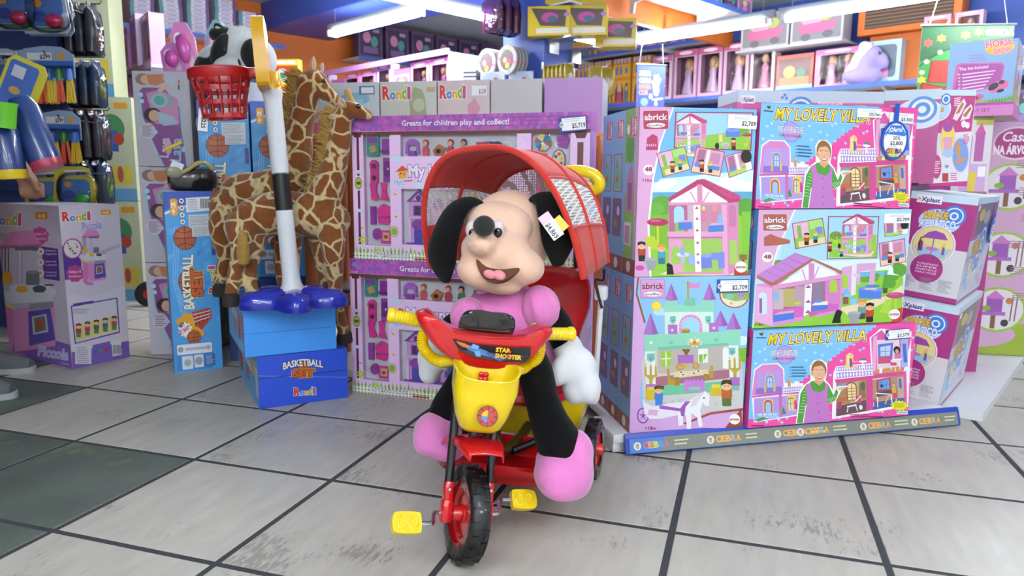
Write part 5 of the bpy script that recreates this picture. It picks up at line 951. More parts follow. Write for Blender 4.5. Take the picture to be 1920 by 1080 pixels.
def water_front(P, W_, H_):
    P.rect(0, 0, W_, H_, 'd5d3d6'); P.rect(0, 0, W_, H_*.07, 'c3dbe9'); P.rect(0, H_*.07, W_, H_*.5, 'a8327c'); P.rect(0, H_*.95, W_, H_, 'a8327c')
    P.rect(W_*.1, H_*.025, W_*.48, H_*.1, 'efeff2'); P.text('Xplast', W_*.17, H_*.085, W_*.28, H_*.04, '2c3a7c', .03); P.text('>', W_*.11, H_*.085, W_*.05, H_*.04, 'e08a2c', .04)
    wave_logo(P, W_*.5, H_*.2, W_/300); x, y, r = W_*.48, H_*.48, W_*.34
    P.circ(x, y, r, 'f0e6ee'); P.circ(x, y, r*.94, 'c9a4c0'); P.circ(x, y, r*.9, 'e6d88c'); P.poly([(x-r*.8, y+r*.2), (x+r*.85, y+r*.1), (x+r*.6, y+r*.62), (x-r*.5, y+r*.7)], '9cc4e0')
    P.rect(x-r*.03, y-r*.4, x+r*.03, y+r*.5, '9a7ab0'); P.poly([(x-r*.55, y-r*.3), (x-r*.3, y-r*.6), (x, y-r*.72), (x+r*.4, y-r*.62), (x+r*.62, y-r*.32)], '9a4aa4'); P.circ(x, y+r*.2, r*.28, 'c87ab8', r*.1)
    doll(P, x-r*.5, y+r*.45, r*.8, '8a3a8c', '5a3424', False); doll(P, x+r*.5, y+r*.5, r*.7, '7a4aa0', 'e6cc4c', False)
    P.circ(W_*.46, H_*.71, W_*.25, 'a8327c'); [P.text(s_, W_*.3, H_*(.675+.028*k), W_*.32, H_*.018, 'f0dcea', .01) for k, s_ in enumerate(('ACESSÓRIOS', 'SUPER', 'DIVERTIDOS', 'PARA VOCÊ'))]
    for k in range(3): P.lines(W_*(.12+.28*k), H_*.8, W_*(.34+.28*k), 11, H_*.011, '8f8c96', H_*.004, .5)
def water_side(P, W_, H_):
    P.rect(0, 0, W_, H_, 'c9d4e4'); P.rect(0, 0, W_, H_*.06, 'c3dbe9'); P.rect(0, H_*.06, W_, H_*.4, 'b85a94'); P.poly([(W_*.1, H_*.06), (W_*.85, H_*.06), (W_*.8, H_*.32), (W_*.15, H_*.36)], '6f6c70'); P.circ(W_*.3, H_*.17, W_*.12, 'c9b43c', H_*.06); P.circ(W_*.55, H_*.2, W_*.14, 'a8a4aa', H_*.07); wave_logo(P, W_*.4, H_*.48, W_/330)
    for k in range(14): P.circ(W_*(.1+.8*((k*37) % 17)/17), H_*(.58+.36*((k*23) % 13)/13), W_*.07, ['d8a8c4', '9cc0e4', 'e6d0b8', '7fa4dc', 'e8b4cc'][k % 5], H_*.035)
    P.rect(W_*.06, H_*.07, W_*.13, H_*.12, 'efeff2'); P.rect(0, H_*.97, W_, H_, 'a8327c')
def water_box(label, loc, tilt=(0, 6), ang=-40, d=.5):
    t = carton('water_park_toy_box', label, 'toy box', loc, ang, .2, .36, d, 'd5d3d6', 'c8a4bc', 'c9d4e4', 'cfe0ea', group='pink and white water park boxes', tilt=tilt)
    P = Print(.2, .36, size=(300, 540)); water_front(P, 300, 540); put(P, t, 'front'); P = Print(d, .36, size=(500, 400)); water_side(P, 500, 400); put(P, t, 'right'); P = Print(d, .36, size=(500, 400)); P.rect(0, 0, 500, 400, 'd5d3d6'); P.rect(0, 0, 500, 26, 'c3dbe9'); P.rect(0, 26, 500, 190, 'a8327c'); put(P, t, 'left'); return t
water_box('pink and white water park box standing on the white shelf board', (1.31, 2.52, .053))
t = water_box('pink and white water park box leaning on top of the lower one', (1.345, 2.535, .416))
sg = thing('offer_sign', 'small round blue offer sign on the side of the upper water park box', 'sign', t.location); sg.rotation_euler = t.rotation_euler
M_ = face('right', .2, .36, .5) @ T(.42, .24, .009)
m = MB(); m.prism([(.045*math.cos(2*PI*k/30), .055*math.sin(2*PI*k/30)) for k in range(30)], -.003, 0, M_); m.build('disc', MATS['blue_sign_plastic'], sg)
m = MB(); m.b2(-.008, .008, .05, .105, -.002, 0, M_); m.build('hanging_strap', MATS['blue_sign_plastic'], sg, smooth=0)
P = Print(.08, .1, size=(80, 100)); P.circ(40, 50, 36, 'eef1f6', 44); P.lines(20, 40, 60, 3, 12, '3a3a44', 6); P.poly([(10, 34), (26, 12), (54, 12), (70, 34)], '3a78d0'); P.build('printed_face', sg, M_ @ T(-.04, -.05, .0006))
for z, l in ((.053, 'water park box at the bottom, hidden row behind the villa boxes'), (.416, 'water park box half hidden between villa stack and leaning box')): water_box(l, (1.285, 2.86, z), (0, 3), -30, .4)
# wide box behind the top villa box, on two of its kind
def wide_water(label, loc, ang=2.):
    t = carton('water_park_toy_box', label, 'toy box', loc, ang, .487, .343, .2, 'c05a98', 'b04f8a', 'b04f8a', 'bfd6e4', group='wide water park boxes behind the villa stack')
    P = Print(.487, .343, size=(487, 343)); P.rect(0, 0, 487, 343, 'c2609c'); P.rect(0, 0, 487, 36, 'b9cfdc'); P.rect(0, 34, 487, 38, 'd8bccc'); P.circ(150, 80, 120, 'b6cbe0', 54); P.circ(150, 82, 112, 'd3e2ee', 48)
    for r, c in ((48, '4a86cc'), (40, 'dbe8f2'), (33, '4a86cc'), (20, 'dbe8f2'), (12, '4a86cc')): P.circ(210, 66, r, c)
    for x, y in ((148, 22), (156, 14), (162, 24), (92, 60), (100, 66)): P.circ(x, y, 5, '4a86cc')
    P.text('PARQUE', 80, 88, 100, 22, 'e0b44c', .04, out='8a6a2c', ow=.08); P.rect(12, 16, 58, 42, 'e9eaee'); P.text('Xplast', 20, 36, 34, 14, '2c3a7c', .03); P.text('>', 14, 36, 6, 13, 'd8862c', .03); P.rect(26, 58, 46, 76, '5a9ad8'); P.text('+3', 28, 73, 16, 12, 'f0f4f8', .04)
    P.text('Acessórios super', 268, 44, 84, 13, 'f2e4ee', .01); P.text('divertidos para', 272, 62, 76, 13, 'f2e4ee', .01); P.text('você!', 290, 78, 34, 12, 'f2e4ee', .01); P.rrect(380, 44, 436, 84, 12, 'e0a8c8'); P.circ(408, 62, 16, 'c07a4c', 14); P.circ(300, 96, 60, '8ab04c', 12); put(P, t, 'front')
    P = Print(.2, .343, size=(200, 343)); P.rect(0, 0, 200, 343, 'b6508e'); P.rect(0, 0, 200, 36, 'b9cfdc'); P.circ(110, 110, 80, 'cfdcea', 50); [P.circ(140, 84, r, c) for r, c in ((42, '4a86cc'), (32, 'dbe8f2'), (22, '4a86cc'))]; P.text('PARQUE', 60, 130, 100, 26, 'e0b44c', .04, out='8a6a2c', ow=.08); P.lines(20, 60, 60, 6, 12, 'd9a8c8'); put(P, t, 'left'); return t
for z, l in ((.06, 'wide pink water park box at the bottom behind the villa stack'), (.406, 'wide pink water park box in the middle behind the villa stack'), (.752, 'wide pink water park box peeking over the top villa box')): wide_water(l, (.73, 2.425 if z > .1 else 2.43, z))
t = carton('water_park_toy_box', 'water park box turned sideways between the wide one and the spa shoe box', 'toy box', (1.265, 2.54, .80), -24, .17, .31, .12, 'b8448a', 'b04f8a', 'b04f8a', 'bfd6e4')
P = Print(.17, .31, size=(170, 310)); P.rect(0, 0, 170, 310, 'b04386'); P.rect(0, 0, 170, 34, 'b9cfdc'); P.circ(110, 80, 74, 'cfdcea', 50); [P.circ(118, 66, r, c) for r, c in ((44, '4a86cc'), (34, 'dbe8f2'), (24, '4a86cc'), (12, 'dbe8f2'))]; P.lines(20, 50, 70, 2, 9, 'd9a8c8'); put(P, t, 'front')
# spa shoe box
t = carton('water_park_toy_box', 'upright water park box showing a hand and pink slippers', 'toy box', (1.395, 2.515, .79), -8, .155, .32, .14, 'c0458c', 'b04386', 'b04386', 'cfe0ea')
P = Print(.155, .32, [(295, 45), (680, 120), (605, 985), (245, 985)]); P.rect(200, 0, 720, 1000, 'dcdce0'); P.poly([(240, 30), (720, 100), (640, 505), (255, 490)], 'b9307c'); P.poly([(280, 30), (700, 100), (690, 180), (290, 100)], 'c6deea'); P.rect(302, 95, 345, 150, 'efeff2'); P.poly([(240, 970), (620, 940), (620, 1000), (240, 1010)], 'b9307c')
P.circ(400, 260, 92, 'd9e8f4', 120); P.circ(400, 262, 84, 'b4d2ee', 110); [P.circ(452, 170, r, c, r*1.5) for r, c in ((40, '3f7fd0'), (30, 'e8f2fa'), (20, '3f7fd0'))]; P.text('PARQUE', 335, 285, 95, 44, 'e8b83c', .05, out='8a6a2c', ow=.1, rot=8); P.text('ACUÁTICO', 312, 360, 130, 50, 'e9f2fa', .04, out='3f7fd0', ow=.1, rot=-8)
P.lines(515, 170, 570, 5, 18, 'f0d4e6', 9); P.poly([(505, 370), (540, 260), (590, 185), (605, 240), (570, 330), (535, 395)], 'ecdfe6'); P.poly([(525, 330), (575, 220), (590, 240), (555, 320)], 'a8743c'); P.poly([(560, 400), (590, 300), (640, 250), (650, 290), (625, 385), (580, 390)], 'ecdfe6'); P.poly([(580, 350), (635, 270), (640, 300), (600, 370)], '9c6a34'); P.circ(585, 430, 18, 'f2e6ee', 34); P.circ(612, 445, 16, 'f2e6ee', 30)
for x, y, rx, ry in ((325, 700, 68, 245), (468, 560, 56, 175), (560, 710, 62, 160)): P.circ(x, y, rx, 'e2b4d0', ry); P.circ(x, y, rx*.9, '6f9ad8' if x != 468 else 'e6d04c', ry*.93)
P.poly([(280, 500), (340, 470), (380, 520), (370, 660), (300, 720), (275, 620)], 'e0b02c'); P.poly([(310, 520), (360, 500), (385, 600), (365, 690), (320, 740), (290, 790), (280, 740), (300, 640)], 'e6b494'); P.circ(468, 440, 38, '9a3f9c', 52); P.poly([(430, 540), (505, 540), (495, 660), (440, 660)], 'd9a0b8'); P.circ(468, 690, 45, '9cc4ec', 34); P.circ(545, 660, 18, 'c88a5c', 70); P.circ(560, 760, 44, 'c88a6c', 24, rot=-40); P.circ(385, 810, 36, 'b9307c', 110); P.lines(362, 760, 412, 6, 20, 'f0d4e6', 9); P.line([(318, 720), (318, 840)], 14, '5a2f7c'); P.line([(340, 700), (335, 850)], 14, '5a2f7c'); P.star(462, 810, 26, '3f6fc0', 6, .3); P.rect(430, 870, 475, 945, 'b02c34'); P.lines(488, 870, 540, 4, 18, 'c0458c', 8); P.lines(580, 530, 630, 5, 18, 'c0458c', 8); put(P, t, 'front')
# water park castle box: magenta side, white castle front
t = carton('castle_toy_box', 'tall magenta box with a lilac castle printed beside the spa shoe box', 'toy box', (1.755, 2.93, .75), -14, .13, .305, .26, 'd9d6d4', '9c3080', '9c3080', 'cfe0ea')
P = Print(.13, .315, size=(130, 315)); P.rect(0, 0, 130, 315, 'd8d2d6'); P.rect(0, 0, 130, 20, '8aa04c'); P.rect(70, 20, 130, 40, 'b9b04c'); P.rect(6, 26, 26, 56, 'efeff2'); P.rect(32, 90, 62, 290, 'b48ccc'); P.poly([(30, 90), (46, 40), (62, 90)], 'a04fa8'); P.rect(72, 70, 104, 180, 'b04f9c'); P.poly([(68, 75), (88, 30), (108, 75)], 'c8489c'); P.rect(28, 190, 120, 300, 'c9a4d4'); P.rect(60, 220, 86, 300, 'dcc43c'); P.rect(90, 200, 118, 240, 'f2eef4'); P.circ(47, 140, 8, '3a3040', 16); P.lines(6, 110, 26, 9, 9, 'c87ab0'); P.rect(0, 298, 130, 315, '8a7a6c'); put(P, t, 'front')
carton('carton_stack', 'plain magenta carton under the castle box', 'box', (1.70, 2.95, .03), -14, .22, .716, .24, 'a8327c')
# pink play set box with the horse show box on top
t = carton('play_set_box', 'flat pink box under the light blue toy horse box', 'box', (1.712, 2.965, 1.058), -38, .235, .05, .34, 'c86ab4', 'b85aa8', 'c878b8', 'd08ac0')
P = Print(.235, .05, size=(260, 50)); P.rect(0, 0, 260, 50, 'c97ab8'); P.rect(0, 0, 260, 10, 'a83fa0'); P.text('N PLAY SET', 70, 34, 110, 14, '8a3a74', .01); put(P, t, 'front')
HS = carton('horse_toy_box', 'light blue toy horse box topmost at the right', 'toy box', (1.722, 2.965, 1.1085), -38, .222, .232, .32, '7fa6cf', '7fa6cf', '9ab4d4', 'a9c4dc')
P = Print(.222, .232, [(355, 100), (685, 75), (635, 460), (330, 380)]); P.sub(0, 0, 1, 1); P.rect(300, 50, 720, 500, '86a9d2'); P.poly([(320, 370), (640, 440), (640, 480), (320, 420)], '7fb04c'); P.circ(578, 130, 82, 'd8b43c', 40, rot=-6); P.text('HORSE', 505, 130, 140, 40, 'd868a8', .04, out='f4ecb0', ow=.08, rot=-8); P.text('SHOW', 540, 164, 95, 30, 'd868a8', .04, out='f4ecb0', ow=.08, rot=-4); P.lines(425, 160, 505, 3, 14, '9c78c0', 5)
P.poly([(385, 195), (580, 215), (598, 235), (572, 345), (550, 350), (368, 358), (352, 340), (372, 205)], 'c86aa8'); P.poly([(390, 202), (574, 222), (590, 240), (566, 336), (372, 348), (360, 335)], 'a84f9c'); P.text('The Set Included', 384, 232, 126, 15, 'f2dcec', .02, rot=2)
for k in range(6): P.poly([(396, 250+k*17), (546-k*12, 255+k*17), (546-k*12, 261+k*17), (396, 256+k*17)], 'ecd0e6'); P.circ(384, 250+k*17, 5, 'd8a8cc')
P.circ(562, 350, 56, 'd86aa0', 32, rot=-8); P.circ(535, 345, 28, '22303a', 18, rot=-20); P.circ(578, 330, 16, '22303a', 12); P.circ(570, 378, 20, '22303a', 10); P.circ(445, 385, 42, 'cf5a94', 18); P.circ(438, 385, 26, '6a4a2c', 10)
for k in range(8): P.poly([(500+k*18, 445), (512+k*16, 410), (516+k*18, 445)], '4f9a3c')
put(P, HS, 'front')
P = Print(.32, .232, size=(340, 225)); P.rect(0, 0, 340, 225, 'a9bfda'); P.poly([(0, 150), (340, 130), (340, 225), (0, 225)], 'b9b84c'); P.poly([(0, 70), (40, 60), (50, 160), (0, 170)], 'cfa83c'); P.circ(70, 45, 40, 'd8b43c', 30); P.rect(55, 25, 85, 65, 'd868a8'); P.poly([(200, 80), (300, 70), (310, 180), (200, 190)], 'd6d2da'); P.poly([(220, 80), (245, 15), (268, 78)], '6a5a74'); P.rect(240, 110, 262, 145, '3a3a48'); P.poly([(120, 110), (200, 100), (210, 170), (110, 175)], 'cf6fa8'); P.circ(140, 185, 20, 'b9a4c0'); P.circ(190, 180, 20, 'b9a4c0'); P.poly([(60, 90), (320, 60), (320, 75), (60, 108)], 'd4e0ee'); put(P, HS, 'right')
# tree house boxes leaning behind
def tree_house(label, loc, ang, h):
    t = carton('tree_house_toy_box', label, 'toy box', loc, ang, .42, h, .1, 'cfa4c4', 'b98fb0', 'd9cc5c', 'cfa4c4', group='tall pink tree house boxes')
    P = Print(.42, h, size=(420, 1000)); P.rect(0, 0, 420, 1000, 'cfa6c6'); P.rect(0, 860, 420, 1000, '9cb03c'); P.circ(200, 910, 170, 'cfa6c6', 60)
    P.circ(290, 88, 92, 'e6cfdc', 70); P.circ(290, 88, 84, 'a82f7c', 62); P.text('Casa', 232, 80, 100, 40, 'f6ecf2', .02, skew=.2); P.text('NA ÁRVORE', 205, 132, 165, 34, 'f6ecf2', .05)
    for yy in (270, 560, 800): P.circ(285, yy, 118, '9cc43c', 100); P.circ(285, yy, 106, 'e6dfe6', 90); P.rect(200, yy+10, 320, yy+26, 'a86ab8'); P.rect(240, yy-50, 305, yy+10, '9a58b0'); P.poly([(232, yy-48), (272, yy-85), (315, yy-48)], 'c87ac0'); P.rect(262, yy+26, 282, yy+84, '7a5a3c'); P.line([(345, yy-60), (340, yy+50)], 5, '6a4a3c'); P.line([(362, yy-60), (358, yy+50)], 5, '6a4a3c'); P.circ(240, yy-5, 20, '7ab03c', 12); P.circ(330, yy-40, 14, 'c07a3c'); P.circ(320, yy+58, 16, '3a3a40')
    for k in range(6): P.lines(300+20*(k % 3), 160+(k*113) % 700, 390, 4, 9, '9a6f90', 3)
    put(P, t, 'front'); return t
tree_house('tall pink tree house box with purple oval logo at the far right', (1.90, 3.26, .032), -12, 1.03)
tree_house('tall pink tree house box behind its twin, seen lower down', (2.02, 3.42, .032), -12, .95)
# ------------------------------------------------------------------ tricycle
TR = thing('tricycle', 'red and yellow toddler tricycle with canopy, basket and plush puppy aboard', 'tricycle', (.048, 1.937, 0), R(-16.3))
M_RED = mat('glossy_red_plastic', 'c4161a', .16, var=.03, coat=.5); M_YEL = mat('glossy_yellow_plastic', 'e8c80e', .22, var=.03, coat=.4)
M_BLK = mat('black_enamel_tube', '141416', .28, coat=.4); M_TYRE = mat('black_foam_tyre', '1b1b1e', .42, bump=.2, bscale=120); M_CHR = mat('chrome', 'd6d8dc', .12, 1.)
M_WRAP = FILM; M_FAB = mat('red_canopy_fabric', 'bf2418', .8, var=.08, bump=.15, bscale=300, sheen=.2); M_BLKG = mat('black_gloss_plastic', '0c0c0e', .07, coat=.8)
def wheel(parent, name, M, r, w, hub):
    """axis along local x; tyre, rim and hub as sub-parts of a wheel"""
    X = M @ RY(90)
    rim = MB(); R_ = r*.76
    rim.lathe([(0, -w*.30), (R_*.2, -w*.34), (R_*.26, -w*.2), (R_*.62, -w*.16), (R_*.68, -w*.3), (R_*.95, -w*.38), (R_, -w*.3), (R_, w*.3), (R_*.95, w*.38), (R_*.68, w*.3), (R_*.62, w*.16), (R_*.26, w*.2), (R_*.2, w*.34), (0, w*.3)], 36, X)
    o = rim.build(name, M_RED, parent, 30)
    ty = MB(); ty.lathe([(R_*.98, -w*.42), (r*.9, -w*.5), (r*.97, -w*.4), (r, -w*.2), (r, w*.2), (r*.97, w*.4), (r*.9, w*.5), (R_*.98, w*.42)], 44, X)
    for k in range(22):
        a = 360*k/22; ty.box(0, 0, 0, r*.1, w*.34, r*.025, X @ RZ(a) @ T(r*.995, 0, w*.25) @ RX(90) @ RZ(0)); ty.box(0, 0, 0, r*.1, w*.34, r*.025, X @ RZ(a+8) @ T(r*.995, 0, -w*.25) @ RX(90))
    ty.build('tyre', M_TYRE, o, 40)
    for s in (-1, 1):
        h = MB(); h.lathe([(0, .02), (.012, .02), (.016, .012), (.018, 0)], 18, M @ RY(90*s) @ T(0, 0, w*.28)); h.build('hub_cap', M_RED if hub else M_YEL, o, 40)
    fm = MB(); fm.lathe([(r*.6, -w*.5), (r*.9, -w*.54), (r*1.012, -w*.44), (r*1.02, 0), (r*1.012, w*.44), (r*.9, w*.54), (r*.6, w*.5)], 40, X); fm.build('shrink_wrap', M_WRAP, o, 40)
    return o
for s in (-1, 1): wheel(TR, 'rear_wheel', T(s*.184, 0, .079), .079, .036, True)
m = MB(); m.cyl((-.2, 0, .079), (.2, 0, .079), .007, n=10); m.build('rear_axle', M_CHR, TR)
# frame tubes
m = MB(); m.tube(spline([(0, -.40, .36), (0, -.36, .22), (0, -.26, .14), (0, -.1, .12), (0, 0, .125)], 6), .014, 12); m.build('main_tube', M_BLK, TR)
for s in (-1, 1):
    m = MB(); m.tube(spline([(s*.01, -.2, .125), (s*.06, -.1, .13), (s*.075, 0, .15), (s*.075, .05, .2), (s*.075, .08, .26)], 5), .011, 10); m.build('seat_stay', M_BLK, TR)
    m = MB(); m.tube([(s*.075, .0, .15), (s*.165, 0, .082)], .011, 10); m.build('axle_stay', M_BLK, TR)
# red foot deck: a shallow tub with a rim
m = MB(); N = 40; rows = []
for sx, z in ((1.06, .098), (1.07, .122), (1.0, .128), (.93, .122), (.9, .09), (.86, .078), (.0, .078)):
    rows.append([(.165*sx*math.copysign(abs(math.cos(2*PI*k/N))**.7, math.cos(2*PI*k/N)), -.2+.105*sx*math.copysign(abs(math.sin(2*PI*k/N))**.7, math.sin(2*PI*k/N)), z) for k in range(N)])
m.grid(rows, closed=True); m.build('foot_deck', M_RED, TR, 40, solid=.003)
# rear bin
m = MB(); rows = []
for sx, z in ((.8, .085), (.92, .15), (1., .205), (1.1, .207), (1.1, .214), (.98, .213), (.9, .15), (.78, .095), (0, .094)):
    rows.append([(.155*sx*math.copysign(abs(math.cos(2*PI*k/N))**.5, math.cos(2*PI*k/N)), .10+.085*sx*math.copysign(abs(math.sin(2*PI*k/N))**.5, math.sin(2*PI*k/N)), z) for k in range(N)])
m.grid(rows, closed=True); bn = m.build('rear_bin', M_YEL, TR, 40)
P = Print(.09, .035, size=(90, 35)); P.rect(0, 0, 90, 35, 'e6e8ea'); P.lines(4, 5, 84, 5, 6, '8a8f96', 2); P.build('paper_label', bn, T(.03, .035, .2145) @ RX(0) @ T(0, -.02, .0008))
# seat with backrest
m = MB(); rows = []
for sc_, z in ((.2, .222), (.9, .222), (1., .235), (.96, .252), (.8, .244), (.0, .24)):
    rows.append([(.125*sc_*math.copysign(abs(math.cos(2*PI*k/N))**.7, math.cos(2*PI*k/N)), -.03+.11*sc_*math.copysign(abs(math.sin(2*PI*k/N))**.7, math.sin(2*PI*k/N)), z) for k in range(N)])
m.grid(rows, closed=True); m.build('seat', M_RED, TR, 50)
m = MB(); prof = spline([(-.09, .235), (-.12, .28), (-.118, .36), (-.145, .45), (-.14, .52), (-.1, .555), (0, .56), (.1, .555), (.14, .52), (.145, .45), (.118, .36), (.12, .28), (.09, .235)], 4)
for y0, inset in ((0, 0),):
    fr_ = [(x, .075 + .14*(z-.23) - .9*x*x, z) for x, z in prof]; bk = [(x, .105 + .14*(z-.23) - .9*x*x, z) for x, z in prof]; n_ = len(prof)
    cf = [(x*.8, .088 + .14*(z-.23) - .7*x*x, .40+(z-.40)*.82) for x, z in prof]
    m.add(fr_+bk+cf, [(i, i+1, n_+i+1, n_+i) for i in range(n_-1)] + [(i+1, i, 2*n_+i, 2*n_+i+1) for i in range(n_-1)] + [[2*n_+i for i in range(n_)], [n_+i for i in range(n_)][::-1], (0, n_, 2*n_-1, n_-1), (0, n_-1, 3*n_-1, 2*n_)])
m.build('backrest', M_RED, TR, 50)
# steering assembly: raked axis through the front hub, bars turned
RK, ST = 17., 26.
MS = MF = T(0, -.506, .1) @ RX(-RK) @ RZ(ST+12)
MB_ = T(0, -.506, .1) @ RX(-RK) @ RZ(ST)
fw = wheel(TR, 'front_wheel', MS, .1, .042, True)
for s in (-1, 1):
    m = MB(); m.tube([(s*.046, 0, .035), (s*.046, 0, .2), (s*.046, 0, .235), (s*.04, 0, .36)], .0095, 12, M=MS); m.build('fork_leg', M_BLK, TR)
    m = MB(); m.box(s*.046, 0, .005, .024, .03, .05, MS, bev=.008); m.box(s*.046, 0, .045, .02, .024, .045, MS, bev=.006); o = m.build('fork_end', M_RED, TR)
    b = MB(); b.lathe([(0, .0035), (.0035, .003), (.0045, 0)], 10, MS @ T(s*.046, -.0125, .05) @ RX(90)); b.build('bolt', M_CHR, o)
m = MB(); m.tube([(0, .0, .15), (0, 0, .37)], .012, 12, M=MS); m.build('steering_stem', M_BLK, TR)
# mudguard
m = MB(); rows = []
for k in range(13):
    a = R(52 + 62*k/12); y, z = -.15*math.cos(a), .135*math.sin(a)+.028; wv = .05 if k > 2 else .036+.005*k
    rows.append([(wv*u, y, z - (.016 if abs(u) > .95 else .003*abs(u))) for u in (-1, -.92, -.6, 0, .6, .92, 1)])
m.grid(rows, MS); m.build('mudguard', M_RED, TR, 40, solid=.004)
# cranks and pedals
for s, y_, z_ in ((-1, -.052, -.012), (1, .03, .026)):
    m = MB(); m.tube(spline([(s*.03, 0, 0), (s*.066, 0, 0), (s*.074, y_*.15, z_*.15), (s*.086, y_*.85, z_*.85), (s*.096, y_, z_), (s*.118, y_, z_)], 5), .0048, 10, M=MS); m.build('crank', M_CHR, TR)
    pm = MS @ T(s*.142, y_, z_) @ RX(62)
    m = MB(); m.prism(spline([(-.028, -.015), (-.02, -.021), (.02, -.021), (.03, -.012), (.03, .012), (.02, .021), (-.02, .021), (-.028, .015)], 3, True), -.008, .008, pm @ S(s, 1, 1)); pd = m.build('pedal', M_YEL, TR, 30)
    for dx in (-.012, .01):
        rg = MB(); rg.tube([(dx+.009*math.cos(2*PI*k/14), .013*math.sin(2*PI*k/14), .0085) for k in range(14)], .0018, 6, closed=True, M=pm @ S(s, 1, 1)); rg.build('tread_ring', M_YEL, pd)
MS = MB_
# handlebar cover: wide red shell
m = MB(); rows = []
out = spline([(-.15, .052), (-.125, .012), (-.09, -.018), (-.05, -.036), (0, -.042), (.06, -.036), (.1, -.014), (.125, .018), (.142, .05), (.12, .058), (.085, .04), (.05, .032), (0, .03), (-.05, .032), (-.085, .038), (-.125, .062)], 3, True)
HB = MS @ T(0, -.045, .352) @ RX(16)
m2 = []
for sc_, y in ((1.0, .04), (1.03, .012), (1.0, -.012), (.93, -.024), (.84, -.028)): m2.append([(x*sc_, y + .55*x*x, z*sc_) for x, z in out])
m.grid(m2, HB, closed=True); n_ = len(out); bse = len(m.v)
m.add([HB @ Vector((x*.84, -.028 + .55*x*x, z*.84)) for x, z in out], [list(range(n_))]); m.add([HB @ Vector((x, .04 + .55*x*x, z)) for x, z in out], [list(range(n_))[::-1]])
hc = m.build('handlebar_cover', M_RED, TR, 50)
P = Print(.175, .042, size=(175, 42)); P.poly([(4, 2), (60, 8), (130, 8), (172, 4), (174, 24), (165, 38), (110, 41), (50, 36), (20, 24)], '101114'); P.poly([(20, 10), (52, 14), (78, 20), (100, 34), (70, 30), (40, 22)], '4a7ab8'); P.poly([(12, 6), (30, 9), (46, 16), (30, 18), (18, 12)], 'c86a2c'); P.poly([(48, 8), (62, 12), (58, 20), (44, 16)], '6aa4d8'); P.poly([(52, 24), (64, 22), (68, 34), (58, 34)], '6aa4d8'); P.poly([(78, 22), (120, 34), (110, 40), (82, 30)], '3a5a9c'); P.text('STAR', 98, 20, 30, 9, 'e8b81c', .05); P.text('SHOOTER', 98, 33, 56, 9, 'e8b81c', .05); P.star(128, 18, 4, 'd8402c'); P.circ(126, 29, 4, 'c8402c')
st = P.build('sticker', hc, HB @ T(-.078, -.0295, -.021) @ RX(90), eps=.0001)
for v_ in st.data.vertices:      # lies on the curved face of the cover
    q = HB.inverted() @ v_.co; q.y += .55*q.x*q.x; v_.co = HB @ q
# black smoked fly-screen above the cover
m = MB(); out2 = spline([(-.058, .0), (-.06, .025), (-.05, .044), (-.025, .051), (.01, .049), (.036, .05), (.056, .04), (.06, .02), (.055, 0)], 4); n_ = len(out2)
FS = HB @ T(0, .012, .026) @ RX(-14); fy = lambda x, z: .5*x*x - .012*math.sin(z*30)
m.add([(x, fy(x, z)-.005, z) for x, z in out2] + [(x, fy(x, z)+.005, z) for x, z in out2] + [(x*.72, fy(x, z)-.013, .012+z*.74) for x, z in out2], [(i, i+1, n_+i+1, n_+i) for i in range(n_-1)] + [(i+1, i, 2*n_+i, 2*n_+i+1) for i in range(n_-1)] + [[2*n_+i for i in range(n_)], [n_+i for i in range(n_)][::-1], (0, n_, 2*n_-1, n_-1), (n_-1, 0, 2*n_, 3*n_-1)], FS)
m.build('fly_screen', M_BLKG, TR, 60)
# handlebar, grips, corrugated loop
m = MB(); m.tube(spline([(-.19, .015, .405), (-.12, .0, .395), (-.04, 0, .37), (.04, 0, .37), (.12, 0, .395), (.19, .015, .405)], 5), .009, 12, M=MS); m.build('handlebar', M_BLK, TR)
for s in (-1, 1):
    G = MS @ T(s*.114, .003, .396) @ RZ(s*9) @ RY(s*(90-6))
    m = MB(); pr = [(.0, -.004), (.024, -.004), (.025, .002), (.024, .006), (.0145, .008)]
    for k in range(12): pr += [(.0152, .012+k*.006), (.0138, .0145+k*.006)]
    pr += [(.017, .086), (.0175, .092), (.015, .097), (0, .098)]
    m.lathe(pr, 20, G); m.build('grip', M_YEL, TR, 35)
for s in (-1, 1):
    pts = spline([(s*.05, -.03, .325), (s*.085, .0, .315), (s*.11, .01, .325), (s*.128, .005, .345), (s*.130, .0, .372), (s*.122, .0, .394)], 14); rr = [.0135 if i % 2 else .0115 for i in range(len(pts))]
    m = MB(); m.tube(pts, rr, 14, M=MS); m.build('corrugated_sleeve', M_YEL, TR, 60)
# front basket: open pouch, higher at the back
m = MB(); NB = 36; BM = MS @ T(0, -.04, .182) @ RX(6)
def bas(sc_, t_):
    row = []
    for k in range(NB):
        a = 2*PI*k/NB; c_, s_ = math.cos(a), math.sin(a); w_ = .068*(.55+.45*min(1, t_*1.5)**.6); d_ = .05*(.55+.45*min(1, t_*1.4)**.6)
        x = w_*sc_*math.copysign(abs(c_)**.6, c_); y = -d_ + d_*sc_*math.copysign(abs(s_)**.7, s_); topz = .122 + .012*(s_ if s_ > 0 else 1.3*s_) + .012*abs(c_)**3
        row.append((x, y, topz*t_))
    return row
rows = [bas(.0, 0.0), bas(.85, .0), bas(.97, .08), bas(1., .3), bas(1., .7), bas(1.0, 1.0), bas(1.04, 1.02), bas(1.03, 1.045), bas(.96, 1.03), bas(.94, .7), bas(.92, .3), bas(.85, .12), bas(0, .1)]
m.grid(rows, BM, closed=True); bk = m.build('front_basket', M_YEL, TR, 50)
P = Print(.044, .044, size=(44, 44)); P.circ(22, 22, 21, '1a1416'); P.circ(22, 22, 20, 'b03a34')
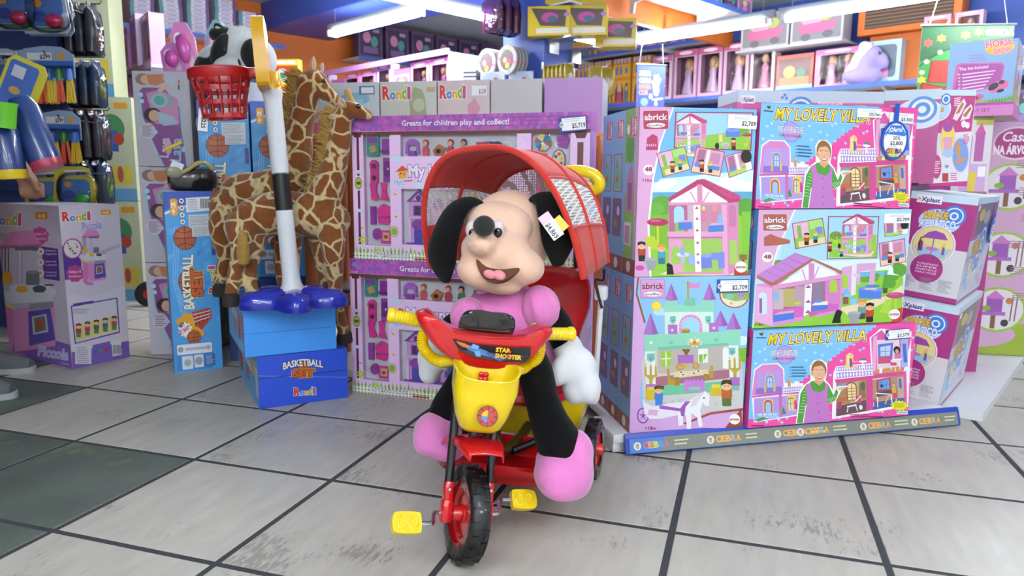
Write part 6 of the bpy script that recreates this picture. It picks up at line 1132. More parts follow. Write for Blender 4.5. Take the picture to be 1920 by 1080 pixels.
for a0, c in ((0, 'b03a34'), (90, '4a8ab8'), (180, 'd8b02c'), (270, 'a8443c')): P.poly([(22, 22)] + [(22+12*math.cos(R(a0+k*15)), 22+12*math.sin(R(a0+k*15))) for k in range(7)], c)
for k in range(8): P.line([(22+12*math.cos(R(45*k)), 22+12*math.sin(R(45*k))), (22+20*math.cos(R(45*k)), 22+20*math.sin(R(45*k)))], 1.5, '1a1416')
st = P.build('round_sticker', bk, BM @ T(-.022+.004, -.1025, .02) @ RX(88), eps=.0002)
P = Print(.03, .028, size=(30, 28)); P.rect(0, 0, 30, 28, 'd8cc9c'); P.circ(15, 15, 11, '1a1a1c'); P.circ(15, 15, 8, 'e6e0c8'); P.text('S', 11, 20, 8, 10, '1a1a1c', .05); P.build('safety_label', bk, BM @ T(-.012, -.012, .07) @ RX(90), eps=.0002)
cl_ = MB()
for k in range(4): cl_.ell((.007*math.cos(PI/4+k*PI/2), 0, .007*math.sin(PI/4+k*PI/2)), (.0065, .004, .0065), BM @ T(0, -.014, .11), n=10, m=6)
cl_.build('red_clip', M_RED, bk)
# push pole with its yellow handle, behind the canopy
m = MB(); m.tube(spline([(.09, .14, .2), (.1, .17, .4), (.09, .19, .6), (.08, .21, .76)], 5), .011, 12); m.build('push_pole', M_BLK, TR)
pts = spline([(.0, .2, .80), (.03, .19, .82), (.08, .18, .83), (.135, .17, .82), (.155, .17, .795), (.14, .18, .775), (.08, .2, .765), (.02, .21, .775)], 10, True); m = MB(); m.tube(pts, [.017 if i % 2 else .0155 for i in range(len(pts))], 14, closed=True); m.build('push_handle', M_YEL, TR, 60)
m = MB(); m.prism([(-.05, .03), (-.03, -.03), (0, -.06), (.03, -.03), (.05, .03), (.02, .045), (-.02, .045)], -.008, .008, T(.08, .2, .765) @ RX(80)); m.build('handle_bracket', M_YEL, TR, 30)
# canopy
def mesh_mat():
    m = bpy.data.materials.new('white_net'); m.use_nodes = True; nt = m.node_tree; N_ = nt.nodes.new; L = nt.links.new
    tc = N_('ShaderNodeTexCoord'); mp = N_('ShaderNodeMapping'); mp.inputs['Scale'].default_value = (150, 150, 150); L(tc.outputs['Object'], mp.inputs[0])
    vo = N_('ShaderNodeTexVoronoi'); vo.feature = 'DISTANCE_TO_EDGE'; vo.inputs['Scale'].default_value = 1; vo.inputs['Randomness'].default_value = .15; L(mp.outputs[0], vo.inputs['Vector'])
    gt = N_('ShaderNodeMath'); gt.operation = 'LESS_THAN'; gt.inputs[1].default_value = .17; L(vo.outputs['Distance'], gt.inputs[0])
    tr = N_('ShaderNodeBsdfTransparent'); mx = N_('ShaderNodeMixShader'); L(gt.outputs[0], mx.inputs[0]); L(tr.outputs[0], mx.inputs[1]); b = nt.nodes['Principled BSDF']; b.inputs['Base Color'].default_value = lin('e4e2e0') + (1,); b.inputs['Roughness'].default_value = .7
    L(b.outputs[0], mx.inputs[2]); L(mx.outputs[0], nt.nodes['Material Output'].inputs[0]); return m
M_NET = mesh_mat()
CM = T(-.004, -.09, .60) @ RZ(-10) @ RY(-4) @ RX(3)
def can(phi, y):
    """point of the hood; phi in degrees from the right foot over the top to the left foot, y from front to back"""
    a = R(phi); f_ = (y+.17)/.34; A, B = .195 - .02*f_, .285 - .055*f_*f_; cx = math.copysign(abs(math.cos(a))**.72, math.cos(a)); sz = abs(math.sin(a))**.8
    return (A*cx*(1 + (.12 if cx > 0 else .0)*(1-sz)), y + .05*(1-sz)*(1-2*f_), B*sz - (.03*(1-sz) if cx > 0 else 0.0)*1.0)
def patch(p0, p1, y0, y1, n=10, k=6): return [[can(p0+(p1-p0)*i/n, y0+(y1-y0)*j/k) for j in range(k+1)] for i in range(n+1)]
m = MB(); m.grid(patch(44, 140, -.17, .17, 18, 8), CM); m.build('hood_roof', M_FAB, TR, 60, solid=.002)
for nm, a, b in (('hood_side', 0, 17), ('hood_side', 163, 180)): m = MB(); m.grid(patch(a, b, -.17, .17, 6, 6), CM); m.build(nm, M_FAB, TR, 60, solid=.002)
for a, b in ((17, 44), (140, 163)):
    for y0, y1 in ((-.17, .0), (.0, .17)): m = MB(); m.grid(patch(a, b, y0, y1, 8, 5), CM); m.build('net_window', M_NET, TR, 60)
m = MB(); m.grid([[can(44+96*i/12, .17) for i in range(13)], [(can(44+96*i/12, .17)[0]*.95, .172, can(44+96*i/12, .17)[2]*.5) for i in range(13)], [(can(44+96*i/12, .17)[0]*.9, .172, .02) for i in range(13)]], CM); m.build('net_window', M_NET, TR, 60)
for y, r_ in ((-.17, .0075), (0, .006), (.17, .006)): m = MB(); m.tube([can(180*k/40, y) for k in range(41)], r_, 8, M=CM); m.build('hood_hoop', M_FAB, TR, 60)
for ph in (44, 17): m = MB(); m.tube([can(ph, -.17+.34*k/8) for k in range(9)], .004, 6, M=CM); m.build('hood_seam', M_FAB, TR, 60)
m = MB(); m.tube(spline([(.205, -.02, .575), (.2, .0, .545), (.175, .03, .54), (.18, .04, .50), (.19, .05, .46)], 5), .004, 8); m.build('hood_rod', M_BLK, TR)
m = MB(); m.box(.185, .06, .50, .035, .035, .04, bev=.008); m.tube([(.185, .06, .48), (.17, .08, .2)], .008, 8); m.build('hood_clamp', M_WHITE, TR)
# ------------------------------------------------------------------ plush puppy in a pink dress, riding the tricycle
M_PBLK = mat('black_plush', '060607', .95, bump=.35, bscale=350, sheen=.06, spec=.2); M_PBEI = mat('beige_plush', 'e2b9a0', .95, var=.08, bump=.3, bscale=350, sheen=.4)
M_PPNK = mat('pink_plush', 'd678b8', .95, var=.12, vscale=14, bump=.35, bscale=300, sheen=.5); M_PWHT = mat('white_plush', 'd9dadd', .95, var=.03, bump=.25, bscale=350, sheen=.3); M_SEQ = mat('pale_pink_sequin', 'd2a8bc', .3, .3, var=.25, vscale=160)
PB = (-0.019, 1.780, 0.400)
PU = thing('plush_puppy', 'large plush puppy with floppy black ears and pink dress on the tricycle seat', 'plush toy', PB)
PB = Vector(PB)
def W(p): return tuple(Vector(p) - PB)
def pell(m, c, r, rot=None, n=22, k=14, e=1.): m.ell((0, 0, 0), r, Matrix.Translation(W(c)) @ (rot or Matrix.Identity(4)), n, k, e); return m
# head: black back of the head, beige face and muzzle
m = MB(); pell(m, (-0.007, 1.745, 0.672), (.105, .092, .108), RY(8)); m.build('head', M_PBEI, PU, 60, subsurf=1)
bmf = MB(); FX = RZ(-14) @ RX(14)
def blob(name, mat_, parts, sub=1, vox=.006):
    """several soft volumes melted into one skin"""
    mm = MB()
    for c, r, rot in parts: pell(mm, c, r, rot)
    o = mm.build(name, mat_, PU, 60); md = o.modifiers.new('melt', 'REMESH'); md.mode = 'VOXEL'; md.voxel_size = vox; md.use_smooth_shade = True
    sm = o.modifiers.new('soften', 'SMOOTH'); sm.iterations = 8; sm.factor = .6
    return o
blob('muzzle', M_PBEI, [((-0.032, 1.680, 0.695), (.082, .06, .06), RY(4)), ((-0.037, 1.640, 0.643), (.082, .06, .055), RY(6)), ((-0.067, 1.635, 0.595), (.062, .055, .042), RY(14)), ((0.009, 1.640, 0.612), (.068, .055, .046), RY(14)), ((-0.037, 1.650, 0.571), (.062, .05, .028), RY(12)), ((-0.066, 1.600, 0.665), (.036, .05, .032), None)])
m = MB(); pell(m, (-0.061, 1.548, 0.705), (.024, .021, .023)); m.build('nose', mat('black_velvet', '08080a', .8, sheen=.3), PU, 60)
# mouth opening and tongue on the muzzle
m = MB(); MM = Matrix.Translation(W((-0.039, 1.575, 0.605))) @ RX(-12) @ RZ(-6) @ RY(17)
mo = [(-.046, .014), (-.02, .004), (.015, .008), (.05, .022), (.042, .002), (.02, -.02), (-.008, -.026), (-.03, -.012)]
mo = spline(mo, 3, True); m.prism(mo, -.05, .004, MM @ RX(90)); m.build('mouth', mat('brown_felt', '5c3524', .9), PU, 30)
m = MB(); m.ell((-.006, -.008, -.010), (.015, .008, .010), MM); m.ell((.014, -.008, -.006), (.015, .008, .011), MM); m.build('tongue', mat('pink_felt', 'd88890', .9), PU, 60)
for c, nm in (((-0.033, 1.596, 0.695), 1), ((-0.088, 1.606, 0.692), 0)):
    m = MB(); pell(m, c, (.016, .012, .021)); e = m.build('eye_white', mat('eye_white', 'd8c4c4', .4), PU, 60)
    m = MB(); pell(m, tuple(Vector(c) + Vector((.001, -.008, -.006))), (.010, .007, .012)); m.build('pupil', M_BLKG, e, 60)
# floppy ears: flat lobes that hang from the top of the head
def ear(pts, rs, flat):
    P_ = spline([W(p) + (r,) for p, r in zip(pts, rs)], 5); mm = MB(); mm.tube([q[:3] for q in P_], [q[3] for q in P_], 16, flat=flat); o = mm.build('ear', M_PBLK, PU, 60, subsurf=1); return o
ear([(-0.071, 1.720, 0.743), (-0.100, 1.690, 0.752), (-0.129, 1.660, 0.731), (-0.151, 1.645, 0.679), (-0.162, 1.650, 0.617), (-0.153, 1.660, 0.566)], [.012, .03, .038, .046, .05, .014], .42)
ear([(0.031, 1.740, 0.730), (0.061, 1.720, 0.760), (0.090, 1.690, 0.751), (0.102, 1.670, 0.713), (0.108, 1.670, 0.660), (0.107, 1.680, 0.603)], [.012, .032, .046, .05, .046, .014], .42)
# dress, collar, puffed sleeves
blob('dress', M_PPNK, [((-0.019, 1.735, 0.467), (.105, .085, .09), None), ((-0.013, 1.735, 0.501), (.085, .075, .06), None), ((-0.025, 1.740, 0.383), (.115, .085, .06), None), ((0.053, 1.720, 0.388), (.06, .06, .05), None)], vox=.008)
m = MB(); m.tube(spline([tuple(W(p)) for p in ((-0.114, 1.665, 0.477), (-0.068, 1.655, 0.429), (0.001, 1.655, 0.419), (0.064, 1.665, 0.432))], 6), .007, 8, flat=.6); m.build('waist_trim', M_SEQ, PU, 60)
m = MB(); m.tube(spline([tuple(W(p)) for p in ((-0.080, 1.655, 0.545), (-0.049, 1.640, 0.556), (-0.018, 1.635, 0.561), (0.018, 1.650, 0.563), (0.037, 1.675, 0.568))], 6), [.006]+[.012]*23+[.006], 8, flat=.6); m.build('collar', M_SEQ, PU, 60)
def sleeve(c, r, rot):
    mm = MB(); rows = []
    for i in range(13):
        t_ = PI*i/12; row = []
        for k in range(40):
            a = 2*PI*k/40; rr_ = 1+.06*math.sin(a*9+.6*math.sin(t_*3))*math.sin(t_)
            row.append((r[0]*math.sin(t_)*math.cos(a)*rr_, r[1]*math.sin(t_)*math.sin(a)*rr_, -r[2]*math.cos(t_)))
        rows.append(row)
    mm.grid(rows, Matrix.Translation(W(c)) @ rot, closed=True); return mm.build('sleeve', M_PPNK, PU, 60)
sleeve((0.068, 1.680, 0.504), (.045, .045, .055), RY(-14)); sleeve((-0.105, 1.680, 0.485), (.04, .042, .045), RY(22))
for a, b in (((0.090, 1.700, 0.469), (0.107, 1.700, 0.490)), ((-0.121, 1.690, 0.472), (-0.132, 1.690, 0.444))):
    pass
m = MB(); m.tube([W((0.071, 1.690, 0.458)), W((0.108, 1.710, 0.491))], .016, 10, flat=.5); m.build('cuff', M_SEQ, PU, 60)
m = MB(); m.tube([W((-0.129, 1.690, 0.493)), W((-0.111, 1.690, 0.444))], .014, 10, flat=.5); m.build('cuff', M_SEQ, PU, 60)
# arms and mittens
def limb(name, pts, rs, mt, n=14):
    P_ = spline([W(p) + (r,) for p, r in zip(pts, rs)], 6); mm = MB(); mm.tube([q[:3] for q in P_], [q[3] for q in P_], n); return mm.build(name, mt, PU, 60, subsurf=1)
limb('arm', [(0.090, 1.710, 0.483), (0.109, 1.690, 0.461), (0.125, 1.675, 0.426), (0.138, 1.670, 0.394)], [.036, .036, .034, .03], M_PBLK)
limb('arm', [(-0.112, 1.710, 0.471), (-0.140, 1.700, 0.454), (-0.165, 1.690, 0.430), (-0.178, 1.690, 0.407)], [.03, .032, .03, .028], M_PBLK)
blob('mitten', M_PWHT, [((0.134, 1.670, 0.407), (.036, .034, .045), RY(-14)), ((0.153, 1.665, 0.363), (.05, .04, .055), RY(-10)), ((0.176, 1.660, 0.326), (.036, .034, .05), RY(-18)), ((0.154, 1.665, 0.318), (.034, .032, .045), RY(0)), ((0.190, 1.670, 0.303), (.022, .026, .032), RY(-14)), ((0.113, 1.635, 0.365), (.022, .022, .04), RY(12))], vox=.005)
blob('mitten', M_PWHT, [((-0.175, 1.690, 0.413), (.03, .03, .045), RY(14)), ((-0.188, 1.690, 0.381), (.038, .034, .05), RY(8)), ((-0.196, 1.690, 0.348), (.028, .03, .035), RY(4)), ((-0.160, 1.660, 0.386), (.018, .02, .034), RY(-16)), ((-0.207, 1.690, 0.387), (.016, .022, .045), RY(6))], vox=.005)
# legs and shoes
limb('leg', [(0.033, 1.700, 0.386), (0.052, 1.600, 0.374), (0.068, 1.575, 0.319), (0.086, 1.565, 0.266), (0.108, 1.560, 0.218), (0.111, 1.560, 0.193)], [.045, .043, .04, .045, .054, .05], M_PBLK)
limb('leg', [(-0.083, 1.720, 0.380), (-0.101, 1.650, 0.353), (-0.123, 1.630, 0.320), (-0.145, 1.630, 0.278), (-0.158, 1.630, 0.248)], [.045, .04, .038, .042, .04], M_PBLK)
blob('shoe', M_PPNK, [((0.114, 1.555, 0.172), (.060, .06, .045), RY(12)), ((0.124, 1.530, 0.149), (.06, .065, .048), RY(14)), ((0.100, 1.530, 0.157), (.05, .06, .05), RY(0)), ((0.110, 1.520, 0.134), (.052, .055, .03), RY(8)), ((0.150, 1.560, 0.199), (.038, .05, .05), RY(-10)), ((0.152, 1.540, 0.163), (.035, .055, .055), RY(-6))], vox=.007)
blob('shoe', M_PPNK, [((-0.158, 1.630, 0.229), (.045, .055, .045), RY(-20)), ((-0.180, 1.600, 0.224), (.046, .06, .048), RY(-14)), ((-0.151, 1.590, 0.198), (.05, .055, .034), RY(10)), ((-0.191, 1.590, 0.211), (.034, .05, .038), RY(-10))], vox=.007)
# price tags on the ear
TM = Matrix.Translation(W((0.089, 1.612, 0.709))) @ RZ(6) @ RX(78)
m = MB(); m.color('d8b82c'); m.b2(-.004, .03, -.018, .024, -.001, 0, TM @ RZ(-50)); m.color('3a6ab0'); m.b2(.0, .026, -.016, .002, -.0005, .0006, TM @ RZ(-50)); m.build('hang_tag', INK, PU, smooth=0)
M2 = TM @ T(-.022, .018, .004) @ RZ(-55); m = MB(); m.color('e6e4ea'); m.b2(0, .062, -.014, .014, -.001, 0, M2); pt = m.build('price_tag', INK, PU, smooth=0)
P = Print(.062, .028, size=(62, 28)); P.rect(0, 0, 62, 28, 'f0eef2'); P.rect(0, 0, 20, 28, 'd8b4c4'); P.lines(22, 4, 58, 2, 4, 'b0b4bc', 1.5); P.text('$4,869', 22, 24, 38, 12, '16161a', .03); P.build('printed_price', pt, M2 @ T(0, -.014, .0004))
# ------------------------------------------------------------------ wooden display rack behind the playset boxes
M_WOOD = mat('orange_stained_wood', 'b5622a', .4, var=.25, vscale=8, coat=.2); M_WOOD2 = mat('dark_brown_wood', '5a3a24', .5, var=.2)
WR = thing('wooden_rack', 'orange stained wooden rack of round posts behind giraffes and playset boxes', 'rack', (-.84, 3.02, 0), R(-12))
for x in (0, .2, 1.02, 1.2):
    for y in (0, .3):
        m = MB(); m.lathe([(.028, 0), (.03, .01), (.03, .94), (.026, .965), (.0, .975)], 18, T(x, y, 0)); m.build('post', M_WOOD, WR)
for z in (.3, .62, .8, .93):
    for y in (0, .3): m = MB(); m.tube([(0, y, z), (1.2, y, z)], .024 if z < .9 else .028, 12); m.build('rail', M_WOOD, WR)
for x in (0, 1.2):
    for z in (.3, .93): m = MB(); m.tube([(x, 0, z), (x, .3, z)], .02, 10); m.build('cross_rail', M_WOOD, WR)
m = MB(); m.b2(-.02, 1.22, -.02, .32, .955, .975, bev=.004); m.build('top_board', M_WOOD, WR)
m = MB(); m.b2(.0, 1.2, .0, .3, .325, .34, bev=.003); m.build('lower_board', M_WOOD2, WR)
pl_ = thing('footboard', 'dark wooden step the front giraffe rests its front hoof on', 'step', (-.665, 2.64, 0), R(27.4)); m = MB(); m.b2(0, .055, 0, .14, .16, .19, bev=.004); m.build('tread', M_WOOD2, pl_)
for x in (.0, .04): m = MB(); m.b2(x, x+.012, .01, .13, 0, .16); m.build('side_panel', mat('blue_painted_board', '3f66b8', .5), pl_)
# rondi boxes on the rack
RB = []
for k, (x, w_, c1, l) in enumerate(((-.06, .37, 'c2cad0', 'white toy box with blue bath seat print, left on the wooden rack'), (.315, .235, 'c0c4bc', 'white toy box with olive print, middle of the wooden rack'), (.555, .21, 'c8b8b8', 'pinkish toy box right of the two white ones on the rack'), (.77, .2, 'b4b0b0', 'grey wrapped box right of the pinkish one on the wooden rack'), (.98, .22, 'a878b4', 'lilac toy box on the right end of the wooden rack'))):
    a_ = R(-12); lx, ly = -.84+x*math.cos(a_)-.0*math.sin(a_), 3.02+x*math.sin(a_)+.02
    t = carton('toy_box', l, 'toy box', (lx, ly, .9765), -12, w_, .205, .24, c1, 'a9aeb2', 'a9aeb2', 'b9bdc0', group='boxes lying on top of the wooden rack')
    P = Print(w_, .205, size=(350, 190)); P.rect(0, 0, 350, 190, c1)
    if k == 0: P.circ(250, 60, 62, '86b4cc', 24); P.rect(215, 60, 285, 130, '9cc4d8'); P.rect(270, 14, 332, 44, '4a5f9c'); P.rect(278, 18, 328, 40, 'dfe2e8'); P.circ(60, 120, 40, 'c87a9c', 16); P.rect(20, 140, 50, 180, '6a9ad0'); P.circ(90, 165, 24, 'd05a8c', 20)
    if k == 1: P.poly([(210, 20), (260, 30), (280, 60), (290, 130), (190, 140), (180, 70)], '9aa27c'); P.circ(240, 85, 36, 'b8bca0', 24); P.rect(290, 22, 340, 40, 'b9a07c')
    if k == 2: P.poly([(200, 90), (250, 60), (290, 100), (260, 130), (210, 120)], 'c88a9c'); P.rect(230, 20, 330, 54, 'e2e2e4'); P.text('$1,519', 280, 48, 44, 16, '33343a', .03)
    if k < 3: logo_rondi(P, 16, 62, 130 if k == 0 else 170, 44)
    put(P, t, 'front'); RB.append(t)
# ------------------------------------------------------------------ giraffes
def giraffe_mat():
    m = bpy.data.materials.new('giraffe_plush'); m.use_nodes = True; nt = m.node_tree; N_ = nt.nodes.new; L = nt.links.new; b = nt.nodes['Principled BSDF']
    tc = N_('ShaderNodeTexCoord'); nz = N_('ShaderNodeTexNoise'); nz.inputs['Scale'].default_value = 12; L(tc.outputs['Object'], nz.inputs['Vector'])
    mx0 = N_('ShaderNodeMix'); mx0.data_type = 'RGBA'; mx0.inputs[0].default_value = .06; L(tc.outputs['Object'], mx0.inputs[6]); L(nz.outputs['Color'], mx0.inputs[7])
    vo = N_('ShaderNodeTexVoronoi'); vo.feature = 'DISTANCE_TO_EDGE'; vo.inputs['Scale'].default_value = 17; vo.inputs['Randomness'].default_value = .8; L(mx0.outputs[2], vo.inputs['Vector'])
    rp = N_('ShaderNodeValToRGB'); rp.color_ramp.elements[0].position = .045; rp.color_ramp.elements[1].position = .085; rp.color_ramp.elements[0].color = lin('dcc894') + (1,); rp.color_ramp.elements[1].color = lin('8a4c18') + (1,); L(vo.outputs['Distance'], rp.inputs[0])
    n2 = N_('ShaderNodeTexNoise'); n2.inputs['Scale'].default_value = 60; L(tc.outputs['Object'], n2.inputs['Vector'])
    mx = N_('ShaderNodeMix'); mx.data_type = 'RGBA'; mx.blend_type = 'MULTIPLY'; mx.inputs[0].default_value = .5; L(rp.outputs[0], mx.inputs[6]); L(n2.outputs[0], mx.inputs[7])
    sp = N_('ShaderNodeAttribute'); sp.attribute_name = 'tan'; m3 = N_('ShaderNodeMix'); m3.data_type = 'RGBA'; L(sp.outputs['Fac'], m3.inputs[0]); L(mx.outputs[2], m3.inputs[6]); m3.inputs[7].default_value = lin('b08a54') + (1,)
    L(m3.outputs[2], b.inputs['Base Color']); b.inputs['Roughness'].default_value = .95; b.inputs['Sheen Weight'].default_value = .3
    bp = N_('ShaderNodeBump'); bp.inputs['Strength'].default_value = .4; bp.inputs['Distance'].default_value = .004; n3 = N_('ShaderNodeTexNoise'); n3.inputs['Scale'].default_value = 350; L(tc.outputs['Object'], n3.inputs['Vector']); L(n3.outputs[0], bp.inputs['Height']); L(bp.outputs[0], b.inputs['Normal'])
    return m
M_GIR = giraffe_mat(); M_TAN = mat('tan_plush', 'b08a50', .95, var=.2, vscale=60, bump=.4, bscale=300, sheen=.3); M_MANE = mat('golden_mane_plush', 'a07a34', .95, var=.3, vscale=90, bump=.5, bscale=250, sheen=.3); M_HOOF = mat('dark_hoof_plush', '2e2a26', .9, bump=.3); M_EARIN = mat('pale_ear_lining', 'b8a498', .9)
def hair_tufts(m, pts, length, dirs, n=26, r=.0055):
    rnd = random.Random(5)
    for (p, q), d in zip(zip(pts, pts[1:]), dirs):
        for k in range(n):
            t_ = rnd.random(); c = Vector(p).lerp(Vector(q), t_) + Vector((rnd.uniform(-.006, .006), rnd.uniform(-.012, .012), rnd.uniform(-.006, .006))); v_ = Vector(d) + Vector((rnd.uniform(-.4, .4), rnd.uniform(-.5, .5), rnd.uniform(-.3, .5))); L_ = length*rnd.uniform(.7, 1.2)
            m.tube([c, c+v_*L_*.6, c+v_*L_+Vector((0, 0, -.1*L_))], [r, r*.7, r*.12], 5)
def giraffe(name, label, base, neck, body, legs, head, mane, tail, ears, horns, eye, sc=1.):
    """all points in world metres; base is the root"""
    B = Vector(base); t = thing(name, label, 'plush toy', base, group='plush giraffes on the basketball boxes'); w = lambda p: tuple(Vector(p[:3]) - B)
    def sk(chains, nm, mt, vox=.007, it=6):
        mm = MB()
        for ch in chains:
            P_ = spline([w(p) + (p[3],) for p in ch], 5); mm.tube([q[:3] for q in P_], [q[3] for q in P_], 14)
            for q in (P_[0], P_[-1]): mm.ell(q[:3], (q[3]*.98,)*3, None, 12, 8)
        o = mm.build(nm, mt, t, 60); md = o.modifiers.new('melt', 'REMESH'); md.mode = 'VOXEL'; md.voxel_size = vox; md.use_smooth_shade = True; sm = o.modifiers.new('soften', 'SMOOTH'); sm.iterations = it; sm.factor = .5; return o
    sk([body, neck, head] + legs, 'body', M_GIR)
    for lg in legs:
        e = lg[-1]; a = Vector(lg[-1][:3]); m = MB(); c = w(e)
        m.lathe([(0, -.026*sc), (.026*sc, -.026*sc), (.03*sc, -.018*sc), (.027*sc, .012*sc), (.02*sc, .02*sc), (0, .022*sc)], 16, Matrix.Translation(c)); m.build('hoof', M_HOOF, t)
    m = MB(); hair_tufts(m, [w(p) for p in mane], .05*sc, [(-.7, -.1, .35)]*(len(mane)-1), 90); o = m.build('mane', M_MANE, t); o['kind'] = 'stuff'
    m = MB(); P_ = spline([w(p) for p in tail], 4); m.tube(P_, .013*sc, 8); tl = m.build('tail', M_GIR, t)
    m = MB(); e = P_[-1]; m.lathe([(0, .03), (.014, .01), (.022*sc, -.05*sc), (.018*sc, -.09*sc), (.004, -.1*sc), (0, -.1*sc)], 12, Matrix.Translation(e)); m.build('tail_tuft', M_MANE, tl)
    for a, b_, r_ in ears:
        m = MB(); a = Vector(w(a)); b_ = Vector(w(b_)); m.tube(spline([tuple(a)+(.4,), tuple(a.lerp(b_, .4))+(1.,), tuple(a.lerp(b_, .75))+(.8,), tuple(b_)+(.15,)], 5) and [q[:3] for q in spline([tuple(a)+(.4,), tuple(a.lerp(b_, .4))+(1.,), tuple(a.lerp(b_, .75))+(.8,), tuple(b_)+(.15,)], 5)], [q[3]*r_ for q in spline([tuple(a)+(.4,), tuple(a.lerp(b_, .4))+(1.,), tuple(a.lerp(b_, .75))+(.8,), tuple(b_)+(.15,)], 5)], 12, flat=.4); eo = m.build('ear', M_TAN, t, 60)
        m = MB(); c = a.lerp(b_, .5); m.ell((0, 0, 0), (r_*.55, .006, (b_-a).length*.36), Matrix.Translation(c + Vector((.002, -r_*.36-.004, 0))) @ RY(math.degrees(math.atan2((b_-a).x, (b_-a).z)))); m.build('ear_lining', M_EARIN, eo, 60)
    for a, b_ in horns:
        m = MB(); m.tube([w(a), tuple(Vector(w(a)).lerp(Vector(w(b_)), .7)), w(b_)], [.012*sc, .009*sc, .013*sc], 10); m.ell(w(b_), (.013*sc,)*3, None, 10, 6); m.build('horn', M_TAN, t, 60)
    m = MB(); m.ell(w(eye), (.009, .006, .008)); m.build('eye', M_BLKG, t, 60)
    return t
# rear, taller giraffe
def q(p, r): return tuple(p) + (r,)
giraffe('plush_giraffe', 'taller plush giraffe behind, head up beside the bright ceiling light', (-.80, 2.70, .3635),
    [q((-0.826, 2.720, 0.808), .075), q((-0.801, 2.720, 0.886), .06), q((-0.784, 2.720, 0.983), .05), q((-0.763, 2.720, 1.069), .045), q((-0.749, 2.720, 1.136), .042)],
    [q((-1.077, 2.740, 0.707), .055), q((-1.025, 2.740, 0.728), .088), q((-0.945, 2.740, 0.738), .088), q((-0.861, 2.730, 0.759), .088)],
    [[q((-1.069, 2.720, 0.698), .06), q((-1.094, 2.720, 0.608), .046), q((-1.085, 2.720, 0.508), .03), q((-1.107, 2.715, 0.406), .026), (-1.085, 2.66, .39, .024)],
     [q((-1.043, 2.780, 0.666), .05), q((-1.046, 2.800, 0.562), .034), q((-1.031, 2.820, 0.455), .028), (-1.0, 2.76, .39, .024)],
     [q((-0.861, 2.720, 0.670), .05), q((-0.861, 2.720, 0.570), .034), q((-0.878, 2.720, 0.489), .026), (-.845, 2.66, .39, .024)],
     [q((-0.856, 2.800, 0.666), .05), q((-0.845, 2.800, 0.563), .03), q((-0.853, 2.800, 0.459), .026), (-.845, 2.745, .39, .024)]],
    [q((-0.753, 2.715, 1.139), .042), q((-0.718, 2.710, 1.150), .042), q((-0.687, 2.705, 1.116), .034), q((-0.659, 2.700, 1.093), .024), q((-0.637, 2.700, 1.074), .02)],
    [(-0.854, 2.720, 0.847), (-0.818, 2.720, 0.964), (-0.802, 2.720, 1.060), (-0.788, 2.720, 1.126), (-0.767, 2.720, 1.170)],
    [(-1.100, 2.720, 0.757), (-1.119, 2.710, 0.708), (-1.110, 2.710, 0.649), (-1.107, 2.710, 0.629)],
    [((-0.726, 2.705, 1.172), (-0.722, 2.705, 1.237), .022), ((-0.710, 2.740, 1.176), (-0.702, 2.760, 1.221), .018)], [], (-0.678, 2.666, 1.144))
# front, smaller giraffe
giraffe('plush_giraffe', 'smaller plush giraffe in front, head lowered above the playset box', (-.78, 2.52, .3635),
    [q((-0.698, 2.635, 0.704), .07), q((-0.661, 2.635, 0.781), .058), q((-0.635, 2.635, 0.866), .046), q((-0.619, 2.635, 0.941), .04), q((-0.612, 2.635, 1.012), .038)],
    [q((-0.959, 2.575, 0.638), .06), q((-0.895, 2.585, 0.667), .078), q((-0.806, 2.605, 0.676), .08), q((-0.716, 2.625, 0.666), .078), q((-0.645, 2.635, 0.652), .06)],
    [[q((-0.961, 2.555, 0.630), .058), q((-0.943, 2.505, 0.550), .036), q((-0.967, 2.500, 0.467), .026), (-.967, 2.455, .389, .024)],
     [q((-0.936, 2.615, 0.617), .058), q((-0.920, 2.560, 0.555), .04), q((-0.930, 2.540, 0.471), .026), (-.905, 2.498, .389, .024)],
     [q((-0.656, 2.615, 0.648), .06), q((-0.641, 2.580, 0.545), .042), q((-0.640, 2.590, 0.447), .03), q((-0.640, 2.610, 0.346), .024), (-.628, 2.66, .216, .022)],
     [q((-0.714, 2.685, 0.613), .055), q((-0.696, 2.650, 0.518), .036), q((-0.695, 2.650, 0.439), .026), (-.71, 2.68, .389, .022)]],
    [q((-0.616, 2.635, 1.007), .038), q((-0.586, 2.625, 1.037), .036), q((-0.561, 2.615, 1.040), .03), q((-0.529, 2.605, 1.029), .022), q((-0.510, 2.600, 1.021), .019)],
    [(-0.716, 2.635, 0.733), (-0.671, 2.635, 0.809), (-0.657, 2.635, 0.904), (-0.647, 2.635, 0.978), (-0.626, 2.635, 1.031)],
    [(-0.977, 2.555, 0.686), (-0.925, 2.525, 0.697), (-0.924, 2.515, 0.624), (-0.926, 2.480, 0.599)],
    [((-0.588, 2.600, 1.041), (-0.609, 2.585, 1.081), .024), ((-0.615, 2.615, 1.011), (-0.657, 2.605, 1.017), .018)], [((-0.564, 2.615, 1.059), (-0.582, 2.615, 1.102))], (-0.539, 2.582, 1.050))
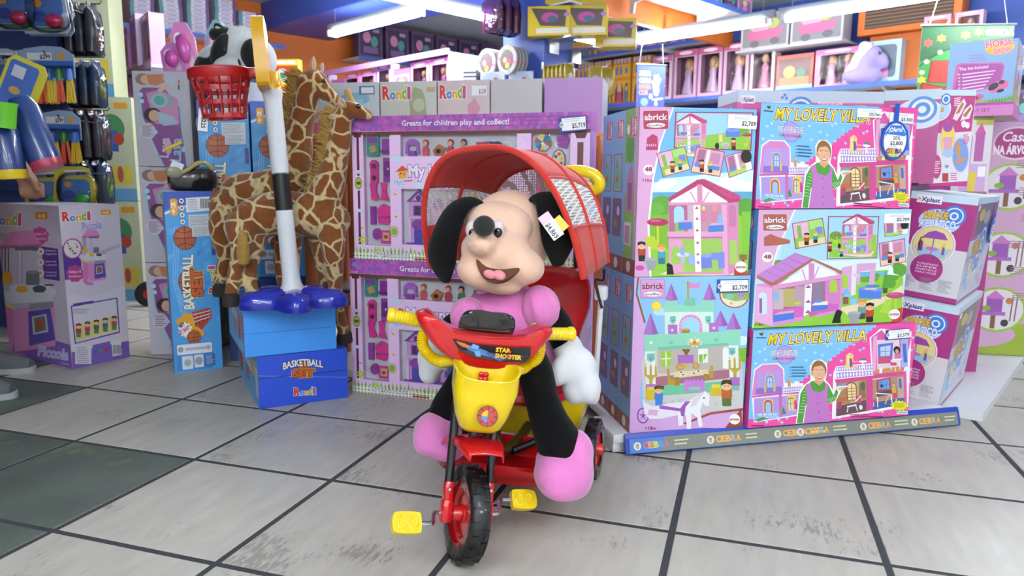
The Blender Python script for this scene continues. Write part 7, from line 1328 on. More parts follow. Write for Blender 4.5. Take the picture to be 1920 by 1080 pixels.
# ------------------------------------------------------------------ toy basketball hoop
M_BLUEP = mat('glossy_royal_blue_plastic', '1f2ba6', .15, var=.03, coat=.5); M_WHP = mat('white_plastic_tube', 'd6d9dd', .3); M_BKP = mat('black_plastic_tube', '1b1b1e', .35); M_HRED = mat('hoop_red_plastic', 'b0181c', .3, var=.04); M_HYEL = mat('hoop_yellow_plastic', 'dca40c', .25, var=.04)
HP = (-.757, 2.475, .364)
HO = thing('toy_basketball_hoop', 'toy basketball hoop on a white and black pole with blue star base', 'toy', HP)
m = MB(); rows = []
for r_, z in ((1.0, .0), (1.02, .012), (.98, .035), (.86, .05), (.5, .056), (.25, .062), (0, .064)):
    rows.append([((.135+.032*math.cos(5*a))*r_*math.cos(a)*1.12, (.135+.032*math.cos(5*a))*r_*math.sin(a), z*(1 + .12*math.cos(5*a)*(1 if r_ > .3 else 0))) for a in [2*PI*k/60 - .75 for k in range(60)]])
m.grid(rows, closed=True); m.build('base', M_BLUEP, HO, 50)
TL = RY(-3.6)
m = MB(); m.lathe([(.042, .05), (.042, .06), (.034, .075), (.0295, .1), (.0285, .33), (0.0, .331)], 22, TL); m.build('lower_tube', M_WHP, HO)
m = MB(); m.lathe([(.0285, .325), (.0285, .455), (0, .456)], 22, TL); m.build('middle_tube', M_BKP, HO)
m = MB(); m.lathe([(.0285, .45), (.0285, .69), (.033, .712), (.034, .728), (0, .73)], 22, TL); m.build('upper_tube', M_WHP, HO)
m = MB(); m.lathe([(.031, .725), (.031, .78), (.028, .785), (0, .786)], 20, TL); m.b2(-.03, .03, -.02, .02, .735, .755, TL, bev=.005); m.build('socket', M_HYEL, HO)
BB = TL @ T(-.012, -.03, .738) @ RZ(105) @ S(1, 1, .89)
m = MB(); pr_ = spline([(-.1, 0), (-.1, .1), (-.095, .19), (-.06, .232), (0, .24), (.06, .232), (.095, .19), (.1, .1), (.1, 0), (.05, -.012), (-.05, -.012)], 3, True); m.prism(pr_, -.019, .019, BB @ RX(90)); m.build('backboard', M_HYEL, HO, 30)
# basket ring with lattice
HR = TL @ T(-.155, -.03, .765)
m = MB(); m.lathe([(.092, .0), (.097, .0), (.1, .006), (.1, .03), (.095, .034), (.088, .034), (.086, .028), (.088, .004), (.092, 0)], 40, HR); m.b2(.09, .13, -.015, .035, .0, .032, HR, bev=.004); rg_ = m.build('hoop_ring', M_HRED, HO, 40)
for k in range(15):
    a = 2*PI*k/15; m = MB(); m.tube([(.09*math.cos(a), .09*math.sin(a), .004), (.074*math.cos(a+.02), .074*math.sin(a+.02), -.06), (.066*math.cos(a), .066*math.sin(a), -.12)], .0068, 6, M=HR, flat=.5); m.build('basket_strut', M_HRED, HO)
for z, r_ in ((-.032, .0815), (-.075, .0725), (-.118, .067)): m = MB(); m.lathe([(r_-.003, -.007), (r_+.003, -.007), (r_+.003, .007), (r_-.003, .007), (r_-.003, -.007)], 36, HR @ T(0, 0, z)); m.build('basket_band', M_HRED, HO, 40)
t_ = thing('price_ticket', 'price ticket reading $1,225 hanging from the red hoop basket', 'price tag', (-1.011, 2.420, 1.004), rot=(0, R(7), R(6))); m = MB(); m.color('4a4f9c'); m.b2(-.018, .018, -.001, 0, -.055, .045); m.build('ticket', INK, t_, smooth=0)
P = Print(.032, .094, size=(32, 94)); P.rect(0, 22, 32, 94, 'e8e8ee'); P.circ(16, 12, 11, 'c8c8d4'); P.star(16, 12, 7, '6a6a7c', 5); P.text('$1,225', 11, 34, 50, 13, '1a1a1e', .03, rot=90); P.build('printed_price', t_, T(-.016, -.0015, -.053) @ RX(90))
m = MB(); m.tube([(0, 0, .045), (.02, .01, .075)], .0012, 5); m.build('string', M_WHP, t_)
# ------------------------------------------------------------------ plush cow
def cow_mat():
    m = bpy.data.materials.new('cow_plush'); m.use_nodes = True; nt = m.node_tree; N_ = nt.nodes.new; L = nt.links.new; b = nt.nodes['Principled BSDF']; tc = N_('ShaderNodeTexCoord'); nz = N_('ShaderNodeTexNoise'); nz.inputs['Scale'].default_value = 6.5; nz.inputs['Detail'].default_value = 1; L(tc.outputs['Object'], nz.inputs['Vector'])
    rp = N_('ShaderNodeValToRGB'); rp.color_ramp.elements[0].position = .53; rp.color_ramp.elements[1].position = .55; rp.color_ramp.elements[0].color = lin('cfd0d2') + (1,); rp.color_ramp.elements[1].color = lin('131316') + (1,); L(nz.outputs[0], rp.inputs[0]); L(rp.outputs[0], b.inputs['Base Color']); b.inputs['Roughness'].default_value = .95; b.inputs['Sheen Weight'].default_value = .2; return m
M_CWW = mat('white_cow_plush', 'cfd0d2', .95, var=.04, bump=.3, bscale=300, sheen=.2); M_CWB = mat('black_cow_plush', '131316', .95, bump=.3, bscale=300, sheen=.2)
CB = (-1.03, 3.30, 1.1085)
CW = thing('plush_cow', 'black and white plush cow peering over the red hoop basket', 'plush toy', CB)
def cw(p): return tuple(Vector(p) - Vector(CB))
def cpart(nm, mt, parts, par=None, vox=.008):
    mm = MB()
    for c, r, rot in parts: mm.ell((0, 0, 0), r, Matrix.Translation(cw(c)) @ (rot or Matrix.Identity(4)), 22, 14)
    o = mm.build(nm, mt, par or CW, 60)
    if len(parts) > 1: md = o.modifiers.new('melt', 'REMESH'); md.mode = 'VOXEL'; md.voxel_size = vox; md.use_smooth_shade = True; sm = o.modifiers.new('soften', 'SMOOTH'); sm.iterations = 5; sm.factor = .5
    return o
cpart('body', cow_mat(), [((-1.314, 3.340, 1.254), (.105, .13, .13), None), ((-1.330, 3.340, 1.126), (.10, .12, .11), None), ((-1.211, 3.360, 1.164), (.12, .13, .13), None), ((-1.350, 3.300, 1.036), (.06, .08, .06), None)])
cpart('head', M_CWW, [((-1.160, 3.180, 1.332), (.115, .1, .1), None), ((-1.161, 3.100, 1.240), (.085, .08, .06), None), ((-1.088, 3.150, 1.291), (.09, .09, .095), None)])
for c, r, rot in (((-1.210, 3.100, 1.318), (.036, .036, .075), RY(22)), ((-1.059, 3.070, 1.293), (.058, .035, .07), RY(-14)), ((-1.217, 3.150, 1.389), (.055, .06, .035), None)): cpart('black_patch', M_CWB, [(c, r, rot)])
cpart('eye', M_BLKG, [((-1.179, 3.062, 1.318), (.008, .006, .008), None)]); cpart('nostril', M_CWB, [((-1.108, 3.025, 1.261), (.005, .006, .014), RY(-15))])
for a, b_ in (((-1.146, 3.150, 1.389), (-1.144, 3.150, 1.428)), ((-1.079, 3.150, 1.390), (-1.068, 3.150, 1.420))): m = MB(); m.tube(spline([cw(a)+(.02,), tuple(Vector(cw(a)).lerp(Vector(cw(b_)), .6))+(.016,), cw(b_)+(.009,)], 4) and [q_[:3] for q_ in spline([cw(a)+(.02,), tuple(Vector(cw(a)).lerp(Vector(cw(b_)), .6))+(.016,), cw(b_)+(.009,)], 4)], [.02]*4+[.016]*4+[.009], 12); m.build('horn', mat('cream_plush', 'c9b8a4', .9), CW, 60)
m = MB(); m.ell((0, 0, 0), (.022, .014, .05), Matrix.Translation(cw((-1.205, 3.120, 1.392))) @ RY(-42)); e = m.build('ear', M_CWB, CW, 60); m = MB(); m.ell((0, 0, 0), (.013, .008, .038), Matrix.Translation(cw((-1.203, 3.104, 1.387))) @ RY(-42)); m.build('ear_lining', MATS['cream_plush'], e, 60)
# ------------------------------------------------------------------ shelving along the walls and what stands on it
ORD = ['first', 'second', 'third', 'fourth', 'fifth', 'sixth', 'seventh', 'eighth', 'ninth', 'tenth', 'eleventh', 'twelfth', 'thirteenth', 'fourteenth', 'fifteenth', 'sixteenth', 'seventeenth', 'eighteenth', 'nineteenth', 'twentieth']
M_SHELF = mat('shelf_white_enamel', 'c9ccd2', .45); M_EDGE = mat('blue_price_rail', '3a5aa8', .4)
a1 = math.atan2(D1.y, D1.x); a2 = math.atan2(D2.y, D2.x)
def shelf(name, label, p, d, L, depth, z, side=1, brackets=2, edge=True):
    """board from p along d; it reaches `depth` to the left (side=1) of d, front edge on the line itself"""
    t = thing(name, label, 'shelf', (p.x, p.y, z), math.atan2(d.y, d.x)); y1 = depth*side
    m = MB(); m.b2(0, L, 0, y1, -.022, 0, bev=.003); m.build('board', M_SHELF, t)
    if edge: m = MB(); m.b2(0, L, -.006*side, 0, -.034, .004); m.build('price_rail', M_EDGE, t, smooth=0)
    for k in range(brackets):
        x = L*(k+.5)/brackets; m = MB(); pr = [(0, 0), (-depth*.9, 0), (-depth*.8, -.03), (-.05, -.06), (-.035, -.14), (0, -.14)]
        m.prism([(q[0], q[1]) for q in pr], -.012, .012, T(x, y1, -.022) @ RZ(90*side if side > 0 else -90) @ RX(90) @ S(1, 1, 1)); m.build('bracket', M_SHELF, t, smooth=0)
    return t
def window_box(name, w, h, d, frame, back, dress, hair, header='d86ab0', skin='d8a888', wide=False):
    """doll in a window box; root at the middle of the base, front along -y"""
    t = thing(name, 'x', 'doll box')
    m = MB(); V = [(x, y, z) for z in (0, h) for y in (0, d) for x in (-w/2, w/2)]
    for f, c in (((2, 0, 4, 6), frame), ((1, 3, 7, 5), frame), ((4, 5, 7, 6), header), ((3, 2, 6, 7), back), ((2, 3, 1, 0), frame), ((3, 7, 6, 2), back)): m.color(c); m.add([V[i] for i in f], [(0, 1, 2, 3)])
    m.build('carton', INK, t, smooth=0)
    fr = cells_frame(w, h, [(w*.12, w*.88, h*.12, h*.86)], 0, .004, frame)
    for i, v in enumerate(fr.v): fr.v[i] = (v[0]-w/2, v[1]-.004, v[2])
    fr.build('window_frame', INK, t, smooth=0)
    P = Print(w, h, size=(100, 100)); P.rect(0, 0, 100, 12.5, header); P.circ(50, 6, 30, 'f0dcec', 3.5); P.build('printed_header', t, RX(90) @ T(-w/2, 0, .005))
    n = 2 if wide else 1
    for k in range(n):
        x = (k-(n-1)/2)*w*.36; s_ = h*.78/1.0 if not wide else h*.85; yy = d*.5
        m = MB(); m.color(dress); m.lathe([(0, .02), (.2, .02), (.19, .1), (.1, .42), (.12, .56), (.06, .64), (0, .65)], 14, T(x, yy, h*.12) @ S(s_*.9, s_*.55, s_)); b = m.build('doll_body', INKM, t, 40)
        m = MB(); m.color(skin); m.ell((0, 0, .76), (.1, .1, .12), T(x, yy-.006, h*.12) @ S(s_*.9, s_*.7, s_), 14, 9); m.build('doll_head', INKM, t, 60)
        m = MB(); m.color(hair); m.ell((0, .03, .72), (.15, .1, .2), T(x, yy+.008, h*.12) @ S(s_*.9, s_*.7, s_), 14, 9); m.build('doll_hair', INKM, t, 60)
    m = MB(); m.add([(-w*.38, -.0045, h*.12), (w*.38, -.0045, h*.12), (w*.38, -.0045, h*.86), (-w*.38, -.0045, h*.86)], [(0, 1, 2, 3)]); m.build('clear_window', FILM, t, smooth=0)
    return t
def card_box(name, w, h, d, draw, sides='b8b8c0', cat='toy box'):
    t = thing(name, 'x', cat); m = MB(); V = [(x, y, z) for z in (0, h) for y in (0, d) for x in (-w/2, w/2)]; m.color(sides); m.add(V, [(0, 1, 5, 4), (2, 0, 4, 6), (1, 3, 7, 5), (4, 5, 7, 6), (3, 2, 6, 7), (2, 3, 1, 0)]); m.build('carton', INK, t, smooth=0)
    P = Print(w, h, size=(100, 100)); draw(P); P.build('printed_artwork', t, RX(90) @ T(-w/2, 0, .0006)); t['w'] = w; return t
USED = set()
def place(proto, x, y, z, rz, label, group, sc=1.):
    if proto.name not in USED:
        USED.add(proto.name); proto.location = (x, y, z); proto.rotation_euler = (0, 0, rz); proto['label'] = label; proto['group'] = group; proto.scale = (sc,)*3; return proto
    return dup(proto, (x, y, z), rz, label, group, scale=sc)
def d_castle(P):
    P.rect(0, 0, 100, 100, 'd8a02c'); P.rect(0, 0, 100, 12, 'c0542c'); [P.rect(4+k*20, 0, 16+k*20, 10, '9cb4b0') for k in range(5)]; [arch(P, x, 34, 14, 18, '4a7fc0') for x in (22, 46)]; P.rect(70, 20, 84, 32, '4a7fc0'); P.rect(0, 40, 100, 46, 'c88a2c'); arch(P, 38, 96, 52, 46, '5a4a50'); P.circ(38, 62, 13, 'd8a884'); P.poly([(22, 96), (30, 70), (48, 70), (56, 96)], 'c04a5c'); arch(P, 80, 96, 22, 44, '5a4a50'); P.circ(80, 64, 6, 'd8a884'); P.poly([(72, 96), (76, 70), (86, 70), (90, 96)], '4a7f8c'); P.rect(0, 92, 100, 100, 'c8506c')
def d_purple(P):
    P.rect(0, 0, 100, 100, '5a4468'); P.rect(8, 10, 92, 90, '3a3048'); P.circ(35, 40, 16, 'c07aa0'); P.circ(66, 50, 15, '4f8a84'); P.rect(20, 66, 80, 84, '7a5a8c'); P.rect(60, 14, 86, 24, 'a890b0')
def d_pinkdoll(P):
    P.rect(0, 0, 100, 100, 'd8a4d0'); P.rect(0, 0, 100, 16, 'c06ab8'); P.rrect(10, 22, 90, 88, 12, '8a6a90'); P.circ(50, 42, 14, 'dcb094'); P.poly([(28, 86), (42, 54), (58, 54), (72, 86)], 'e08ac0'); P.circ(50, 34, 16, 'e0c070', 9); P.rect(6, 88, 94, 96, 'f0d8ec')
def d_game(P):
    P.rect(0, 0, 100, 100, 'a9a4b4'); P.rect(0, 0, 32, 100, '7c3a6c'); P.rect(34, 15, 96, 85, 'c4c0cc'); P.rect(40, 30, 70, 70, '8a84b4'); P.rect(74, 30, 90, 70, 'b48aa0')
def d_game2(P):
    P.rect(0, 0, 100, 100, 'b4b0be'); P.rect(78, 0, 100, 100, '3f7f84'); P.rect(6, 15, 74, 85, 'c4c0cc'); P.rect(12, 30, 40, 70, '7f7ab8'); P.circ(56, 50, 7, 'd0a04c', 20)
def d_game3(P):
    P.rect(0, 0, 100, 100, 'b0aab8'); P.rect(0, 0, 16, 100, '3f7f84'); P.rect(84, 0, 100, 100, '5a3a74'); P.rect(20, 18, 80, 84, 'c6c2ce'); P.rect(30, 34, 70, 66, '9a86b0')
def d_orange(P):
    P.rect(0, 0, 100, 100, 'c8543c'); P.rect(6, 10, 94, 82, '6a3f3c'); P.circ(36, 46, 16, 'd8a84c'); P.circ(68, 50, 12, '4a7a5c'); P.rect(10, 60, 90, 82, 'c87a4c'); P.rect(0, 82, 100, 100, '8ab4d8')
def d_lblue(P):
    P.rect(0, 0, 100, 100, 'a4c8d8'); P.rrect(10, 10, 90, 84, 10, '4a5a6c'); P.circ(50, 45, 18, 'd8a884'); P.rect(30, 60, 70, 84, 'd88ab4')
def d_snow(P):
    P.rect(0, 0, 100, 100, 'c8d0e4'); P.circ(50, 42, 44, 'aebfdc', 40); P.circ(64, 28, 10, 'b8603c'); P.poly([(50, 82), (58, 38), (72, 38), (80, 82)], '4a9aa4'); P.circ(34, 34, 9, '6a4a34'); P.poly([(20, 82), (28, 44), (42, 44), (48, 82)], '4f7fc0'); P.circ(84, 60, 7, 'd85a9c'); P.rect(0, 88, 100, 100, 'e0dce8')
def d_baby(P):
    P.rect(0, 0, 100, 100, 'd8dce4'); P.rect(0, 84, 100, 100, 'd0a4cc'); P.circ(20, 14, 8, '5a9ad0')
def d_pram(P):
    P.rect(0, 0, 100, 100, 'c9c4cc'); P.rect(4, 6, 96, 92, '8a8a8c'); P.circ(40, 34, 22, 'd0a4b8', 18); P.poly([(10, 50), (90, 44), (80, 72), (22, 76)], 'c86a94'); P.circ(30, 84, 10, '6a6a74'); P.circ(72, 80, 10, '6a6a74'); P.circ(66, 30, 14, 'b4b85c')
def d_yellow(P):
    P.rect(0, 0, 100, 100, 'e0c41c'); P.rect(4, 4, 46, 96, 'd8bc18'); P.poly([(52, 6), (92, 2), (92, 88), (52, 92)], '6a2f54'); P.rect(56, 10, 90, 40, '8a3a6c'); P.rect(56, 44, 90, 84, '5a7f3c'); P.circ(28, 14, 12, 'c090c8', 8); P.circ(20, 76, 7, '8a5a6c', 12); P.circ(38, 80, 6, 'c090a0', 10); [P.circ(96, 12+k*18, 5, 'b088c0') for k in range(5)]
def d_yellow2(P):
    P.rect(0, 0, 100, 100, 'd8bc20'); P.poly([(8, 6), (92, 14), (88, 70), (30, 66)], '5a4a44'); P.circ(52, 38, 20, 'c04a94', 17); P.circ(58, 44, 12, '3f6a7c', 10); P.rect(20, 74, 96, 92, 'e6e2d0'); P.circ(92, 30, 7, 'b088c0')
PR = {}
PR['game'] = card_box('game_box', .17, .036, .22, d_game, 'a9a4b4'); PR['game2'] = card_box('game_box', .19, .05, .22, d_game2, 'a9a4b4'); PR['game3'] = card_box('game_box', .19, .036, .22, d_game3, 'a9a4b4')
# --- high shelf along the left wall, with stacks of flat game boxes and dark doll boxes
LW = KC - D2*.02 + D1*.0
def lw(t_, off): return Vector((-3.53, 6.3, 0)) + Vector((.719, .695, 0))*t_ + D1*off      # off metres out from the left wall
ZL = 2.03
p0 = lw(-1.2, .36); shelf('wall_shelf', 'high white shelf on the orange wall, stacked with flat game boxes', p0, Vector((.719, .695, 0)), 2.75, .36, ZL, 1, 4)
p0 = lw(2.35, .36); shelf('wall_shelf', 'high white shelf on the orange wall behind the blue beam, dark doll boxes on it', p0, Vector((.719, .695, 0)), 2.3, .36, ZL, 1, 3)
rzL = a2 - 0.0
for si, (t_, kind, n) in enumerate(((-.42, 'game2', 7), (-.18, 'game', 6), (.02, 'game', 6), (.30, 'game3', 10), (.53, 'game3', 10), (.76, 'game3', 10), (1.0, 'game3', 9), (1.22, 'game3', 7))):
    for k in range(n):
        h_ = .05 if kind == 'game2' else .036; q_ = lw(t_+random.uniform(-.004, .004), .33)
        place(PR[kind], q_.x, q_.y, ZL+.0005+k*(h_+.0008), rzL+random.uniform(-.03, .03), f'flat game box, {ORD[k]} from the bottom of the {ORD[si]} stack on the high shelf', f'flat game boxes, {ORD[si]} stack on the high shelf')
PR['dark'] = card_box('doll_box', .3, .36, .1, d_purple, '4a3a5c', 'doll box')
for k in range(6): q_ = lw(2.55+k*.34, .28); place(PR['dark'], q_.x, q_.y, ZL+.0005, rzL, f'dark purple doll box behind the blue beam, {ORD[k]} from the left', 'dark doll boxes on the far high shelf')
# --- yellow game machine box peeking behind the hoop
def d_ymach(P): P.rect(0, 0, 100, 100, 'e0c02c'); P.rect(0, 18, 100, 50, 'cc4a24'); P.rect(10, 4, 90, 14, 'e8e2d4'); P.circ(34, 46, 26, 'd8d8c8', 20); P.rect(22, 38, 46, 54, '3f8a5c'); P.circ(78, 80, 12, '8a6ab0', 8); P.circ(40, 84, 30, 'c04a3c', 7)
ym = card_box('electronic_toy_box', .19, .26, .08, d_ymach, 'd0b02c'); place(ym, -1.72, 5.65, 1.42, R(-8), 'yellow and red electronic toy box beside the yellow hoop board', None) ; del ym['group']
sd = thing('display_stand', 'thin steel display stand under the yellow and red toy box', 'stand', (-1.72, 5.69, 0)); m = MB(); m.b2(-.1, .1, -.05, .05, 1.4, 1.419); m.build('tray', M_SHELF, sd, smooth=0); m = MB(); m.cyl((0, 0, .015), (0, 0, 1.4), .014); m.build('post', M_STEEL, sd); m = MB(); m.lathe([(0, 0), (.16, 0), (.16, .012), (0, .018)], 20); m.build('foot', M_STEEL, sd)
# --- gondola of pink doll boxes behind the giraffes
def gondola(label, p, d, L, zs, depth=.3, top=1.75, ends=True):
    """free standing shelving: front edge starts at p and runs along d, shelves reach back"""
    t = thing('gondola_shelving', label, 'shelving', (p.x, p.y, 0), math.atan2(d.y, d.x)); m = MB(); m.b2(0, L, depth, depth+.03, 0, top); m.build('back_panel', mat('gondola_grey', '8f949c', .5), t, smooth=0)
    for x in (0, L-.02) if ends else (): m = MB(); m.b2(x, x+.02, 0, depth, 0, top); m.build('end_panel', M_SHELF, t, smooth=0)
    for z in zs: m = MB(); m.b2(.02, L-.02, 0, depth, z-.02, z); m.build('shelf_board', M_SHELF, t, smooth=0); m = MB(); m.b2(0, L, -.006, 0, z-.03, z+.006); m.build('price_rail', mat('lilac_price_rail', 'a890c0', .4), t, smooth=0)
    return t
G2 = Vector((-1.98, 7.35, 0)); _g = gondola('grey shelving with pink doll boxes behind the giraffes', G2, D1, 2.1, (.15, .55, .95, 1.42), .3, 1.78)
hd = MB(); hd.b2(0, 2.1, -.02, -.002, 1.76, 1.805); hd.build('header_strip', mat('lilac_header', 'b98ac8', .4), _g, smooth=0)
PR['pink'] = window_box('doll_box', .24, .33, .09, 'd49ad0', '8a5a84', 'd86ab4', 'd8b45c'); PR['pink2'] = window_box('doll_box', .2, .36, .09, 'd8c4e4', 'a07ab0', 'c04aa4', '5a3424', 'b06ac0'); PR['pinkw'] = window_box('doll_box', .36, .3, .1, 'e0b4d8', 'b07aa8', 'e08ac8', 'e0c46c', wide=True); PR['card'] = card_box('doll_box', .22, .3, .06, d_pinkdoll, 'c08ac0', 'doll box')
for si, z in enumerate((.95, 1.42)):
    x = .14; k = 0
    while x < 1.98:
        kd = ['pink', 'pink2', 'card', 'pink'][(k+si) % 4]; q_ = G2 + D1*x + D2*.04; place(PR[kd], q_.x, q_.y, z+.0006, a1, f'{ORD[k]} pink doll box from the left on the {"upper" if si else "lower"} shelf behind the giraffes', 'pink doll boxes behind the giraffes', 1.0); x += .255; k += 1
# --- shelving with pink packs at the left, behind the pale boxes
G1 = Vector((-3.42, 5.95, 0)); gondola('shelving with pink doll packs between display wall and wash toy boxes', G1, D1, 1.5, (.12, .66, 1.2, 1.53), .32, 1.62, False)
for si, z in enumerate((.66, 1.2, 1.53)):
    for k in range(6): q_ = G1 + D1*(.14+.24*k) + D2*.03; place(PR[['pink2', 'pink', 'card'][(k+si) % 3]], q_.x, q_.y, z+.0006, a1+R(random.uniform(-8, 8)), f'{ORD[k]} pink doll box from the left, {["bottom", "middle", "top"][si]} shelf behind the wash toy boxes', 'pink doll packs at the left', .88 if si == 1 else 1.)
# pale green kitchen-toy boxes stacked in a column beside the display wall
def d_pale(P): P.rect(0, 0, 100, 100, 'c3c9a4'); P.rrect(54, 5, 90, 11, 3, 'd89a2c'); P.circ(45, 30, 34, '4f8a5c', 14); P.rect(30, 32, 60, 52, '3a5fb0'); P.circ(62, 40, 14, 'b84a34', 6); P.rect(10, 66, 90, 84, 'd8c84c'); P.circ(30, 74, 8, '8a5a6c'); P.circ(60, 74, 8, 'b8544c'); P.rect(0, 88, 100, 100, '6aa4c8')
PR['pale'] = card_box('toy_box', .2, .56, .2, d_pale, 'b4b994')
for k in range(3): place(PR['pale'], -2.5-.1*(k == 2), 4.62, k*.645, R(8), f'pale green upright toy box, {["lowest", "middle", "topmost"][k]} one right of the blue display', 'column of pale green toy boxes', 1.145)
# --- cellophane princess packs on top of the green boxes
for k, (x, y, z, c, rz, tl) in enumerate(((-1.66, 3.68, 1.2865, '8fd0dc', -10, 6), (-1.56, 3.60, 1.2865, 'd86ab4', 14, -8), (-1.48, 3.66, 1.2865, '9cd8e0', -20, 12), (-1.62, 3.58, 1.2865, 'c87ac8', 5, -3), (-1.42, 3.62, 1.2865, 'a4c4e8', 25, 18))):
    t = thing('princess_toy_pack', ['cyan princess toy pack at the left of the bunch', 'magenta princess toy pack in the bunch left of the cow', 'cyan pack tilted right, tallest of the bunch by the cow', 'small lilac pack in front of the bunch left of the cow', 'pale blue pack leaning toward the plush cow'][k], 'toy pack', (x, y, z), rot=(0, R(tl), R(rz)), group='princess toy packs beside the cow')
    h_ = (.17, .24, .26, .14, .2)[k]; m = MB(); m.color(c); m.prism([(-.05, 0), (.05, 0), (.055, h_*.7), (.03, h_), (-.02, h_*1.02), (-.055, h_*.75)], -.012, .012, RX(90)); m.build('card', INK, t, smooth=0)
    P = Print(.1, h_, size=(100, 100)); P.circ(35, 32, 24, 'f2eef8', 14); P.circ(35, 32, 17, 'b06ac4', 9); P.poly([(60, 90), (66, 40), (76, 40), (88, 90)], 'e0b4cc'); P.circ(71, 34, 8, 'd8a884'); P.circ(30, 74, 18, 'e08ac8', 10); P.build('printed_artwork', t, T(0, -.0125, 0) @ RX(90) @ T(-.05, 0, 0))
    m = MB(); m.color('d04fae' if k % 2 else 'e0b8e4'); m.ell((0, -.03, h_*.5), (.03, .02, h_*.28)); m.build('toy', INKM, t, 60)
# --- middle shelf with snow princess boxes, left of the column
mp = Vector((-.42, 5.45, 0)); gondola('shelving with pale blue princess boxes left of the blue column', mp, Vector((.985, -.17, 0)), .6, (.15, .6, 1.0, 1.36), .25, 1.5)
PR['snow'] = card_box('doll_box', .19, .22, .08, d_snow, 'c0c8dc', 'doll box'); PR['striped'] = card_box('doll_box', .1, .24, .2, lambda P: [P.rect(0, k*12.5, 100, k*12.5+7, 'dfe4ee') if k % 1 == 0 else 0 for k in range(8)] and P, '4a4a64', 'doll box')
md = Vector((.985, -.17, 0)); 
for k, (x, kd) in enumerate(((.1, 'striped'), (.27, 'snow'), (.48, 'snow'))): q_ = mp + md*x + Vector((.0, .04, 0)); place(PR[kd], q_.x, q_.y, 1.361, math.atan2(md.y, md.x), f'{ORD[k]} box from the left on the shelf beside the blue column', 'princess boxes beside the column', .95)
# --- hung goods on the blue column
def hook(p, d, L, name='display_hook', label='x'):
    t = thing(name, label, 'hook', p, math.atan2(d.y, d.x)); m = MB(); m.tube([(0, 0, 0), (L-.01, 0, 0), (L, 0, .018)], .0035, 6); m.build('prong', M_STEEL, t); m = MB(); m.b2(-.006, 0, -.02, .02, -.02, .03); m.build('hook_plate', M_STEEL, t, smooth=0); return t
nl = -D1; nr = D1; nf = -D2          # outward directions; the column's faces look along -D2 (to the left front) and D1 (to the right front)
cc = Vector((.02, 5.62, 0)); fl_l = cc; 
def on_left(u, out, z): return cc + D1*u + nf*out + Vector((0, 0, z))
def on_right(u, out, z): return cc + D1*.3 + D2*u + D1*out + Vector((0, 0, z))
def bag(name, w, h, d, c1, c2, cat='toy pack'):
    t = thing(name, 'x', cat); m = MB(); rows = []
    for z, s_, yy in ((0, .3, 1.), (.06, .95, 1.), (.5, 1., 1.1), (.82, .97, .8), (.9, .9, .15), (1., .88, .06)): rows.append([(w/2*s_*math.copysign(abs(math.cos(2*PI*k/20))**.4, math.cos(2*PI*k/20)), d/2*yy*math.copysign(abs(math.sin(2*PI*k/20))**.7, math.sin(2*PI*k/20)), h*z) for k in range(20)])
    m.color(c1); m.grid(rows, closed=True); m.build('pouch', INKM, t, 50); m = MB(); m.color(c2); m.ell((0, -d*.5, h*.42), (w*.3, d*.25, h*.26)); m.build('toy', INKM, t, 60)
    m = MB(); m.grid([[(x*1.06, y*1.3-.002, z) for x, y, z in r] for r in rows], closed=True); m.build('clear_wrap', FILM, t, 60); return t
PR['pbag'] = bag('purple_toy_pack', .19, .27, .06, '6a2f5c', '8a3f9c'); rf = math.atan2(D1.y, D1.x)
for k in range(3): q_ = on_left(.03+.0*k, .1+.085*k, 1.83); place(PR['pbag'], q_.x, q_.y, q_.z, rf, f'purple wrapped toy pack on the blue column, {["nearest the column", "middle", "frontmost"][k]}', 'purple packs on the column')
hk = hook(tuple(on_left(.03, .0, 2.10)), nf, .34, label='steel hook holding the purple packs on the column')
def roundpack(nm, r, c1, c2):
    t = thing(nm, 'x', 'toy pack'); m = MB(); m.color(c1); m.prism([(r*math.cos(2*PI*k/24), r+r*1.05*math.sin(2*PI*k/24)) for k in range(24)], 0, .012, RX(90)); m.build('card', INK, t, smooth=0); P = Print(2*r, 2*r, size=(100, 100)); P.circ(50, 50, 44, 'b0a4a8', 46); P.circ(50, 50, 34, c2, 36); P.circ(40, 50, 10, 'd8a084'); P.circ(62, 56, 10, 'c84a6c'); P.circ(52, 70, 10, 'e0c84c'); [P.circ(50+40*math.cos(a), 50+40*math.sin(a), 6, ['d86a8c', '6ab08c', 'e0c46c'][i % 3]) for i, a in enumerate([.3, 1.3, 2.3, 3.3, 4.3, 5.3])]; P.build('printed_artwork', t, T(0, -.0125, 0) @ RX(90) @ T(-r, 0, 0)); return t
PR['rp'] = roundpack('round_toy_pack', .1, 'a8a4a4', '6a5a5c')
for j, u in enumerate((-.12, .1)):
    for k in range(4): q_ = on_left(u, .08+.035*k, 1.55); place(PR['rp'], q_.x, q_.y, q_.z, rf, f'round toy card in the {"left" if j == 0 else "right"} row under the purple packs, {ORD[k]} from the panel', 'round toy cards on the column')
pn = MB(); pn.b2(-.22, .2, -.02, 0, 1.0, 2.15, Matrix.Translation(on_left(.1, .0, 0)) @ Matrix.Rotation(rf, 4, 'Z')); tag(pn.build('slat_panel', M_BLUE, smooth=0), 'blue slatted display panel on the left face of the column', 'panel')
PR['ybox'] = card_box('yellow_toy_box', .42, .36, .2, d_yellow, 'd8bc18'); PR['ybox2'] = card_box('yellow_toy_box', .3, .2, .16, d_yellow2, 'd0b41c')
rr_ = math.atan2(D2.y, D2.x)
q_ = on_right(.12, .16, 2.03); place(PR['ybox'], q_.x, q_.y, q_.z, R(-6), 'big yellow toy box on the upper part of the blue column', 'yellow boxes on the column')
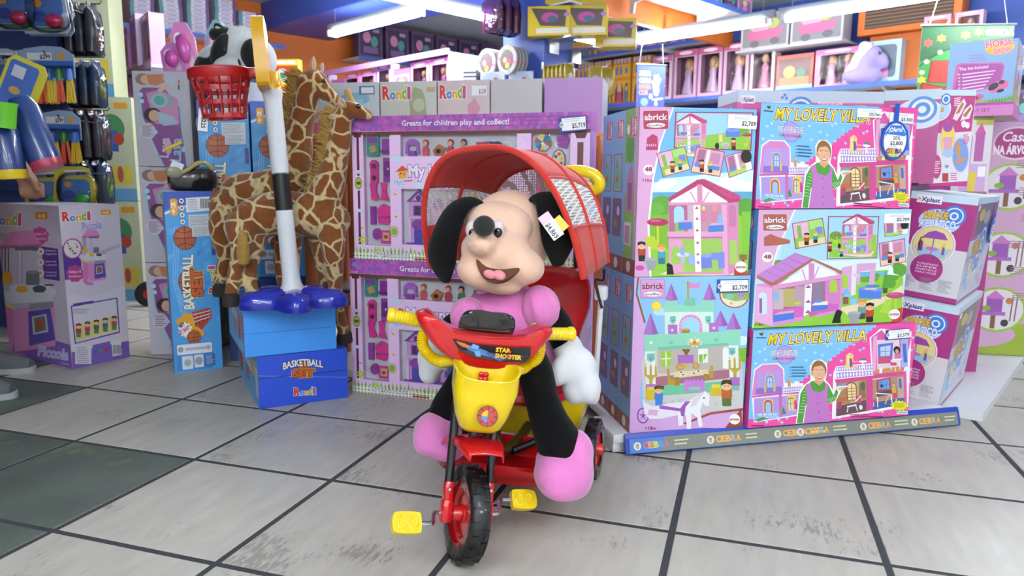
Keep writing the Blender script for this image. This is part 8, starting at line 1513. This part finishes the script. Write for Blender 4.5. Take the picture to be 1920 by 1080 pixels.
for k, (u, out, z) in enumerate(((-.06, .08, 1.80), (.1, .28, 1.80), (.42, .3, 1.76))): q_ = on_right(u, out, z); place(PR['ybox2'], q_.x, q_.y, q_.z, R(-10), f'{["left", "middle", "right"][k]} one of the three small yellow toy boxes under the big one', 'yellow boxes on the column')
for k, (u, z) in enumerate(((.05, 2.029), (.05, 1.799), (.3, 1.759))): s_ = thing('column_bracket', ['steel bracket under the big yellow box', 'steel bracket under the small yellow boxes', 'steel bracket under the right small yellow box'][k], 'bracket', tuple(on_right(u, 0, z)), math.atan2(D1.y, D1.x)); m = MB(); m.b2(0, .22, -.04, .08, -.012, 0); m.build('shelf_plate', M_STEEL, s_, smooth=0); m = MB(); m.b2(0, .02, -.03, .07, -.1, -.012); m.build('back_flange', M_STEEL, s_, smooth=0)
PR['ypouch'] = bag('yellow_pouch', .1, .2, .035, 'b8a01c', 'd8d2c0')
for k in range(6): q_ = on_right(-.02, .04+.04*k, 1.4); place(PR['ypouch'], q_.x, q_.y, q_.z, rr_, f'{ORD[k]} yellow pouch from the column in the hanging row', 'yellow pouches on the column', 1.)
for k in range(2): q_ = on_right(.2+.14*k, .3, 1.4); place(PR['ypouch'], q_.x, q_.y, q_.z, R(-20), f'{ORD[k]} yellow pouch facing front, right of the hanging row', 'yellow pouches on the column', 1.)
hook(tuple(on_right(-.02, 0, 1.6)), D1, .3, label='steel hook holding the row of yellow pouches'); hook(tuple(on_right(.27, 0, 1.6)), D1, .36, label='steel hook holding the front yellow pouches')
eg = thing('egg_sign', 'small pale egg-shaped price sign in front of the yellow pouches', 'sign', tuple(on_right(.0, .34, 1.35)), R(-8)); m = MB(); m.color('b0a8d0'); m.prism([(.05*math.cos(2*PI*k/24)*(1-.15*math.sin(2*PI*k/24)), .07+.07*math.sin(2*PI*k/24)) for k in range(24)], 0, .004, RX(90)); m.build('plate', INK, eg, smooth=0); P = Print(.07, .1, size=(70, 100)); P.circ(35, 50, 32, 'd4d0e6', 45); P.lines(20, 38, 52, 3, 12, '4a4b56', 6); P.build('printed_face', eg, T(-.035, -.0045, .02) @ RX(90))
# --- orange fascia shelf with toys above
p0 = Vector((.5, 5.6, 0)) + D2*.1; shelf('wall_shelf', 'white shelf above the orange beam, full of toys', p0 + D1*.34, D2, 2.0, .34, 2.265, 1, 2)
PR['mix1'] = card_box('toy_box', .22, .17, .1, d_purple, '5a4a6c'); PR['mix2'] = card_box('toy_box', .18, .17, .1, d_lblue, '8aa0b4'); PR['mix3'] = card_box('toy_box', .26, .165, .1, d_pinkdoll, 'a07aa0')
for k in range(8): q_ = p0 + D1*.26 + D2*(.14+.245*k); place(PR[['mix1', 'mix3', 'mix2'][k % 3]], q_.x, q_.y, 2.2656, math.atan2(D2.y, D2.x), f'{ORD[k]} toy box from the column on the shelf above the orange beam', 'toy boxes above the orange beam')
# --- long doll shelf along the right wall
def rw(s_, off): return Vector((1.86, 7.8, 0)) + D1*s_ - D2*off         # off metres out from the right wall
ZR = 1.6
shelf('wall_shelf', 'long shelf of doll boxes on the right wall below the fluorescent light', rw(-1.9, .42), D1, 5.6, .42, ZR, 1, 5)
PR['castle'] = card_box('doll_box', .23, .5, .1, d_castle, 'c8923c', 'doll box'); PR['tall'] = window_box('doll_box', .26, .5, .12, 'd8a8c8', '6a4458', 'd8b4d4', 'd8b04c', 'c05a7c'); PR['tall2'] = window_box('doll_box', .24, .47, .12, 'e0c4d4', '5a3a4c', 'c86a94', '4a2a1c', 'c87aa4'); PR['orange'] = card_box('doll_box', .34, .33, .12, d_orange, 'b8503c', 'doll box'); PR['widep'] = window_box('doll_box', .38, .34, .12, 'd890c0', '6a4a58', 'e0a0c8', 'c89a4c', 'c86aa0', wide=True); PR['lb'] = card_box('doll_box', .3, .36, .12, d_lblue, 'a0bccc', 'doll box'); PR['baby'] = window_box('baby_doll_box', .15, .2, .09, 'd4d4e0', '9ab4c8', 'd8844c', 'd8a884', 'c8a4d0'); PR['babyn'] = window_box('baby_doll_box', .19, .25, .09, 'd8b4c4', 'b890a4', 'd0a088', 'd8b8c8', 'd0a8c4')
row = [('tall2', -1.55), ('castle', -1.25), ('castle', -1.0), ('castle', -.74), ('castle', -.48), ('tall2', -.22), ('tall', .06), ('tall', .34), ('tall', .62), ('tall2', .89), ('orange', 1.2), ('widep', 1.58), ('lb', 1.94), ('babyn', 2.36), ('babyn', 2.57), ('baby', 2.77), ('baby', 2.94), ('baby', 3.11), ('tall2', 3.32), ('tall', 3.6)]
for k, (kd, x) in enumerate(row): q_ = rw(x, .22); place(PR[kd], q_.x, q_.y, ZR+.0006, a1, f'{ORD[k]} doll box from the far left on the long doll shelf at the right', 'doll boxes on the long right shelf')
shelf('wall_shelf', 'upper shelf on the right wall behind the light, castle boxes on it', rw(-1.9, .36), D1, 2.3, .36, 2.16, 1, 2)
PR['castle_s'] = card_box('doll_box', .3, .26, .1, d_castle, 'c8923c', 'doll box')
for k, (kd, x) in enumerate((('castle_s', -1.3), ('castle_s', -.95), ('mix3', -.62), ('mix3', -.34), ('mix3', -.06))): q_ = rw(x, .26); place(PR[kd], q_.x, q_.y, 2.1606, a1, f'{ORD[k]} box from the left on the upper shelf above the doll castles', 'boxes on the upper right shelf')
PR['pram'] = card_box('doll_pram_box', .5, .34, .2, d_pram, 'b4b0b8', 'doll box')
shelf('wall_shelf', 'short white shelf carrying the doll pram boxes', rw(.68, .36), D1, .98, .36, 2.0, 1, 0, False)
for k, x in enumerate((.93, 1.41)): q_ = rw(x, .3); place(PR['pram'], q_.x, q_.y, 2.0006, a1, ['doll pram box at the left, above the orange doll box', 'doll pram box above the purple plush pony'][k], 'doll pram boxes', .92)
# bare dolls stacked up on the baby boxes
for k, x in enumerate((2.34, 2.56)): q_ = rw(x, .22); place(PR['babyn'], q_.x, q_.y, ZR+.2515, a1, ['baby doll box stacked at the left beside the blue wall', 'baby doll box stacked highest, doll in a pink hood'][k], 'stacked baby doll boxes')
# purple pony
q_ = rw(1.86, .34); pony = thing('plush_pony', 'lilac plush pony with white mane in front of the doll shelf', 'plush toy', (q_.x, q_.y, ZR+.0), R(-12))
M_LIL = mat('lilac_plush', '9a8cc4', .95, bump=.3, sheen=.3); M_PMN = mat('white_mane_plush', 'd8d4e0', .95, bump=.4, sheen=.3)
def pmelt(nm, mt, parts, par):
    mm = MB()
    for c, r, rot in parts: mm.ell((0, 0, 0), r, Matrix.Translation(c) @ (rot or Matrix.Identity(4)), 20, 12)
    o = mm.build(nm, mt, par, 60); md_ = o.modifiers.new('melt', 'REMESH'); md_.mode = 'VOXEL'; md_.voxel_size = .012; md_.use_smooth_shade = True; return o
pmelt('body', M_LIL, [((-.02, 0, .07), (.16, .09, .075), None), ((0, 0, .16), (.08, .07, .1), RY(20)), ((.05, 0, .24), (.075, .06, .07), None), ((.12, -.01, .19), (.05, .045, .075), RY(-30))], pony)
pmelt('mane', M_PMN, [((-.05, 0, .2), (.06, .04, .11), RY(25)), ((.0, 0, .29), (.07, .04, .05), RY(40)), ((-.11, 0, .1), (.05, .04, .09), RY(20))], pony)
m = MB(); m.tube([(.04, .02, .3), (.05, .02, .35)], [.018, .003], 10); m.build('ear', M_LIL, pony); m = MB(); m.ell((.09, -.055, .245), (.012, .008, .014)); m.build('eye', M_BLKG, pony, 60)
# orange air unit on the right wall with its grilles
q_ = rw(1.72, .0); ac = thing('air_unit', 'orange air unit with dark grille on the blue wall', 'air unit', (q_.x, q_.y, 2.02), a1); m = MB(); m.b2(0, .78, -.2, -.005, 0, .42, bev=.01); m.build('casing', M_ORANGE, ac)
m = MB(); m.b2(.06, .72, -.204, -.2, .05, .37); m.build('grille_recess', mat('dark_grille', '3a3430', .6), ac, smooth=0)
for k in range(11): m = MB(); m.b2(.06, .72, -.212, -.203, .06+.028*k, .068+.028*k); m.build('grille_slat', mat('grille_slat_paint', '8a5a30', .5), ac, smooth=0)
# banners hung from the lights
def banner(label, p, rz, w, h, draw):
    t = thing('hanging_banner', label, 'banner', p, rz); m = MB(); m.b2(-w/2, w/2, -.002, 0, -h, 0); m.build('sheet', mat('banner_backing', 'd0d0d4', .5), t, smooth=0); P = Print(w, h, size=(100, 100)); draw(P); P.build('printed_artwork', t, T(-w/2, -.0022, -h) @ RX(90)); m = MB(); m.tube([(-w/2-.01, -.002, .004), (w/2+.01, -.002, .004)], .008, 8); m.build('top_bar', M_STEEL, t)
    for s_ in (-1, 1): m = MB(); m.tube([(s_*w*.42, 0, .01), (s_*w*.36, 0, 1.99-p[2])], .0015, 5); m.build('string', M_WHITE, t)
    return t
def d_ban1(P):
    P.rect(0, 0, 100, 100, '3f55b4'); P.rect(8, 14, 46, 18, 'c4d0ec'); P.rect(8, 21, 48, 26, 'e6ecf6'); P.text('CEBRA', 8, 42, 42, 11, 'f4f6fa', .05); P.text('MANIA', 8, 57, 42, 11, 'e0903c', .05); P.text('COSI', 8, 71, 30, 11, 'e8a05c', .04)
    P.poly([(60, 68), (55, 45), (52, 36), (58, 38), (60, 22), (65, 22), (67, 38), (72, 20), (77, 23), (74, 40), (82, 28), (86, 32), (78, 48), (80, 60), (76, 72), (68, 74)], 'eef0f4'); P.poly([(56, 80), (94, 76), (94, 81), (56, 84)], 'eef0f4'); P.circ(28, 88, 14, '7fa4d8', 10); P.poly([(64, 96), (66, 82), (72, 82), (76, 96)], 'eef0f4'); P.circ(50, 74, 7, 'c4d0ec')
def d_ban2(P):
    P.rect(0, 0, 100, 100, '2f8a3c'); P.poly([(0, 0), (100, 0), (100, 10), (40, 24), (10, 44), (0, 46)], '1f5a30'); P.line([(0, 52), (20, 34), (60, 20), (100, 16)], 2, '14381f'); [P.circ(x, y, 3, 'd8d8b0') for x, y in ((8, 46), (22, 34), (4, 60))]; [P.star(x, y, 6, c, 6, .6) for x, y, c in ((22, 16, 'c87a3c'), (48, 12, 'd08a44'), (62, 8, 'c87a3c'), (8, 22, 'b84a3c'), (4, 70, 'd8c02c'))]
    P.text('Ha', 36, 42, 28, 12, 'e6eee4', .02, skew=.3); P.text('5', 12, 88, 46, 40, 'b03428', .06, out='7c2018', ow=.08, skew=.1)
    for k, ch in enumerate('CEBRA'): P.text(ch, 70+k*6, 12, 5, 6, ['e0402c', 'f0a020', 'f0d030', '3a4ab0', 'e0702c'][k], .05, out='e8e8e8', ow=.12)
banner('blue hanging banner about a mania with white hand print', (1.22, 6.62, 1.80), R(14), .27, .36, d_ban1)
banner('green hanging banner with a red number five at the right', (3.02, 5.02, 1.83), R(-6), .58, .5, d_ban2)
# shelving at the far right edge below the long doll shelf
g3 = rw(1.0, .42); gondola('dark shelving with purple toy packs at the right edge', g3, D1, 3.3, (.12, .5, .86, 1.2), .38, 1.55)
PR['pack'] = card_box('toy_pack', .24, .27, .06, d_purple, '5a3a6c', 'toy pack')
for si, z in enumerate((.12, .5, .86, 1.2)):
    for k in range(7): q_ = g3 + D1*(1.45+.26*k) + D2*.06; place(PR[['pack', 'pinkw', 'pack', 'widep'][(k*3+si) % 4]] if (k*3+si) % 4 in (0, 2) else PR['pack'], q_.x, q_.y, z+.0006, a1, f'{ORD[k]} purple toy pack from the left, {["lowest", "second", "third", "top"][si]} shelf at the right edge', 'purple toy packs at the right edge')
for k_, o_ in PR.items():
    if o_.name not in USED:
        for ch in list(o_.children): bpy.data.objects.remove(ch)
        bpy.data.objects.remove(o_)
# ------------------------------------------------------------------ blue display wall with hung splash toys, left edge
M_DBL = mat('dark_blue_slatwall', '1f2f66', .5, var=.05)
DP = thing('slatwall_display', 'dark blue slatted display wall hung with splash toys at the left edge', 'display panel', (-3.3, 3.78, 0))
m = MB(); m.b2(0, 1.0, 0, .12, 0, 2.1); m.build('panel_core', M_DBL, DP, smooth=0)
for k in range(9): m = MB(); m.b2(.0, 1.0, -.012, 0, .06+.22*k, .255+.22*k, bev=.004); m.build('slat', M_DBL, DP)
def peg(p, d, L): m = MB(); v_ = Vector(d); m.tube([Vector(p), Vector(p)+v_*L, Vector(p)+v_*(L+.01)+Vector((0, 0, .015))], .003, 6); return m.build('hook', M_BKP, DP)
def rel(p): return tuple(Vector(p) - Vector((-3.3, 3.78, 0)))
def tassel_pack(n, w, h):
    t = thing('splash_toy_pack', 'x', 'toy pack'); m = MB(); m.color('8fa4c0'); m.prism([(-w/2, h*.45), (w/2, h*.45), (w/2, h*.85), (w*.3, h*.98), (0, h), (-w*.35, h*.95), (-w/2, h*.8)], 0, .004, RX(90)); m.build('card', INK, t, smooth=0)
    P = Print(w, h*.55, size=(100, 55)); P.rect(2, 26, 98, 55, '2f5fb0'); P.rect(20, 12, 62, 24, 'e0e2e8'); P.text('$299', 42, 22, 18, 7, '1a1a1e', .03); P.circ(78, 18, 7, 'c89a3c', 6); P.build('printed_artwork', t, T(-w/2, -.0045, h*.45) @ RX(90))
    for k in range(n):
        x = -w/2+w*(k+.5)/n; g_ = k % 2 == 0; m = MB(); m.color('3f9a2c' if g_ else '2f6fc0'); m.lathe([(0, h*.62), (w/n*.28, h*.6), (w/n*.36, h*.5), (w/n*.34, h*.4)], 12, T(x, -.014, 0)); m.build('cap', INKM, t, 50)
        m = MB(); m.color('e0501c' if g_ else 'e0c01c'); rnd = random.Random(k)
        for j in range(14): a = rnd.uniform(0, 6.28); r_ = w/n*.3*rnd.random()**.5; q_ = (x+r_*math.cos(a), -.014+r_*math.sin(a)*.5, h*.45); m.tube([q_, (q_[0]*1.0+(q_[0]-x)*.5, q_[1], h*.2), (q_[0]+(q_[0]-x)*.9, q_[1], h*rnd.uniform(0, .04))], .0035, 4)
        o = m.build('fringe', INKM, t, 40); o['kind'] = 'stuff'
    m = MB(); m.grid([[(-w*.5, -.03, h*.42), (w*.5, -.03, h*.42)], [(-w*.5, -.034, h*.6), (w*.5, -.034, h*.6)], [(-w*.5, -.006, h*.66), (w*.5, -.006, h*.66)]]); m.build('blister', FILM, t, 50); return t
def blister_pack(nm, w, h, card, dome, tagc=None):
    t = thing(nm, 'x', 'toy pack'); pr = [(-w*.46, h*.12), (-w*.4, .02*h), (w*.4, .02*h), (w*.48, h*.12), (w*.42, h*.6), (w*.36, h*.95), (w*.2, h), (-w*.25, h), (-w*.38, h*.93)]; m = MB(); m.color(card); m.prism(pr, 0, .004, RX(90)); m.build('card', INK, t, smooth=0)
    P = Print(w, h, size=(100, 100)); P.rrect(16, 30, 86, 84, 12, '3f6fb8'); P.circ(38, 42, 8, 'd8902c', 7); P.circ(40, 66, 14, '1f3f9c', 11); P.rect(14, 86, 88, 90, '4f9a3c'); P.rect(34, 8, 80, 22, 'dcdee4'); P.text(tagc or '$469', 58, 20, 20, 8, '1a1a1e', .03); P.build('printed_artwork', t, T(-w/2, -.0045, 0) @ RX(90))
    m = MB(); m.color(dome); m.ell((w*.24, -.03, h*.24), (w*.17, .028, h*.13)); m.build('toy', INKM, t, 60); m = MB(); m.ell((w*.1, -.012, h*.45), (w*.42, .04, h*.42), None, 20, 10, .7); m.build('blister', FILM, t, 60); return t
tp = tassel_pack(6, .27, .26); tp2 = tassel_pack(4, .2, .25); bp_ = blister_pack('splash_toy_pack', .24, .24, 'a4b4c8', 'b01c4c'); yp = blister_pack('splash_toy_pack', .22, .2, 'c8b82c', '2f9a3c', '$549')
def hang(pr, p, lab, rz=0): USED.add(pr.name) if pr.get('label') == 'x' else None; o = pr if pr['label'] == 'x' else copy_tree(pr); o.location = p; o.rotation_euler = (0, 0, rz); o['label'] = lab; o['group'] = 'splash toys on the blue display panel'; return o
hang(bp_, (-2.171, 3.500, 1.448), 'ladybird splash toy blister, right one in the top row'); hang(bp_, (-2.333, 3.500, 1.461), 'ladybird splash toy blister, left one in the top row'); hang(bp_, (-2.201, 3.580, 1.453), 'ladybird splash toy blister behind the right one of the top row')
hang(tp, (-2.176, 3.480, 1.136), 'splash toy card with six orange and yellow fringes'); hang(tp, (-2.329, 3.600, 1.142), 'fringed splash toy card half hidden behind the six-fringe one')
hang(tp2, (-2.135, 3.480, 0.856), 'splash toy card with four fringes, third row of the display'); hang(yp, (-2.074, 3.450, 0.646), 'yellow edged splash toy pack tagged $549, right in the bottom row'); hang(yp, (-2.244, 3.500, 0.635), 'yellow edged splash toy pack behind the hand'); hang(bp_, (-2.420, 3.520, 1.149), 'splash toy blister cut by the left edge, second row')
for p in ((-2.152, 3.500, 1.604), (-2.311, 3.500, 1.614), (-2.169, 3.500, 1.357), (-2.129, 3.500, 1.070), (-2.095, 3.500, 0.814)): peg(rel((p[0], 3.77, p[2])), (0, -1, 0), .3)
sp = bag('dark_toy_pack', .1, .26, .05, '3a3c44', '6a4a3c'); rp_ = bag('dark_toy_pack', .09, .24, .05, '24466c', '7a9a2c')
for r_, (px, pr) in enumerate((((-2.201, 3.760, 1.409), sp), ((-2.190, 3.760, 1.148), rp_), ((-2.190, 3.760, 0.882), sp), ((-2.196, 3.760, 0.651), rp_))):
    peg(rel((-2.3, 3.84, px[2]+.255)), (1, 0, 0), .2)
    for k in range(3): hang(pr, (-2.255+.055*k, 3.84, px[2]), f'{["grey", "dark blue", "dark", "olive"][r_]} toy pack on the side hooks, {ORD[r_]} row, {["nearest the panel", "middle", "outermost"][k]}', R(90))
# ------------------------------------------------------------------ person at the left edge
M_SKIN = mat('skin', 'a87860', .6, var=.06, vscale=40); PE = thing('person', 'person at the left edge in dark clothes and grey sneakers, hand on the kitchen box', 'person', (-2.15, 2.72, 0))
def pw(p): return (p[0]+2.15, p[1]-2.72, p[2])
def melt(nm, mt, chains, vox, par=PE, it=4):
    mm = MB()
    for ch in chains:
        P_ = spline([pw(p) + (p[3],) for p in ch], 4) if len(ch) > 1 else [pw(ch[0]) + (ch[0][3],)]
        if len(P_) > 1: mm.tube([q_[:3] for q_ in P_], [q_[3] for q_ in P_], 12)
        for q_ in (P_[0], P_[-1]): mm.ell(q_[:3], (q_[3]*.98,)*3, None, 12, 8)
    o = mm.build(nm, mt, par, 60); md_ = o.modifiers.new('melt', 'REMESH'); md_.mode = 'VOXEL'; md_.voxel_size = vox; md_.use_smooth_shade = True; sm = o.modifiers.new('soften', 'SMOOTH'); sm.iterations = it; sm.factor = .4; return o
hA = [[(-1.935, 2.88, .845, .026), (-1.92, 2.88, .80, .034), (-1.91, 2.88, .775, .036)]] + [[(-1.925+.021*k, 2.865+.006*k, .765, .013), (-1.922+.023*k, 2.852+.006*k, .735-.004*(k % 2), .0105), (-1.925+.023*k, 2.868+.004*k, .712+.006*abs(k-1.5), .0095)] for k in range(4)] + [[(-1.90, 2.86, .80, .014), (-1.868, 2.845, .775, .012), (-1.858, 2.845, .745, .010)]]
hB = [[(-1.975, 2.6, 1.0, .026), (-1.94, 2.6, 1.0, .034), (-1.92, 2.6, 1.0, .034)]] + [[(-1.915, 2.585+.0*k, 1.03-.02*k, .012), (-1.885, 2.575, 1.03-.02*k, .0105), (-1.87, 2.6, 1.03-.02*k, .0095)] for k in range(4)] + [[(-1.94, 2.62, 1.03, .013), (-1.9, 2.635, 1.045, .011)]]
melt('body', M_SKIN, [[(-2.17, 2.72, .9, .14), (-2.17, 2.72, 1.1, .125), (-2.17, 2.72, 1.32, .14)], [(-2.165, 2.72, 1.38, .06), (-2.155, 2.72, 1.5, .055)], [(-2.14, 2.72, 1.55, .082), (-2.145, 2.72, 1.63, .085)], [(-2.17, 2.56, 1.35, .055), (-2.15, 2.53, 1.1, .045), (-1.975, 2.6, 1.0, .028)], [(-2.17, 2.88, 1.35, .055), (-2.13, 2.92, 1.08, .044), (-1.94, 2.88, .84, .028)], [(-2.17, 2.63, .86, .09), (-2.14, 2.6, .48, .058), (-2.06, 2.545, .09, .04)], [(-2.17, 2.81, .86, .09), (-2.18, 2.84, .48, .058), (-2.22, 2.88, .09, .04)]] + hA + hB, .0075)
m = MB(); m.ell(pw((-2.155, 2.72, 1.635)), (.1, .095, .1)); m.ell(pw((-2.2, 2.72, 1.56)), (.06, .09, .1)); m.build('hair', mat('dark_brown_hair', '2a1c14', .6), PE, 60)
m = MB(); m.ell(pw((-2.05, 2.72, 1.575)), (.02, .016, .024)); m.build('nose', M_SKIN, PE, 60)
for y in (2.69, 2.75): m = MB(); m.ell(pw((-2.066, y, 1.60)), (.01, .014, .009)); m.build('eye', mat('eye_white', 'd8d4d0', .3), PE, 60)
m = MB(); m.ell(pw((-2.062, 2.72, 1.53)), (.01, .026, .008)); m.build('mouth', mat('lip', '8a4a44', .5), PE, 60)
melt('shirt', mat('dark_shirt_cloth', '1c1d22', .9), [[(-2.17, 2.72, .93, .15), (-2.17, 2.72, 1.1, .14), (-2.17, 2.72, 1.31, .15)], [(-2.17, 2.57, 1.34, .065), (-2.155, 2.535, 1.15, .058)], [(-2.17, 2.87, 1.34, .065), (-2.135, 2.915, 1.13, .056)]], .012)
melt('trousers', mat('dark_denim', '16181f', .9), [[(-2.17, 2.63, .88, .11), (-2.14, 2.6, .48, .08), (-2.07, 2.55, .12, .062)], [(-2.17, 2.81, .88, .11), (-2.18, 2.84, .48, .08), (-2.22, 2.88, .12, .062)], [(-2.17, 2.72, .88, .13), (-2.17, 2.72, .96, .135)]], .012)
M_SHOE = mat('grey_knit_sneaker', '5c6064', .9, var=.15, vscale=60, bump=.4, bscale=250); M_SOLE = mat('pale_sole', 'a8a8a4', .7)
for px, py, a in ((-2.045, 2.545, 2), (-2.21, 2.895, 4)):
    SM = T(px+2.15, py-2.72, 0) @ RZ(a); m = MB(); sh = [(-.06, .0, .03, .085), (.0, .0, .037, .1), (.06, 0, .042, .085), (.13, 0, .046, .06), (.19, 0, .04, .048), (.225, 0, .02, .035)]; rows = []
    for x, y, w_, h_ in sh: rows.append([(x, w_*math.cos(PI*k/12), .018+h_*math.sin(PI*k/12)**.7) for k in range(13)])
    m.grid(rows, SM); m.add([SM @ Vector(p) for p in rows[0]], [list(range(13))]); m.add([SM @ Vector(p) for p in rows[-1]], [list(range(13))[::-1]]); s_ = m.build('sneaker', M_SHOE, PE, 60)
    m = MB(); m.prism(spline([(-.068, -.03), (0, -.038), (.07, -.042), (.14, -.047), (.2, -.042), (.235, -.015), (.235, .015), (.2, .042), (.14, .047), (.07, .042), (0, .038), (-.068, .03)], 3, True), 0, .022, SM); m.build('sole', M_SOLE, s_, 40)
m = MB(); m.lathe([(.0315, -.009), (.034, -.009), (.034, .009), (.0315, .009)], 20, Matrix.Translation(pw((-1.948, 2.882, .852))) @ RY(24)); m.build('watch_strap', mat('steel_watch', '9a9ca0', .25, .8), PE)
# bubble toy packs in the person's other hand
def bub(label, top, bot, r, c, capc):
    a = Vector(top); b_ = Vector(bot); t = thing('bubble_toy_pack', label, 'toy pack', bot, group='blue bubble toy packs held at the left edge'); d_ = (a-b_); L = d_.length; q_ = d_.to_track_quat('Z', 'Y').to_matrix().to_4x4()
    m = MB(); m.lathe([(0, .03), (r, .03), (r, L*.86), (r*.7, L), (0, L)], 22, q_); m.build('bottle', mat('blue_bubble_pack', c, .25, coat=.4), t); m = MB(); m.lathe([(0, 0), (r*.98, .0), (r*1.03, .01), (r*1.03, .032), (0, .032)], 22, q_); m.build('cap', mat('cap_'+capc, capc, .3), t)
    # printed sleeve: curved label set on the bottle
    P = Print(r*1.7, L*.7, size=(100, 140)); P.rect(2, 92, 60, 136, 'b4b8b8'); P.lines(6, 96, 56, 9, 4.4, '6a7078'); P.circ(52, 20, 34, 'b89a2c', 11, rot=30); P.line([(30, 12), (74, 30)], 7, '6a1f24'); P.poly([(24, 60), (46, 66), (60, 52), (66, 72), (76, 88), (56, 84), (40, 90), (38, 74)], 'b08a3c'); P.circ(82, 62, 10, '7a8a3c')
    o = P.build('printed_sleeve', t, Matrix.Identity(4), eps=.0001)
    for v_ in o.data.vertices: x, y, z = v_.co; an = (x-r*.85)/(r*1.08) - 1.5708 - math.radians(20); v_.co = q_ @ Vector(((r+.0008+z)*math.cos(an), (r+.0008+z)*math.sin(an), .05+y))
    return t
bub('blue bubble toy pack with red cap, tilted, right one of the pair', (-1.742, 2.620, 1.071), (-1.659, 2.620, 0.825), .05, '24407c', 'a8324c'); bub('blue bubble toy pack with yellow cap, cut by the left edge', (-1.768, 2.560, 0.980), (-1.755, 2.560, 0.790), .05, '2a4a8c', 'd8b81c')
gc = thing('green_cup', 'lime green toy cup held above the blue bubble packs', 'cup', (-1.722, 2.500, 0.962), rot=(0, R(6), 0)); m = MB(); m.lathe([(0, 0), (.034, 0), (.036, .07), (.04, .085), (.033, .085), (.03, .01), (0, .01)], 22); m.build('cup_body', mat('lime_plastic', '6ac02c', .35), gc)
yc = thing('yellow_card', 'yellow edged blue toy card tilted beside the lime cup', 'toy card', (-1.783, 2.700, 1.126), rot=(0, R(24), R(8))); m = MB(); m.color('c0b41c'); m.prism([(-.07, -.09), (.07, -.09), (.07, .07), (.05, .095), (-.05, .095), (-.07, .07)], 0, .004, RX(90)); m.build('card', INK, yc, smooth=0); P = Print(.14, .18, size=(100, 130)); P.rrect(8, 8, 80, 126, 10, '2f56a4'); P.rect(20, 20, 50, 50, 'b4b4c0'); P.circ(40, 84, 14, 'b08a3c', 10); P.circ(64, 100, 12, '6ab82c', 8); P.build('printed_artwork', yc, T(-.07, -.0045, -.09) @ RX(90))
